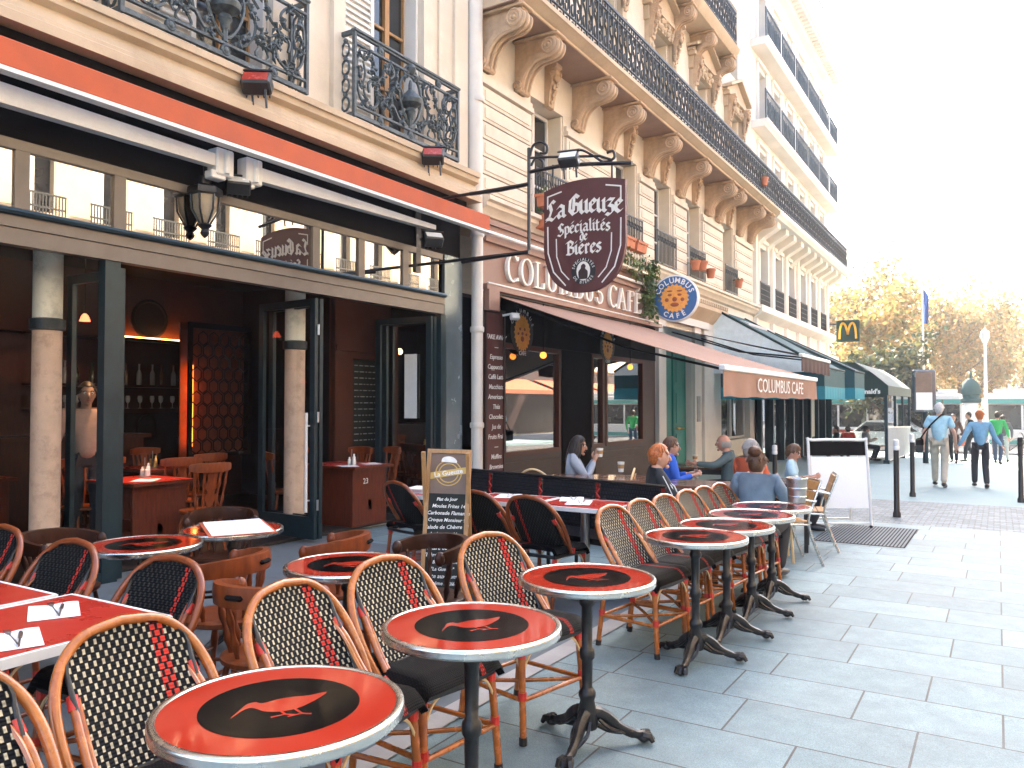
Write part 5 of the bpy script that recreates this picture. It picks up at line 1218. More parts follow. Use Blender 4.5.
def spin_chair(label, group, wood='wood_chair', armed=False):   # wooden pub chair with turned spindles
    t = thing('wooden_chair', label, 'chair', (0, 0, 0), 0, group); w = M[wood]
    m = MB(); m.lathe([(.0, .43), (.19, .43), (.205, .44), (.205, .458), (.19, .466), (.10, .458), (.001, .456)], 24, cap=False); m.build('seat', w, t, 40)
    top = .74 if armed else .90; N = 24
    if armed: rail = [(-.225*math.cos(R(a))+.02, .235*math.sin(R(a)), top-.03*(abs(a)/105)**2) for a in [-105+210*i/N for i in range(N+1)]]
    else: rail = [(-.27+.075*(y/.21)**2, y, top) for y in [-.215+.43*i/N for i in range(N+1)]]
    m = MB()
    h = [(.045 if armed else .05)*(1-.35*abs(2*i/N-1)**3) for i in range(N+1)]
    rad = .016
    vs = []; fs = []
    for i, p in enumerate(rail):
        hole = armed and abs(i-N/2) < 2.1
        a = Vector(rail[max(0, i-1)]); c = Vector(rail[min(N, i+1)]); d = (c-a).normalized(); n = Vector((-d.y, d.x, 0)).normalized()
        th = .014+.006*(1-abs(2*i/N-1)); P = Vector(p)
        for q in ((-1, -1), (1, -1), (1.25, 0), (1, 1), (-1, 1), (-1.25, 0)): vs.append(tuple(P+n*th*q[0]+Vector((0, 0, h[i]*q[1]))))
    for i in range(N):
        for k in range(6): fs.append((i*6+k, i*6+(k+1) % 6, (i+1)*6+(k+1) % 6, (i+1)*6+k))
    fs += [tuple(range(6))[::-1], tuple(N*6+k for k in range(6))]; m.add(vs, fs)
    if armed:
        for s in (0, N): m.sphere(rail[s], .034, 8, 6, sc=(1, .8, 1.2))
    tr = m.build('top_rail', w, t, 50)
    if armed:
        m = MB(); m.cbox(-.245, -.185, -.045, .045, top-.01, top+.012, .01); m.build('hand_hole', M['dark'], tr)
    prof = lambda f: .010+.009*math.exp(-((f-.25)/.08)**2)+.008*math.exp(-((f-.62)/.10)**2)+.004*math.exp(-((f-.9)/.05)**2)
    idx = [2, 6, 10, 14, 18, 22] if armed else [2, 7, 17, 22]
    for i in idx:
        a = Vector(rail[i]); b_ = Vector((max(-.165, a.x*.72), a.y*.72, .455)); m = MB(); K = 12
        m.tube([tuple(b_.lerp(a, k/K)) for k in range(K+1)], [prof(k/K) for k in range(K+1)], 7); m.build('spindle', w, t, 60)
    if not armed:
        sp = [(-.028, 0), (.028, 0), (.032, .07), (.06, .12), (.035, .18), (.065, .25), (.04, .32), (.05, .41), (-.05, .41), (-.04, .32), (-.065, .25), (-.035, .18), (-.06, .12), (-.032, .07)]
        m = MB(); m.prism(sp, Matrix(((0,-.18,-1,-.165),(1,0,0,0),(0,1,0,.46),(0,0,0,1))), .014); m.build('splat', w, t, 0)
    lp = lambda f: .013+.008*math.exp(-((f-.35)/.12)**2)+.006*math.exp(-((f-.7)/.07)**2)
    E = []
    for (x, y) in ((.12, .12), (.12, -.12), (-.12, .12), (-.12, -.12)):
        m = MB(); K = 12; e = (x*1.55, y*1.55, 0); E.append((Vector((x, y, .435)), Vector(e))); m.tube([tuple(Vector((x, y, .435)).lerp(Vector(e), k/K)) for k in range(K+1)], [lp(k/K) for k in range(K+1)], 7); m.build('leg', w, t, 60)
    m = MB(); P = lambda i, z: tuple(E[i][0].lerp(E[i][1], (.435-z)/.435))
    for i, j in ((0, 2), (1, 3)): m.tube([P(i, .17), P(j, .17)], .011, 6)
    m.tube([tuple((Vector(P(0, .17))+Vector(P(2, .17)))/2), tuple((Vector(P(1, .17))+Vector(P(3, .17)))/2)], .011, 6); m.tube([P(0, .24), P(1, .24)], .010, 6); m.build('stretcher', w, t, 60)
    return t
def first_or_copy(store, maker, label, loc, rz, group, **k):
    key = (maker.__name__, tuple(sorted(k.items())))
    if key not in store:
        t = maker(label, group, **k); store[key] = t; t.location = loc; t.rotation_euler = (0, 0, R(rz)); return t
    return dup(store[key], loc, R(rz), label, group)
ST = {}
G1 = 'rattan bistro chairs on the terrace'
CH = dict(weave='weave', cane='rattan', seat='weave_seat'); CD = dict(weave='weave_shaded', cane='rattan_shaded', seat='weave_seat')
rows = [(-2.04, .93, 2, 'rattan chair at the near left edge, mostly cut off, front row'), (-2.08, 1.47, -2, 'rattan chair with cream dotted back beside the nearest red table, front row'),
        (-2.04, 2.11, 2, 'rattan chair with cream dotted back between the two nearest tables, front row'), (-2.05, 2.64, -6, 'rattan chair with seat tucked under the second nearest table'),
        (-2.02, 3.38, -12, 'rattan chair facing the third nearest table with dark bird disc'), (-1.98, 4.86, -7, 'rattan chair nearest of the receding row on the right'),
        (-1.97, 5.33, -7, 'second rattan chair of the receding row on the right'), (-1.95, 5.76, -7, 'third rattan chair of the receding row on the right'),
        (-1.93, 6.22, -7, 'fourth rattan chair of the receding row on the right'), (-1.92, 6.62, -7, 'fifth rattan chair of the receding row on the right'), (-1.90, 7.02, -7, 'last rattan chair of the receding row on the right')]
for x, y, a, lab in rows: first_or_copy(ST, rattan_chair, lab, (x, y, gz(y)+.001), a, G1, **CH)
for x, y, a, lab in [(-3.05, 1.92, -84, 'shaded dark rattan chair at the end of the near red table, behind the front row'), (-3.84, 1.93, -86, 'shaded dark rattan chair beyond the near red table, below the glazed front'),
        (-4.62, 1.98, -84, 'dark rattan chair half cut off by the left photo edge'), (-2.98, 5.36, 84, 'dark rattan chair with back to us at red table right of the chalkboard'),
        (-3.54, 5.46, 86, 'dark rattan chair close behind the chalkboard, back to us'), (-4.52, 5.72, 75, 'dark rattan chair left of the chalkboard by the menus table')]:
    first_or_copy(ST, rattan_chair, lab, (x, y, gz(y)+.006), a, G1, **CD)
G2 = 'round red bistro tables'
bird_dir = 31.6
for x, y, a, lab, db in [(-1.565, 1.42, 10, 'nearest round red table with bird disc, cut by bottom edge', 8), (-1.57, 2.285, 35, 'round red table with bird disc, second nearest, white pole reflected in it', 8), (-1.61, 3.27, -18, 'round red table with bird disc on black claw-footed pedestal, third nearest', 5),
        (-1.575, 4.68, 12, 'round red table nearest of the receding row on the right', 0), (-1.56, 5.27, 12, 'round table second in the receding row on the right', 0), (-1.57, 5.93, 12, 'round table third in the receding row on the right', 0), (-1.57, 6.54, 12, 'round table last in the receding row on the right', 0),
        (-4.12, 2.73, 40, 'round red table in shade before the beige column, bare top', 0), (-4.15, 3.36, 20, 'round table in shade carrying the white paper sheet', 0), (-2.745, 2.92, 0, 'round red table in the second row with bird disc, behind front chairs', 0)]:
    t = first_or_copy(ST, round_table, lab, (x, y, gz(y)+.006), bird_dir+db, G2); t.scale = (1, 1, 1.03 if x > -1.575 and y < 2.5 else 1)
# wooden armchairs around the back tables
G3 = 'low wooden armchairs on the terrace'
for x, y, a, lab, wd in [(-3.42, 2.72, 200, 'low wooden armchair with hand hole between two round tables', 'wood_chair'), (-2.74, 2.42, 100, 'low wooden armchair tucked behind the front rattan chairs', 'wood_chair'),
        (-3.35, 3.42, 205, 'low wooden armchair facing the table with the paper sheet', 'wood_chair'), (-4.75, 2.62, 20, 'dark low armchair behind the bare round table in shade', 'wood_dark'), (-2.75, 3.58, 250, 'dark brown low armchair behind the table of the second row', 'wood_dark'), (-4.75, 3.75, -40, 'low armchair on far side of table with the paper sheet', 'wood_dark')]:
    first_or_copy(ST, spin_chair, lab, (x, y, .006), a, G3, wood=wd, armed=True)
# ---- long red tables
def red_table(label, loc, lx, ly, group, steel=True):
    t = thing('red_table', label, 'table', loc, 0, group)
    m = MB(); m.cbox(-lx/2+.012, lx/2-.012, -ly/2+.012, ly/2-.012, .728, .756, .003); m.build('tabletop', M['formica_red'], t)
    e = MB(); e.box(lx/2-.012, lx/2+.004, -ly/2, ly/2, .722, .7555); e.box(-lx/2-.004, -lx/2+.012, -ly/2, ly/2, .722, .7555); e.box(-lx/2+.012, lx/2-.012, ly/2-.012, ly/2+.004, .722, .7555); e.box(-lx/2+.012, lx/2-.012, -ly/2-.004, -ly/2+.012, .722, .7555); e.build('edge_band', M['white'] if steel else M['wood_red'], t, 0)
    if steel:
        m = MB(); m.tube([(0, 0, .03), (0, 0, .728)], .038, 14); m.build('pedestal', M['steel'], t)
        m = MB(); m.lathe([(.0, 0), (.2, 0), (.2, .012), (.05, .035), (.0, .035)], 24); m.build('base', M['steel'], t)
    else:
        for s in (-1, 1):
            m = MB(); m.cbox(s*(lx/2-.1)-.02, s*(lx/2-.1)+.02, -ly*.43, ly*.43, 0, .728, .004); m.build('side_panel', M['wood_red'], t)
        m = MB(); m.box(-lx/2+.08, lx/2-.08, -.03, .03, .2, .32); m.build('cross_bar', M['wood_red'], t, 0)
    return t
RT = 'red rectangular tables on the terrace'
red_table('red table nearest the left edge, laid with two white napkins', (-2.96, 1.30, .006), .66, 1.12, RT)
red_table('red table behind the nearest one at the left edge', (-3.66, 1.26, .006), .66, 1.12, RT)
red_table('red table cut by left edge in deep shade', (-4.36, 1.24, .006), .66, 1.12, RT)
for x, lab in ((-3.0, 'red table before the woven bench, at its right end'), (-3.72, 'red table before the woven bench, behind the chalkboard'), (-4.5, 'red table left of the chalkboard')):
    red_table(lab, (x+.1, 5.86, gz(6)+.006), .68, .56, RT)
def napkin(loc, rz, lab, group, w=.17, l=.25, fork=True):
    t = thing('paper_napkin', lab, 'napkin', loc, R(rz), group)
    m = MB(); m.grid(lambda u, v: (w*(u-.5), l*(v-.5), .001+.004*math.sin(u*5+v*3)*u*(1-u)*4*v), 8, 8, thick=.0015); m.uv = [(0,0)]*len(m.uv); m.build('sheet', M['paper'], t, 60)
    if fork:
        f = thing('fork', 'steel fork lying on a white napkin', 'cutlery', (loc[0], loc[1], loc[2]+.006), R(rz+8), 'cutlery on the napkins')
        m = MB(); m.tube([(0, -.1, .002), (0, 0, .004), (0, .04, .004)], [.004, .0022, .003], 6, flat=.5)
        for s in (-1.5, -.5, .5, 1.5): m.tube([(0, .04, .004), (s*.005, .055, .005), (s*.0055, .1, .006)], .002, 4)
        m.build('body', M['steel'], f)
        f = thing('knife', 'steel knife lying on a white napkin', 'cutlery', (loc[0]+.03, loc[1]+.01, loc[2]+.006), R(rz-4), 'cutlery on the napkins')
        m = MB(); m.tube([(0, -.1, .002), (0, 0, .004)], .0035, 6, flat=.6); m.prism([(-.006, 0), (.007, 0), (.008, .07), (0, .1), (-.006, .08)], T(0, 0, .003), .0015); m.build('body', M['steel'], f, 0)
    return t
NG = 'white paper napkins laid on red tables'
z = .7645
napkin(tuple(gp(54, 611, z)), 62, 'napkin nearer the end of the near left red table', NG); napkin(tuple(gp(12, 640, z)), 66, 'napkin cut by the left edge on near red table', NG)
for (x, y, a, lab) in ((-2.95, 5.85, 20, 'napkin nearest the front on the table by the woven bench'), (-3.12, 6.05, 25, 'napkin beside the bench on the right red table'), (-3.7, 5.95, 20, 'napkin on the red table behind the chalkboard')): napkin((x, y, gz(y)+z), a, lab, NG, .2, .3, True)
pp_ = thing('paper_sheet', 'large white paper sheet on red place mat covering the shaded round table', 'table paper', (-4.13, 3.38, .7655), R(58))
m = MB(); m.grid(lambda u, v: (.36*(u-.5), .58*(v-.5), .0035+.006*max(0, u-.6)+.01*max(0, v-.7)), 6, 8, thick=.002); m.uv = [(0,0)]*len(m.uv); m.build('sheet', M['paper'], pp_, 60)
m = MB(); m.grid(lambda u, v: (.40*(u-.5), .62*(v-.5), .0005), 2, 2, thick=.002); m.uv = [(0,0)]*len(m.uv); m.build('place_mat', M['orange'], pp_, 0)
mp = [thing('folded_menus', 'stack of folded pale menus on the table left of the chalkboard', 'menus', (-4.48, 5.85, gz(6)+.763), R(12))]
m = MB(); rnd = random.Random(3)
for k in range(6): m.M = T(rnd.uniform(-.01, .01), rnd.uniform(-.01, .01), .007*k) @ RZ(rnd.uniform(-4, 4)); m.box(-.2, .2, -.14, .14, 0, .005)
m.build('sheets', M['paper'], mp[0], 0)
# ---- woven bench in front of the coffee shop terrace
bn = thing('woven_bench', 'long black woven bench with red stripes between the two terraces', 'bench', (-3.78, 6.68, gz(6.6)+.004), R(-14))
m = MB(); Lb = 2.86
for k in range(4):
    a = -Lb/2+k*Lb/4; m.grid(lambda u, v: (a+.012+(Lb/4-.024)*u, -.02-.06*v if False else .02*v, .40+.47*v), 2, 4, thick=.03)
m.build('woven_back', M['weave_bench'], bn, 40)
m = MB(); m.grid(lambda u, v: (-Lb/2+Lb*u, -.42+.42*v, .45), 12, 4, thick=.05); m.uv = [(a*6, b) for a, b in m.uv]; m.build('woven_seat', M['weave_bench'], bn, 40)
m = MB(); m.tube([(-Lb/2, .02, .885), (Lb/2, .02, .885)], .014, 8); m.tube([(-Lb/2, .0, .40), (Lb/2, 0, .40)], .018, 8)
for k in range(5): m.tube([(-Lb/2+k*Lb/4, .01, .38), (-Lb/2+k*Lb/4, .025, .85)], .015, 7)
m.build('frame', M['iron_black'], bn)
for k in (1, 2, 3): m = MB(); m.tube([(-Lb/2+k*Lb/4+.018*(-1)**j, -.006, .42+.04*j) for j in range(11)], .007, 6); m.build('binding', M['red_binding'], bn)
for k in range(4):
    for yy in (-.38, 0):
        m = MB(); m.tube([(-Lb/2+.08+k*(Lb-.16)/3, yy, 0), (-Lb/2+.08+k*(Lb-.16)/3, yy, .42)], .018, 7); m.build('leg', M['iron_black'], bn)
# ---- chalkboard
cbp = gp(441, 614, 0)
cbd = thing('chalkboard', 'narrow wood framed chalkboard listing dishes under a gold beer emblem', 'menu board', (cbp.x, cbp.y, .005), R(24))
Mc = T(0, 0, 0) @ RY(1.2) @ RX(-9); wc, hc = .345, 1.21
m = MB(); m.M = Mc
for q in ((-wc/2, -wc/2+.03, 0, hc), (wc/2-.03, wc/2, 0, hc)): m.box(q[0], q[1], -.014, .014, q[2], q[3])
for q in ((0, .03), (hc-.03, hc), (.10, .13)): m.box(-wc/2+.03, wc/2-.03, -.014, .014, q[0], q[1])
m.build('frame', M['wood_oak'], cbd, 0)
m = MB(); m.M = Mc; m.box(-wc/2+.03, wc/2-.03, -.004, .006, .13, hc*.72); m.build('slate', M['chalk_board'], cbd, 0)
m = MB(); m.M = Mc; m.box(-wc/2+.03, wc/2-.03, -.004, .006, hc*.72, hc-.03); m.build('header', M['chalk_brown'], cbd, 0)
m = MB(); Pc = Mc @ plate((0, -.005, 0)); m.M = Pc
for r0 in (.10, .075): m.tube([(r0*math.cos(a*math.pi/12), hc*.85+r0*.95*math.sin(a*math.pi/12), 0) for a in range(24)], .0045, 5, closed=True, flat=.5)
m.prism([(-.14, hc*.85-.05), (.14, hc*.85+.0), (.14, hc*.85+.05), (-.14, hc*.85)], ID, .003); m.build('emblem', M['gold'], cbd, 0)
m = MB(); m.M = Pc; m.prism([(p.x, p.y) for p in crv([(-.06, hc*.92), (-.05, hc*.945), (-.01, hc*.955), (.03, hc*.95), (.06, hc*.93), (.06, hc*.915)], 3)], T(0, 0, .001), .004)
m.M = ID; text_mb(m, 'La Gueuze', Pc @ T(0, hc*.85, .004) @ RZ(10), .052, .002, bold=.001)
m.build('foam_and_name', M['chalk'], cbd, 0)
rnd = random.Random(9); lines_ = ['Plat du Jour', 'Moules Frites 14', 'Carbonade Flamande', 'Croque Monsieur 9', 'Salade de Chèvre 11', 'Jambonneau 16', 'Choucroute 15', 'Tartare de Boeuf 14', '"Bières pression"', 'Blonde  Brune', '"La Gueuze"', 'Tarte aux Pommes', 'Crème Brûlée 6', 'Café Gourmand']
for k, s in enumerate(lines_): m = MB(); text_mb(m, s, Pc @ T(rnd.uniform(-.02, .02), hc*.685-k*.052, .001) @ RZ(rnd.uniform(0, 4)), rnd.uniform(.032, .044), .0015, shear=.25, bold=.0006); m.build('handwritten_line', M['chalk'], cbd, 0)
m = MB(); m.M = RY(1.2) @ RX(14)
for s in (-1, 1): m.box(s*.17-.014, s*.17+.014, .30, .325, 0, 1.14)
m.box(-.16, .16, .305, .32, .25, .28); m.build('back_stay', M['wood_oak'], cbd, 0)

# ---- interior tables and chairs
IT = 'red topped wooden tables inside the cafe'; IC = 'wooden spindle chairs inside the cafe'
def itable(x, y, lab, num=False, lx=.8, ly=.65):
    t = red_table(lab, (x, y, .013), lx, ly, IT, False)
    return t
t23 = itable(-7.25, 7.66, 'inside table with number on its wooden side panel, right of the doors', lx=.98, ly=.74)
for c in kids(t23):
    pass
nm = MB(); text_mb(nm, '23', Matrix(((0,0,1,.4115),(1,0,0,-.08),(0,1,0,.56),(0,0,0,1))), .10, .002); nm.build('number', M['chalk'], t23, 0)
fp_ = MB(); fp_.cbox(-.365, .365, -.30, -.27, 0, .725, .004); fp_.build('front_panel', M['wood_red'], t23)
itable(-7.6, 5.0, 'inside table lit by a lamp, seen through the open doors', ly=.7); itable(-7.7, 3.0, 'inside table behind the beige column at left', lx=.9); itable(-8.9, 6.05, 'inside table deep behind the glass door leaf'); itable(-9.3, 4.1, 'dim inside table near the waiter')
for x, y, a, lab in [(-6.98, 5.25, 170, 'spindle chair with carved splat just inside the open doors'), (-8.25, 5.2, 10, 'brightly lit spindle chair behind the lamplit table'), (-8.25, 4.75, 5, 'spindle chair beside the brightly lit one'), (-7.9, 5.62, 160, 'spindle chair in front of the carved screen'), (-8.3, 6.25, 175, 'spindle chair seen through the glass door leaf'),
        (-9.6, 5.7, 0, 'dim spindle chair deep in the room'), (-9.6, 6.5, 0, 'dim spindle chair by the carved screen'), (-7.6, 6.95, 60, 'spindle chair behind the numbered table'), (-7.5, 8.0, -90, 'spindle chair at right end of the numbered table'), (-7.2, 8.25, 250, 'spindle chair by the paper menu'), (-8.0, 7.7, 0, 'spindle chair between door leaf and numbered table')]:
    first_or_copy(ST, spin_chair, lab, (x, y, .013), a, IC, wood='wood_chair', armed=False)
for x, y, lab in ((-7.05, 7.55, 'small glass condiment set on the numbered table'), (-7.85, 5.2, 'small brass condiment set on the lamplit table'), (-8.9, 6.0, 'small condiment set deep in the room')):
    t = thing('condiment_set', lab, 'condiments', (x, y, .771), 0, 'condiment sets inside')
    m = MB()
    for dx, dy, h in ((-.04, 0, .10), (.04, 0, .10), (0, .04, .14)): m.lathe([(.022, 0), (.024, .01), (.022, h*.7), (.012, h*.8), (.012, h)], 9, (dx, dy, 0))
    m.build('jars', M['brass'] if x < -7.9 else M['lens'], t); m = MB(); m.tube([(0, 0, 0), (0, 0, .2)], .005, 5); m.lathe([(.07, 0), (.07, .006)], 12); m.build('rack', M['steel'], t)
for x, y, a, lab in ((-7.45, 4.95, 40, 'napkin on the lamplit inside table'), (-7.0, 7.42, 60, 'napkin left on the numbered table'), (-7.0, 7.85, 60, 'napkin right on the numbered table'), (-7.35, 2.9, 60, 'napkin on inside table at left edge')): napkin((x, y, .771), a, lab, NG, .22, .3, False)
# ------------------------------------------------------------------ coffee shop terrace
def slat_table(lab, loc, rz, lx, ly):
    t = thing('wood_table', lab, 'table', loc, R(rz), 'dark wooden tables of the coffee shop')
    m = MB(); n = 6
    for k in range(n): m.cbox(-lx/2, lx/2, -ly/2+k*ly/n+.004, -ly/2+(k+1)*ly/n-.002, .72, .75, .003)
    m.build('tabletop', M['wood_table'], t)
    m = MB()
    for sx in (-1, 1):
        for sy in (-1, 1): m.cbox(sx*(lx/2-.08)-.022, sx*(lx/2-.08)+.022, sy*(ly/2-.08)-.022, sy*(ly/2-.08)+.022, 0, .72, .004)
    m.box(-lx/2+.1, lx/2-.1, -ly/2+.07, -ly/2+.09, .65, .72); m.box(-lx/2+.1, lx/2-.1, ly/2-.09, ly/2-.07, .65, .72); m.build('frame', M['iron_black'], t)
    return t
def gpt(x, y, h): p = gp(x, y, h); return p
p = gpt(598, 477, .75); slat_table('dark wooden table in front of the woman holding a cup', (p.x, p.y, gz(p.y)), 20, 1.15, .7)
p = gpt(712, 466, .75); slat_table('dark wooden table between the bald man and the red haired man', (p.x, p.y, gz(p.y)), 15, 1.1, .75)
p = gpt(700, 486, .75); slat_table('dark wooden table behind the receding rattan chairs', (p.x, p.y+.3, gz(p.y)), 10, .9, .7)
p = gpt(772, 482, .75); slat_table('dark wooden table beside the woman in pale blue', (p.x, p.y+.2, gz(p.y)), 10, .8, .7)
def wicker_chair(lab, x, y, rz):
    return first_or_copy(ST, slim_chair, lab, (x, y, gz(y)), rz, 'slim cane chairs of the coffee shop')
def slim_chair(label, group):
    t = thing('cane_chair', label, 'chair', (0, 0, 0), 0, group)
    hp = crv([(-.16, .19, .45), (-.2, .2, .62), (-.24, .17, .78), (-.26, .0, .86), (-.24, -.17, .78), (-.2, -.2, .62), (-.16, -.19, .45)], 5)
    m = MB(); m.tube(hp, .013, 7); m.build('hoop', M['rattan_core'], t, 60)
    m = MB(); m.grid(lambda u, v: (-.175-.075*v-.02, (2*u-1)*.165*(1-.35*v*v), .5+.3*v), 6, 8, thick=.01); m.build('woven_back', M['wood_pale'], t)
    m = MB(); m.cbox(-.19, .2, -.2, .2, .43, .46, .01); m.build('seat', M['wood_pale'], t)
    for sx in (-1, 1):
        for sy in (-1, 1):
            m = MB(); m.tube([(sx*.17, sy*.18, .43), (sx*.2, sy*.2, 0)], .014, 6); m.build('leg', M['rattan_core'], t)
    return t
for px, py, a, lab in ((478, 432, 0, 0),) and ():
    pass
q = gpt(542, 470, .83); wicker_chair('slim cane chair before the coffee shop window, left of the woman with a cup', q.x, q.y, 95)
for px, py, lab in ((612, 470, 'slim cane chair behind the wooden table, nearest the woman with a cup'), (638, 467, 'slim cane chair just left of the red haired man'), (724, 474, 'cane chair tucked at wooden table in front of the bald man'), (742, 470, 'cane chair half hidden behind the woman with the bun'), (770, 478, 'cane chair between the bun haired woman and the pale blue blouse')):
    q = gpt(px, py, .84); wicker_chair(lab, q.x, q.y, 200)
# cups and dishes
def cup(loc, lab, m='white', h=.09, r=.038):
    t = thing('paper_cup', lab, 'cup', loc); b = MB(); b.lathe([(r*.72, 0), (r, h), (r*.93, h), (r*.68, .006), (.001, .006)], 14, cap=False); b.build('cup_wall', M[m], t)
    b = MB(); b.lathe([(r*.84, h*.35), (r*.96, h*.75)], 14, cap=False); b.lathe([(r*.85, h*.35), (r*.965, h*.75)], 14, cap=False); b.build('sleeve', M['wood_oak'], t); return t
p = gpt(621, 472, .75); cup((p.x, p.y, gz(p.y)+.751), 'paper cup on the wooden table near the cane chairs', h=.13, r=.045)
p = gpt(695, 462, .75); cup((p.x, p.y, gz(p.y)+.751), 'small paper cup on table before the bald man', h=.12, r=.042)
t = thing('flower_dish', 'low dish of yellow green leaves at the end of the bench', 'plant', tuple(gp(605, 487, .5)))
b = MB(); b.lathe([(.14, -.45), (.15, 0), (.16, 0), (.15, .02)], 12); b.build('pot', M['iron_black'], t); b = MB(); rnd = random.Random(8); leaf_cloud(b, [(0.25*math.cos(a), .12*math.sin(a), .06) for a in range(7)], 160, .09, rnd, (.08, .06, .04), 3); b.build('foliage', [M['leaf'], M['leaf2'], M['yellow']], t, 0)
# ------------------------------------------------------------------ aluminium chairs with slats
def alu_chair(label, group):
    t = thing('slat_chair', label, 'chair', (0, 0, 0), 0, group)
    for s in (-1, 1):
        m = MB(); m.tube(crv([(.24, s*.25, 0), (.17, s*.25, .44), (.13, s*.26, .62), (.0, s*.265, .665), (-.18, s*.26, .64)], 5), .0135, 7); m.build('leg', M['alu'], t, 60)
        m = MB(); m.tube(crv([(-.26, s*.235, 0), (-.12, s*.225, .40), (-.17, s*.225, .62), (-.255, s*.215, .84)], 5), .0135, 7); m.build('leg', M['alu'], t, 60)
    m = MB(); m.tube([(-.255, -.215, .84), (-.255, .215, .84)], .0135, 7); m.tube([(-.14, -.225, .43), (-.14, .225, .43)], .012, 6); m.tube([(.17, -.25, .42), (.17, .25, .42)], .012, 6)
    for s in (-1, 1): m.tube([(.17, s*.25, .42), (-.13, s*.225, .41)], .012, 6)
    m.tube([(.205, -.25, .2), (.205, .25, .2)], .010, 6); m.build('frame', M['alu'], t, 60)
    m = MB()
    for k in range(4): m.cbox(-.13+k*.082, -.055+k*.082, -.215, .215, .43, .445, .004)
    m.build('seat_slats', M['wood_pale'], t)
    m = MB()
    for k in range(3): z = .56+k*.095; m.add([(-.15-.0-.3*(z-.56)-.006, -.205, z), (-.15-.3*(z-.56)-.006, .205, z), (-.15-.3*(z-.47)-.006, .205, z+.082), (-.15-.3*(z-.47)-.006, -.205, z+.082), (-.15-.3*(z-.56)+.008, -.205, z), (-.15-.3*(z-.56)+.008, .205, z), (-.15-.3*(z-.47)+.008, .205, z+.082), (-.15-.3*(z-.47)+.008, -.205, z+.082)], [(0,1,2,3),(7,6,5,4),(0,4,5,1),(1,5,6,2),(2,6,7,3),(3,7,4,0)])
    m.build('back_slats', M['wood_pale'], t, 0)
    return t
AG = 'aluminium chairs with pale wooden slats'
for x, y, a, lab in ((gp(788, 562, 0).x, gp(788, 562, 0).y, 215, 'aluminium slat chair with solid looking orange back, nearest of the pair'), (gp(812, 548, 0).x, gp(812, 548, 0).y, 195, 'aluminium slat chair just beside the white sandwich board')):
    first_or_copy(ST, alu_chair, lab, (x, y, gz(y)), a, AG)
q = gp(797, 503, .757); t = thing('steel_bucket', 'ribbed grey steel bucket at the far end of the round table row', 'bucket', (q.x, q.y, gz(q.y)+.766))
m = MB(); m.lathe([(.07, 0), (.085, .2), (.079, .2), (.066, .006), (.001, .006)], 20, cap=False); m.build('wall', M['steel'], t)
m = MB()
for zz in (.05, .12, .2): rr = .07+.075*zz; m.tube([(rr*math.cos(a*math.pi/10), rr*math.sin(a*math.pi/10), zz) for a in range(20)], .006, 6, closed=True)
m.build('ribs', M['alu'], t)
# ------------------------------------------------------------------ white sandwich board
p = gp(842, 528, 0); sb = thing('sandwich_board', 'large white sandwich board in white tube frame standing on the pavement', 'sandwich board', (p.x, p.y, p.z), R(31))
wb, hb = .78, 1.17
m = MB(); m.M = RX(-7)
m.tube(crv([(-wb/2, 0, .03), (-wb/2, 0, hb-.06), (-wb/2+.06, 0, hb), (wb/2-.06, 0, hb), (wb/2, 0, hb-.06), (wb/2, 0, .03)], 4), .02, 8); m.tube([(-wb/2, 0, .06), (wb/2, 0, .06)], .014, 6)
m.M = T(0, .5, 0) @ RX(14); m.tube([(-wb/2+.08, 0, .05), (-wb/2+.08, 0, hb*.9)], .014, 6); m.tube([(wb/2-.08, 0, .05), (wb/2-.08, 0, hb*.9)], .014, 6); m.tube([(-wb/2+.08, 0, .06), (wb/2-.08, 0, .06)], .014, 6)
m.build('tube_frame', M['white'], sb, 60)
m = MB(); m.M = RX(-7); m.box(-wb/2+.02, wb/2-.02, -.012, .006, .26, hb*.81); m.build('white_panel', M['white_panel'], sb, 0)
m = MB(); m.M = RX(-7); m.box(-wb/2+.02, wb/2-.02, -.010, .006, hb*.825, hb-.02); m.build('header', M['dark'], sb, 0)
m = MB(); 
for s in (-1, 1): m.M = RX(-7); m.lathe([(.02, 0), (.02, .04)], 8, (s*wb/2, 0, -.005))
m.build('foot', M['rubber'], sb)
# grate in the pavement
gr = MB(); gx0, gx1, gy0, gy1 = -1.9, -.95, 10.0, 11.7
for k in range(26): xx = gx0+(gx1-gx0)*k/25; gr.add([(xx-.012, gy0, gz(gy0)+.006), (xx+.012, gy0, gz(gy0)+.006), (xx+.012, gy1, gz(gy1)+.006), (xx-.012, gy1, gz(gy1)+.006)], [(0, 1, 2, 3)])
tgr = thing('floor_grate', 'dark ventilation grate let into the pavement by the sandwich board', 'grate', (0, 0, 0)); gr.build('bars', M['concrete'], tgr, 0)
gb_ = MB(); gb_.add([(gx0-.03, gy0-.03, gz(gy0)+.003), (gx1+.03, gy0-.03, gz(gy0)+.003), (gx1+.03, gy1+.03, gz(gy1)+.003), (gx0-.03, gy1+.03, gz(gy1)+.003)], [(0, 1, 2, 3)]); gb_.build('pit', M['dark'], tgr, 0)
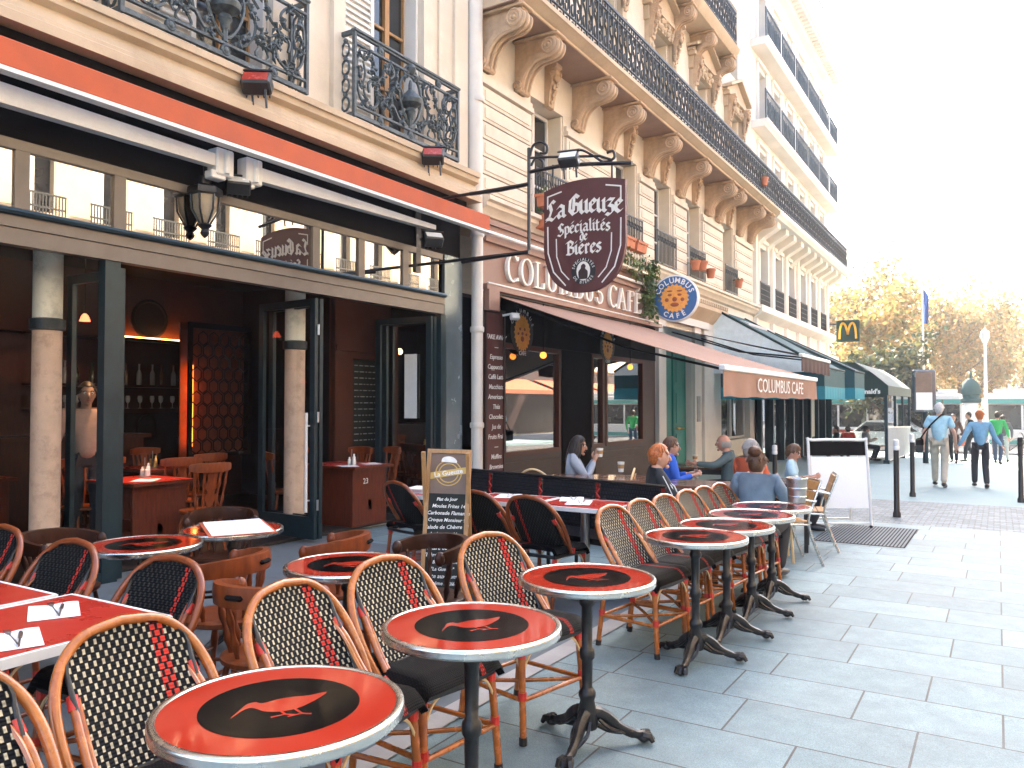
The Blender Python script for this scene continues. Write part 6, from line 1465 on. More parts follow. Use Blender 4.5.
# ------------------------------------------------------------------ bollards
def bollard(x, y, lab, cap, h=.98):
    t = thing('bollard', lab, 'bollard', (x, y, gz(y)), 0, 'street bollards')
    m = MB(); m.lathe([(.055, 0), (.055, .06), (.040, .09), (.038, h-.16)], 14); m.build('post', M['iron_black'], t)
    m = MB(); m.lathe([(.038, h-.16), (.046, h-.15), (.046, h-.11), (.04, h-.10), (.045, h-.06), (.04, h-.01), (.02, h), (.001, h)], 14, cap=False); m.build('cap', M[cap], t); return t
bollard(-1.3, 13.0, 'dark bollard with white cap nearest beside the sandwich board', 'white', 1.15); bollard(-1.38, 16.5, 'dark bollard with white cap beyond, by the man with the bag', 'white', 1.17)
bollard(.32, 16.5, 'dark bollard at the right edge of the photo', 'iron_black', 1.15)
q = gp(777, 470, .0); bollard(-3.2, 13.6, 'dark bollard with white cap behind woman in pale blue blouse', 'white', 1.0)

# ------------------------------------------------------------------ people
SK = {}
def colour(name, c, rough=.8, **k):
    if name not in SK: SK[name] = mat(name, c, rough, **k)
    return SK[name]
def skin_mesh(nd, edges, levels=2):
    names = list(nd); me = bpy.data.meshes.new('tmp'); me.from_pydata([tuple(nd[n][0]) for n in names], [(names.index(a), names.index(b)) for a, b in edges], [])
    ob = bpy.data.objects.new('tmp', me); COL.objects.link(ob); md = ob.modifiers.new('s', 'SKIN'); md.use_smooth_shade = True; sb = ob.modifiers.new('d', 'SUBSURF'); sb.levels = sb.render_levels = levels
    for i, n in enumerate(names):
        r = nd[n][1]; me.skin_vertices[0].data[i].radius = r if isinstance(r, tuple) else (r, r)
    me.skin_vertices[0].data[0].use_root = True
    dg = bpy.context.evaluated_depsgraph_get(); dg.update(); ev = bpy.data.meshes.new_from_object(ob.evaluated_get(dg))
    out = ([tuple(v.co) for v in ev.vertices], [tuple(p.vertices) for p in ev.polygons]); bpy.data.objects.remove(ob); bpy.data.meshes.remove(me); bpy.data.meshes.remove(ev); return out
V = Vector
def person(label, loc, rz, pose='stand', ov=None, skin=(.50, .27, .18), top=('shirt_grey', (.2, .2, .2)), legs=('trousers_dark', (.02, .02, .025)), hair=('hair_dark', (.02, .013, .01)), style='short', sc=1.0, sleeve='long', shoe=(.02, .018, .016), head_yaw=0, head_pitch=0, bulk=1.0, collar=None, group=None):
    t = thing('person', label, 'person', loc, R(rz), group); t.scale = (sc, sc, sc)
    if pose == 'sit':
        J = dict(pel=(0,0,.53), bel=(.0,0,.68), che=(-.01,0,.88), nek=(.0,0,1.0), hed=(.025,0,1.09), shl=(-.01,.175,.94), shr=(-.01,-.175,.94), ell=(.06,.24,.69), elr=(.06,-.24,.69), wrl=(.27,.14,.75), wrr=(.27,-.14,.75),
                 hil=(.03,.09,.50), hir=(.03,-.09,.50), knl=(.43,.11,.50), knr=(.43,-.11,.50), anl=(.26,.11,.08), anr=(.26,-.11,.08), tol=(.40,.12,.04), tor=(.40,-.12,.04))
    else:
        s = .17 if pose == 'walk' else .02
        J = dict(pel=(0,0,.93), bel=(0,0,1.08), che=(.0,0,1.28), nek=(.01,0,1.43), hed=(.035,0,1.545), shl=(0,.175,1.35), shr=(0,-.175,1.35), ell=(-.05-s*.2,.26,1.09), elr=(-.04+s*.3,-.26,1.09), wrl=(-.04-s*.2,.28,.84), wrr=(.06+s*.9,-.27,.85),
                 hil=(0,.09,.90), hir=(0,-.09,.90), knl=(.05+s*.6,.10,.48), knr=(.05-s*.2,-.09,.48), anl=(.01+s,.10,.085), anr=(-.03-s*1.2,-.09,.10 if pose == 'walk' else .085), tol=(.15+s,.11,.04), tor=(.11-s*1.2,-.10,.035))
    if ov: J.update(ov)
    J = {k: V(v) for k, v in J.items()}; B = bulk
    rad = dict(pel=(.135*B,.105*B), bel=(.13*B,.10*B), che=(.15*B,.105*B), nek=.05, hed=.058, shl=.062, shr=.062, ell=.042, elr=.042, wrl=.027, wrr=.027, hil=.085*B, hir=.085*B, knl=.058, knr=.058, anl=.04, anr=.04, tol=.038, tor=.038)
    E = [('pel','bel'),('bel','che'),('che','nek'),('nek','hed'),('che','shl'),('che','shr'),('shl','ell'),('ell','wrl'),('shr','elr'),('elr','wrr'),('pel','hil'),('pel','hir'),('hil','knl'),('knl','anl'),('anl','tol'),('hir','knr'),('knr','anr'),('anr','tor')]
    thin = {k: (tuple(x*.62 for x in r) if isinstance(r, tuple) else (r if k in ('nek', 'hed', 'wrl', 'wrr', 'ell', 'elr') else (r*.5 if k in ('shl', 'shr') else r*.72))) for k, r in rad.items()}
    if sleeve == 'long': thin['ell'] = thin['elr'] = .022
    JB = dict(J)
    for a in ('shl', 'shr'): JB[a] = V((J[a].x, J[a].y*.72, J[a].z-.035))
    vs, fs = skin_mesh({k: (JB[k], thin[k]) for k in J}, E)
    m = MB(); m.add(vs, fs)
    # head with a face
    Hd = Matrix.Translation(J['hed']) @ RZ(head_yaw) @ RY(head_pitch); m.M = Hd; N_, K_ = 18, 14; hv = []; hf = []
    for i in range(K_+1):
        a = math.pi*i/K_; z = -math.cos(a)
        for k in range(N_):
            w = 2*math.pi*k/N_; x, y = math.sin(a)*math.cos(w), math.sin(a)*math.sin(w)
            rx, ry, rz_ = .095, .074, .118
            if z < 0: ry *= 1+.22*z; rx *= 1+.10*z
            X = x*rx+.004; Y = y*ry; Z = z*rz_
            if x > .5: X -= .012*max(0, 1-abs(Y)/.05)*max(0, 1-abs(Z-.01)/.02)*0
            hv.append((X, Y, Z))
    for i in range(K_):
        for k in range(N_): l = (k+1) % N_; hf.append((i*N_+k, i*N_+l, (i+1)*N_+l, (i+1)*N_+k))
    m.add(hv, hf)
    m.tube([(.086, 0, .022), (.106, 0, -.012), (.112, 0, -.024), (.094, 0, -.034)], [.008, .012, .014, .010], 7)
    for s in (-1, 1):
        m.sphere((.082, s*.031, .012), .0125, 8, 6, 1); m.sphere((.0915, s*.031, .012), .006, 6, 5, 2); m.tube([(.09, s*.016, .030), (.094, s*.032, .034), (.084, s*.048, .028)], .0045, 5, 2)
        m.sphere((-.005, s*.074, -.004), .024, 8, 6, sc=(.75, .35, 1.25))
    m.tube([(.086, -.022, -.055), (.097, 0, -.057), (.086, .022, -.055)], .0062, 5, 3)
    m.sphere((.076, 0, -.092), .025, 8, 6, sc=(.8, 1, .8)); m.M = ID
    # hands
    for wn, en, s in (('wrl', 'ell', 1), ('wrr', 'elr', -1)):
        d = (J[wn]-J[en]).normalized(); side_ = V((0, 0, 1)) if abs(d.z) < .7 else V((1, 0, 0)); u = side_-d*side_.dot(d); u.normalize(); n = d.cross(u)
        w = J[wn]; m.tube([tuple(w-d*.015), tuple(w+d*.03), tuple(w+d*.085)], [.024, .032, .030], 8, flat=.6)
        for k, (L, o) in enumerate(((.068, -.027), (.080, -.009), (.075, .009), (.058, .026))):
            b0 = w+d*.08+u*o; m.tube([tuple(b0), tuple(b0+d*L*.5+n*s*.006), tuple(b0+d*L*.8+n*s*.022), tuple(b0+d*L*.9+n*s*.036)], [.0095, .009, .008, .0065], 6)
        b0 = w+d*.025-u*.028; m.tube([tuple(b0), tuple(b0-u*.024+d*.025+n*s*.01), tuple(b0-u*.026+d*.055+n*s*.02)], [.011, .010, .0075], 6)
    sk = colour('skin_%.2f' % skin[0], skin, .5, var=.06)
    m.build('body', [sk, M['paper'], colour('iris_dark', (.015, .01, .008), .3), colour('lips', (.35, .10, .08), .5)], t, 180)
    grow = lambda r, g: tuple(x+g for x in r) if isinstance(r, tuple) else r+g
    # top
    nd = {k: (J[k], grow(rad[k], .012)) for k in ('che', 'bel', 'pel', 'shl', 'shr', 'ell', 'elr')}
    nd['pel'] = (J['pel']+V((0, 0, -.05)), grow(rad['pel'], .034)); nd['nb'] = (J['che'].lerp(J['nek'], .72), .075); nd['shl'] = (nd['shl'][0]+V((0, 0, .005)), .072); nd['shr'] = (nd['shr'][0]+V((0, 0, .005)), .072); nd['che'] = (nd['che'][0]+V((0, 0, .02)), grow(rad['che'], .022))
    e = [('che','bel'),('bel','pel'),('che','nb'),('che','shl'),('che','shr'),('shl','ell'),('shr','elr')]
    if sleeve == 'long':
        for a, b in (('wrl', 'ell'), ('wrr', 'elr')): nd[a] = (J[a].lerp(J[b], .06), .036); e.append((b, a))
    elif sleeve == 'short':
        for a, b in (('ell', 'shl'), ('elr', 'shr')): nd[a] = (J[a].lerp(J[b], .25), .068)
    vs, fs = skin_mesh(nd, e); m = MB(); m.add(vs, fs); m.build('top', colour(*top, bp=.25, bsc=20), t, 180)
    nd = {k: (J[k], grow(rad[k], .014)) for k in ('pel', 'hil', 'hir', 'knl', 'knr')}; nd['pel'] = (J['pel']+V((0, 0, -.05 if pose != 'sit' else 0)), (.105*B, .085*B))
    for a in ('anl', 'anr'): nd[a] = (J[a]+V((0, 0, .0)), .058)
    vs, fs = skin_mesh(nd, [('pel','hil'),('pel','hir'),('hil','knl'),('knl','anl'),('hir','knr'),('knr','anr')]); m = MB(); m.add(vs, fs); m.build('trousers', colour(*legs, bp=.25, bsc=20), t, 180)
    for a, b in (('anl', 'tol'), ('anr', 'tor')):
        m = MB(); d = (J[b]-J[a]); z = min(J[a].z, J[b].z); h = V((d.x, d.y, 0)).normalized()
        m.tube([tuple(J[a]-h*.06+V((0, 0, -.03))), tuple(J[a]+V((0, 0, -.02))), tuple(J[b]-h*.03+V((0, 0, .005))), tuple(J[b]+h*.05)], [.035, .05, .046, .03], 9, flat=.8); m.build('shoe', colour('shoe', shoe, .4), t, 60)
    # hair
    if style != 'bald':
        m = MB(); m.M = Hd; r = random.Random(hash(label) % 999 if False else len(label)); hv = []; hf = []; lo = {'short': .0, 'crop': .0, 'long': -.25, 'bun': 0.0, 'fringe': -.02}[style]
        for i in range(K_+1):
            a = math.pi*i/K_; z = -math.cos(a)
            for k in range(N_):
                w = 2*math.pi*k/N_; x, y = math.sin(a)*math.cos(w), math.sin(a)*math.sin(w); q = 1.09+.03*r.random()+(.05 if style in ('fringe', 'long') else 0)
                lowest = .42+.22*max(0, x) if x > .25 else (-.62 if x < -.2 else -.1+.5*max(0, x))
                zz = max(z, lowest) if z < lowest else z
                sh = 1 if z >= lowest else .86
                hv.append((x*.095*q*sh*(1 if z >= lowest else math.sqrt(max(.05, 1-zz*zz))/max(.2, math.sqrt(max(.04, 1-z*z))))+.0, y*.076*q*sh*(1 if z >= lowest else math.sqrt(max(.05, 1-zz*zz))/max(.2, math.sqrt(max(.04, 1-z*z)))), zz*.118*q+.004))
        for i in range(K_):
            for k in range(N_): l = (k+1) % N_; hf.append((i*N_+k, i*N_+l, (i+1)*N_+l, (i+1)*N_+k))
        m.add(hv, hf)
        for k in range(70):                            # strands that break the outline
            w = r.uniform(.8, 5.5); a = r.uniform(.15, 1.25); c = V((math.cos(w)*math.sin(a)*.1, math.sin(w)*math.sin(a)*.08, math.cos(a)*.125)); tg = V((math.cos(w)*.6, math.sin(w)*.6, -1)).normalized()
            m.tube([tuple(c), tuple(c*1.05+tg*.02), tuple(c*1.02+tg*.042)], [.011, .010, .003], 5)
        if style == 'long':
            for k in range(11):
                w = R(70+k*22); m.tube([(math.cos(w)*.08, math.sin(w)*.075, .04), (math.cos(w)*.09-.012, math.sin(w)*.085, -.08), (math.cos(w)*.085-.03, math.sin(w)*.085, -.18), (-.06+math.cos(w)*.05, math.sin(w)*.07, -.27)], [.03, .034, .030, .012], 7)
        if style == 'bun': m.sphere((-.075, 0, .115), .058, 10, 8, sc=(1, 1.05, .9)); m.tube([(-.075+.045*math.cos(a), .045*math.sin(a), .12+.02*math.sin(a*2)) for a in [i*.7 for i in range(9)]], .02, 6)
        m.build('hair', colour(*hair, rough=.5, var=.4, sc=60), t, 60)
    else:
        m = MB(); m.M = Hd
        for k in range(26): w = R(75+k*8.1); m.tube([(math.cos(w)*.092, math.sin(w)*.074, .03), (math.cos(w)*.096, math.sin(w)*.078, -.01), (math.cos(w)*.088, math.sin(w)*.07, -.06)], [.006, .012, .006], 5)
        m.build('hair', colour(*hair, rough=.6), t, 60)
    return t, J
def seatp(px, py, h=1.09): p = gp(px, py, h); return (p.x, p.y, gz(p.y)-.0)
def at_head(px, py, ang, h=1.09, dx=.025):             # seat position so that the head lands where it is seen
    p = gp(px, py, h); a = R(ang); return (p.x-dx*math.cos(a), p.y-dx*math.sin(a), gz(p.y))
HT = 31.6
pw, J = person('woman with long black hair and grey denim jacket drinking from a cup', at_head(578, 446, 25, 1.09, .06), 25, 'sit', dict(hed=(.06,0,1.09), ell=(.14,.20,.70), elr=(.18,-.20,.70), wrl=(.27,.06,.93), wrr=(.27,-.06,.92)), skin=(.48, .27, .18), top=('denim_grey', (.30, .34, .40)), style='long', head_pitch=6)
h = R(25); L0 = pw.location; cup((L0.x+.335*math.cos(h), L0.y+.335*math.sin(h), L0.z+.955), 'paper cup held up in both hands by the black haired woman', h=.11, r=.042)
person('red haired man in black jacket with white stripes, arms crossed', at_head(659, 457, 28), 28, 'sit', dict(ell=(.12,.25,.72), elr=(.14,-.25,.72), wrl=(.26,-.02,.76), wrr=(.27,.04,.72)), skin=(.66, .36, .25), top=('jacket_black', (.022, .024, .028)), hair=('hair_ginger', (.46, .13, .03)), style='short', bulk=1.05)
rp = [o for o in SC.objects if o.get('label', '').startswith('red haired man')][0]; m = MB()
for s_ in (1, -1):
    for k in range(3): m.tube([(.03+.02*k, s_*(.235-.012*k), .93-.02*k), (.075+.03*k, s_*(.268-.01*k), .84), (.11+.03*k, s_*(.285-.012*k), .76)], .006, 5)
m.build('sleeve_stripe', M['white'], rp)
person('brown haired person in bright blue scarf behind the red haired man', at_head(671, 447, 30), 30, 'sit', None, skin=(.55, .31, .22), top=('scarf_blue', (.02, .10, .5)), hair=('hair_brown', (.10, .045, .02)), style='fringe')
person('bald man in grey green jacket leaning to the left with arm stretched out', at_head(728, 444, 200), 200, 'sit', dict(ell=(.22,.20,.80), wrl=(.48,.10,.82), elr=(.18,-.26,.74), wrr=(.40,-.12,.80), hed=(.08,0,1.10), nek=(.04,0,1.0), che=(.02,0,.88)), skin=(.56, .28, .19), top=('jacket_green', (.11, .15, .15)), hair=('hair_grey', (.3, .28, .26)), style='bald', bulk=1.12)
person('grey haired person in orange top half hidden beside the bald man', at_head(751, 450, 60), 60, 'sit', None, skin=(.5, .28, .2), top=('top_orange', (.5, .09, .03)), hair=('hair_grey', (.3, .28, .26)), style='short')
person('woman with brown hair in a bun and blue grey knit, back turned', at_head(757, 461, 84, 1.08, .01), 84, 'sit', dict(ell=(.10,.27,.70), elr=(.10,-.27,.70)), skin=(.5, .28, .2), top=('knit_blue', (.17, .235, .30)), hair=('hair_brown', (.10, .045, .02)), style='bun', bulk=1.08, sc=.97)
person('woman in pale blue blouse looking down beside the sandwich board', at_head(793, 453, 8, 1.0), 8, 'sit', None, sc=.92, skin=(.56, .31, .22), top=('blouse_blue', (.42, .60, .70)), hair=('hair_brown', (.10, .045, .02)), style='fringe', head_pitch=22, sleeve='short')
for px, py, a, c, lab in ((-4.9, 30, 200, (.05, .05, .06), 'dark clad diner with dark hair at the restaurant terrace, leftmost'), (-4.0, 30.3, 30, (.5, .45, .4), 'diner in pale top beside the green awning post'), (-4.45, 29.5, 120, (.35, .04, .03), 'diner in red top in the restaurant terrace, middle one')):
    person(lab, (px, py, gz(py)), a, 'sit', None, top=('top_%.2f' % c[0], c), style='short')
WG = None
p = gp(940, 487, 0); tw, J = person('grey haired man in pale blue shirt and beige trousers walking away with shoulder bag', tuple(p), 88, 'walk', None, skin=(.6, .36, .27), top=('shirt_sky', (.36, .60, .72)), legs=('trousers_beige', (.50, .44, .36)), hair=('hair_white', (.6, .58, .55)), style='crop', sc=1.07, sleeve='short', bulk=1.12)
bg_ = thing('shoulder_bag', 'black shoulder bag hanging at the left hip of the walking man', 'bag', (p.x-.36, p.y-.02, p.z+.72), R(88))
m = MB(); m.cbox(-.17, .17, -.07, .07, 0, .30, .03); m.build('body', M['black_plastic'], bg_); m = MB(); m.cbox(-.172, .172, -.075, .075, .14, .31, .03); m.build('flap', M['dark'], bg_)
m = MB(); m.tube(crv([(.1, 0, .28), (.13, -.22, .62), (.08, -.42, .80), (-.06, -.40, .80), (-.16, -.2, .58), (-.12, 0, .28)], 5), .016, 5); m.build('strap', M['dark'], bg_)
p = gp(981, 488, 0); person('short haired woman in blue denim shirt and black trousers walking away', tuple(p), 96, 'walk', dict(elr=(.05,-.27,1.09), wrr=(.0,-.40,.90), ell=(-.12,.30,1.10), wrl=(-.12,.42,.88)), skin=(.6, .34, .25), top=('denim_blue', (.16, .34, .50)), legs=('trousers_dark', (.02, .02, .025)), hair=('hair_ginger', (.46, .13, .03)), style='short', sc=.98)
for px, py, a, tp, lg, hr, lab, s in ((998, 464, 80, ('shirt_green', (.03, .36, .10)), ('jeans', (.05, .07, .12)), ('hair_dark', (.02, .013, .01)), 'person in bright green shirt among the walkers at right', 1.06),
        (970, 462, 200, ('shirt_black', (.015, .016, .02)), ('trousers_dark', (.02, .02, .025)), ('hair_dark', (.02, .013, .01)), 'person in black clothes beyond the blue shirted walkers', 1.06),
        (954, 463, 265, ('coat_brown', (.12, .06, .045)), ('trousers_dark', (.02, .02, .025)), ('hair_brown', (.10, .045, .02)), 'person in brown coat with red bag walking towards us', 1.0),
        (1004, 462, 95, ('jacket_grey', (.10, .10, .11)), ('jeans_pale', (.4, .4, .4)), ('hair_dark', (.02, .013, .01)), 'person in grey jacket and pale jeans next to the green shirt', 1.0)):
    p = gp(px, py, 0); person(lab, tuple(p), a, 'walk', None, top=tp, legs=lg, hair=hr, style='short', sc=s)
p = gp(962, 446, .45); t = thing('red_handbag', 'orange red handbag carried by the person in the brown coat', 'bag', tuple(p)); m = MB(); m.cbox(-.17, .17, -.08, .08, 0, .28, .04); m.build('body', M['orange'], t); m = MB(); m.tube(crv([(-.1, 0, .27), (-.06, 0, .5), (.06, 0, .5), (.1, 0, .27)], 4), .012, 5); m.build('handle', M['wood_red'], t)
person('waiter in pale checked shirt and brown belt standing inside the cafe', (-8.15, 4.72, .012), -20, 'stand', None, skin=(.35, .2, .14), top=('shirt_pink', (.34, .22, .18)), legs=('trousers_dark', (.02, .02, .025)), sc=1.06)
person('person in dark clothes standing inside at the far left of the cafe', (-8.6, 3.75, .012), -60, 'stand', None, skin=(.35, .2, .14), top=('jacket_black', (.022, .024, .028)), legs=('trousers_dark', (.02, .02, .025)), style='long')
# ------------------------------------------------------------------ far end of the street: trees, buses, poles
def leafmat(name, c):
    m, t, b = nodes(name); n = tex(t, 'ShaderNodeTexNoise', ocoord(t), Scale=1.2, Detail=3); col = mixc(t, ramp(t, n.outputs[0], .35, .65), tuple(x*.6 for x in c), tuple(x*1.35 for x in c)); t.links.new(col, b.inputs['Base Color']); b.inputs['Roughness'].default_value = .7
    tl = t.nodes.new('ShaderNodeBsdfTranslucent'); t.links.new(col, tl.inputs[0]); mx = t.nodes.new('ShaderNodeMixShader'); mx.inputs[0].default_value = .4; t.links.new(b.outputs[0], mx.inputs[1]); t.links.new(tl.outputs[0], mx.inputs[2]); t.links.new(mx.outputs[0], t.nodes['Material Output'].inputs[0]); return m
LG = [leafmat('leaf_gold', (.35, .25, .08)), leafmat('leaf_olive', (.21, .21, .085)), leafmat('leaf_amber', (.34, .21, .075))]
LD = [leafmat('leaf_dark', (.04, .06, .03)), leafmat('leaf_deep', (.03, .05, .03)), leafmat('leaf_olive2', (.09, .09, .03))]
def tree(lab, x, y, h, w, seed, lm=None, n=5200, base=2.2):
    r = random.Random(seed); z0 = gz(min(y, 60))-.1; t = thing('street_tree', lab, 'tree', (x, y, z0), 0, 'autumn trees beyond the crossing')
    m = MB(); m.tube([(0, 0, 0), (.05, .02, h*.25), (-.04, .05, h*.5), (.05, 0, h*.8)], [.26, .2, .14, .05], 9); tips = []
    for k in range(13):
        a = r.uniform(0, 6.28); z = r.uniform(base, h*.8); L = w*r.uniform(.45, .95)*(1-.4*(z/h)); e = (math.cos(a)*L, math.sin(a)*L, min(h*.97, z+L*r.uniform(.5, 1.0))); mid = (e[0]*.45, e[1]*.45, z+(e[2]-z)*.35)
        m.tube([(0, 0, z), mid, e], [.10, .06, .02], 6); tips += [mid, e, e]
        for j in range(3): f = (e[0]+r.uniform(-.9, .9), e[1]+r.uniform(-.9, .9), e[2]+r.uniform(-.5, 1)); m.tube([mid, f], [.035, .01], 4); tips.append(f)
    m.build('trunk', M['bark'], t, 60)
    c = MB(); leaf_cloud(c, tips, n, .34, r, (w*.15, w*.15, h*.06), 3, .2); c.build('crown', lm or LG, t, 0)
for k, (px, Y, h, w, lm, lab) in enumerate([(856, 60, 12.5, 3.8, LG, 'golden tree rising beside the square restaurant sign'), (880, 52, 9.4, 3.0, LG, 'low golden tree behind the dark green awning'), (872, 92, 19.5, 4.5, LD, 'dark evergreen showing above golden trees at left'), (905, 66, 11.2, 4.2, LG, 'golden tree behind the flagpole on its left'), (935, 74, 13.2, 4.6, LG, 'pale golden tree with bare limbs behind the flagpole'),
        (960, 70, 11.3, 4.2, LG, 'golden green tree left of the round topped kiosk'), (992, 82, 12, 4.6, LG, 'thin amber tree behind the white lamp post'), (1022, 96, 12.5, 4.6, LG, 'pale far tree at the right edge'), (893, 46, 5.6, 2.0, LD, 'low dark bush like tree beside the awning corner')]):
    p = yp(px, 404, Y); tree(lab, p.x, Y, h, w, 40+k, lm, 4600 if lm is LG else 2600, 1.4 if h < 8 else 2.4)
def wheel(parent, x, y, z, r, w=.22):
    m = MB(); m.M = T(x, y, z) @ RX(90); m.lathe([(r*.6, -w/2), (r*.95, -w/2), (r, -w*.3), (r, w*.3), (r*.95, w/2), (r*.6, w/2)], 20); o = m.build('wheel', M['tyre'], parent)
    m = MB(); m.M = T(x, y, z) @ RX(90); m.lathe([(.02, w*.42), (r*.3, w*.5), (r*.6, w*.42), (r*.6, -w*.42), (.02, -w*.42)], 14); m.build('rim', M['steel'], o)
def bus(lab, x0, L, Y):
    z = gz(48)-.02; t = thing('city_bus', lab, 'bus', (x0+L/2, Y, z), 0, 'white and green city buses'); h = 2.95
    m = MB(); m.cbox(-L/2, L/2, 0, 2.5, .32, 1.15, .06); m.cbox(-L/2, L/2, .04, 2.46, 2.35, h, .1); m.cbox(-L/2+.3, L/2-.3, .3, 2.2, h-.01, h+.22, .08)
    for k in range(9): xx = -L/2+.05+k*(L-.1)/8; m.box(xx-.05, xx+.05, .02, 2.48, 1.15, 2.35)
    m.build('body', M['bus_white'], t)
    m = MB(); m.box(-L/2+.02, L/2-.02, .05, 2.45, 1.14, 2.36); m.build('window_band', M['window_dark'], t, 0)
    m = MB(); m.box(-L/2-.004, L/2+.004, -.004, 2.504, 2.44, 2.66); m.box(-L/2+.1, L/2-.1, -.006, 0, .4, .62); m.build('stripe', M['bus_teal'], t, 0)
    for xx in (-L*.33, L*.33): wheel(t, xx, .12, .48, .48)
    m = MB(); m.box(-L*.1, L*.08, -.008, 0, .72, 1.0); m.build('advert', M['red_lens'], t, 0)
p = yp(962, 404, 47); bus('white and green bus crossing behind the signpost, left of the kiosk', p.x-12, 12, 47)
p = yp(986, 404, 46.5); bus('white and green bus at the right edge of the photo', p.x, 12, 46.5)
def car(lab, x, Y, m_, L=4.2, h=1.55):
    t = thing('parked_car', lab, 'car', (x, Y, gz(45)-.02), 0)
    prof = [(-L/2, .35), (-L/2+.05, .85), (-L/2+.9, .98), (-L/2+1.5, h-.04), (-L/2+2.0, h), (L/2-.9, h-.03), (L/2-.2, 1.0), (L/2, .8), (L/2, .35)]
    b = MB(); b.prism(prof, Matrix(((1,0,0,0),(0,0,1,0),(0,1,0,0),(0,0,0,1))), 1.7); b.build('body', m_, t, 25)
    b = MB(); b.prism([(-L/2+1.0, 1.0), (-L/2+1.55, h-.1), (L/2-.95, h-.1), (L/2-.4, 1.02)], Matrix(((1,0,0,0),(0,0,1,-.006),(0,1,0,0),(0,0,0,1))), 1.712); b.build('window_band', M['window_dark'], t, 0)
    for xx in (-L*.31, L*.31): wheel(t, xx, .1, .32, .32, .2); wheel(t, xx, 1.6, .32, .32, .2)
p = yp(934, 404, 42.2); car('silver car passing between the signpost and the walking man', p.x-2.4, 42.2, M['car_silver'])
# signpost with poster panel, flag above
p = gp(925, 470, 0); X, Y = yp(925, 404, 30).x, 30
pn_ = thing('poster_panel', 'grey framed poster panel on a post below the flag', 'sign', (X, Y, gz(Y)), R(31))
m = MB(); m.tube([(0, 0, 0), (0, 0, 1.75)], .09, 10); m.build('post', M['frame'], pn_)
m = MB(); m.cbox(-.40, .34, -.09, .09, 1.72, 3.15, .03); m.build('frame', M['panel_grey'], pn_)
m = MB(); m.box(-.34, .20, -.096, -.09, 1.8, 2.38); m.build('poster', M['paper'], pn_, 0); m = MB(); m.box(-.34, .20, -.096, -.09, 2.385, 3.05); m.build('poster_photo', M['chalk_brown'], pn_, 0)
Y = 46; X = yp(924, 404, Y).x; fp__ = thing('flagpole', 'tall flagpole rising behind the poster panel with a blue flag', 'flagpole', (X, Y, gz(Y)))
m = MB(); m.tube([(0, 0, 0), (0, 0, 8.6)], [.07, .035], 8); m.build('pole', M['white'], fp__)
fg = thing('flag', 'limp dark blue flag on the tall pole', 'flag', (X, Y, gz(Y)))
m = MB(); m.grid(lambda u, v: (.04+.24*u*(1-.35*v)+.06*v*u, .09*math.sin(u*9+v*2), 8.4-1.9*v-.5*u*(1-v)), 14, 12, thick=.01); m.uv = [(0, 0)]*len(m.uv); m.build('cloth', M['flag_blue'], fg, 80)
# poster column with green dome
Y = 44; X = yp(971, 404, Y).x; mc = thing('poster_column', 'round poster kiosk with dark green dome', 'kiosk', (X, Y, gz(Y)))
m = MB(); m.lathe([(.5, 0), (.5, .5), (.42, .6), (.42, 2.35), (.5, 2.4)], 20); m.build('drum', M['paper'], mc)
m = MB(); m.lathe([(.52, 2.4), (.62, 2.46), (.62, 2.6), (.5, 2.66), (.5, 2.8), (.58, 2.84), (.6, 3.05), (.48, 3.35), (.25, 3.55), (.08, 3.62), (.06, 3.75), (.1, 3.8), (.02, 3.95)], 20); m.build('dome', M['teal_dark'], mc); mc.scale = (.72, .72, .98)
Y = 36; X = yp(986, 404, Y).x; lp_ = thing('lamp_post', 'slender white painted lamp post beside the right bus', 'lamp post', (X, Y, gz(Y)))
m = MB(); m.lathe([(.16, 0), (.16, .5), (.09, .6), (.07, 1.2), (.05, 4.4), (.07, 4.45), (.03, 4.5)], 12); m.build('post', M['white'], lp_); m = MB(); m.lathe([(.08, 4.5), (.17, 4.75), (.15, 4.95), (.05, 5.05), (.01, 5.15)], 10); m.build('lantern', M['lens'], lp_)
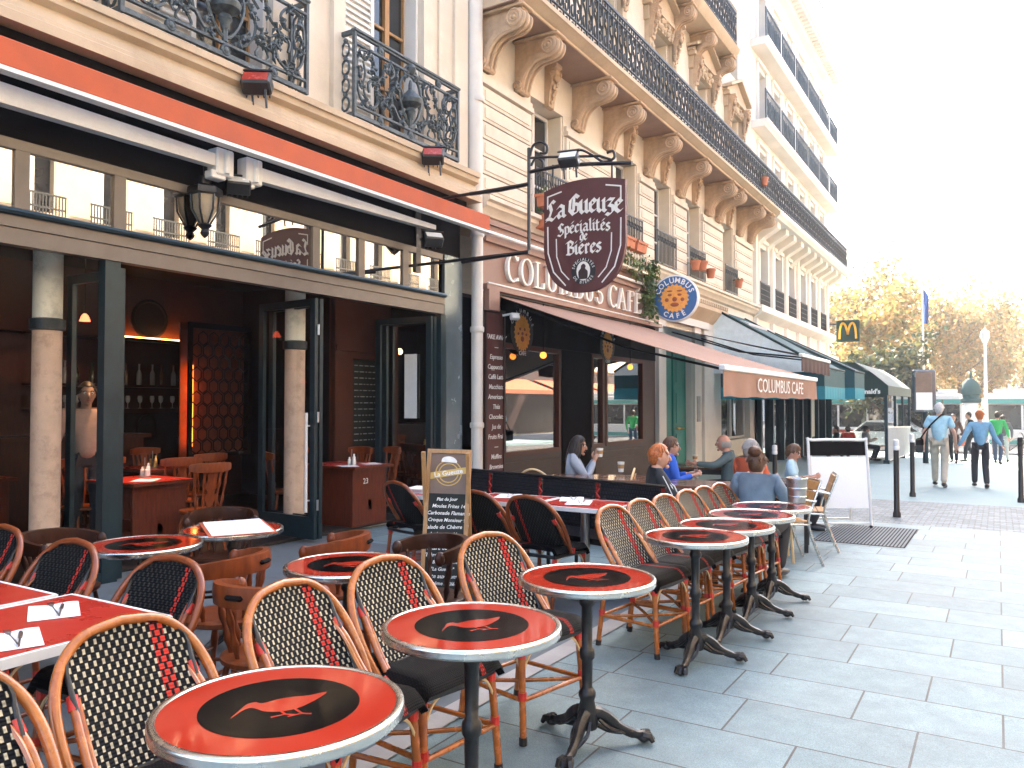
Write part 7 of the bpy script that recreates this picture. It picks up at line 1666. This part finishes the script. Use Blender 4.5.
# bicycle by the kerb
Y = 36.5; X = yp(1012, 404, Y).x; bi = thing('bicycle', 'bicycle standing by the right bus at photo edge', 'bicycle', (X, Y, gz(Y)), R(10))
for xx in (-.52, .52):
    m = MB(); m.tube([(xx+.33*math.cos(a*math.pi/10), 0, .34+.33*math.sin(a*math.pi/10)) for a in range(20)], .02, 5, closed=True)
    for a in range(6): m.tube([(xx-.32*math.cos(a*math.pi/6), 0, .34-.32*math.sin(a*math.pi/6)), (xx+.32*math.cos(a*math.pi/6), 0, .34+.32*math.sin(a*math.pi/6))], .004, 4)
    m.build('wheel', M['tyre'], bi)
m = MB()
for a, b in (((-.52, .34), (-.1, .32)), ((-.1, .32), (-.2, .85)), ((-.52, .34), (-.18, .7)), ((-.18, .75), (.36, .8)), ((-.1, .32), (.37, .72)), ((.52, .34), (.34, .95)), ((.34, .95), (.28, 1.02))): m.tube([(a[0], 0, a[1]), (b[0], 0, b[1])], .016, 5)
m.tube([(.28, -.25, 1.0), (.3, 0, 1.03), (.28, .25, 1.0)], .014, 5); m.build('frame', M['iron_black'], bi); m = MB(); m.sphere((-.22, 0, .88), .11, 8, 5, sc=(1, .7, .35)); m.build('saddle', M['dark'], bi)
# pale building far behind the trees
fb = thing('far_building', 'pale building far beyond the trees at the right edge', 'building', (14, 120, -1))
m = MB(); ops = []
for k in range(12):
    for z in (2, 5.2): ops.append((-10+k*2.2, -8.9+k*2.2, z, z+2))
wall(m, 0, -12, 16, 0, 9, ops, .3, sgn=-1); m.M = ID
m.v = [(v[1], v[0], v[2]) for v in m.v]; m.box(-12, 16, .35, 10, 0, 9); m.box(-12.3, 16.3, -.3, 10, 9, 9.5); m.build('wall', M['stone_white'], fb, 0)
m = MB(); m.box(-12, 16, .29, .33, 1, 8); m.build('window_glass', M['window_dark'], fb, 0)
hz = MB(); hz.box(-45, 60, -55, 108, -6, 24)
hm = bpy.data.materials.new('haze_air'); hm.use_nodes = True; ht = hm.node_tree; ht.nodes.remove(ht.nodes['Principled BSDF'])
pv = ht.nodes.new('ShaderNodeVolumePrincipled'); pv.inputs['Color'].default_value = (.95, .96, 1, 1); pv.inputs['Density'].default_value = .0013; pv.inputs['Anisotropy'].default_value = .3
ht.links.new(pv.outputs[0], ht.nodes['Material Output'].inputs['Volume'])
tag(hz.build('haze', hm, smooth=0), kind='stuff')
for o in list(SC.objects):
    if o.type == 'MESH': o.data.update()
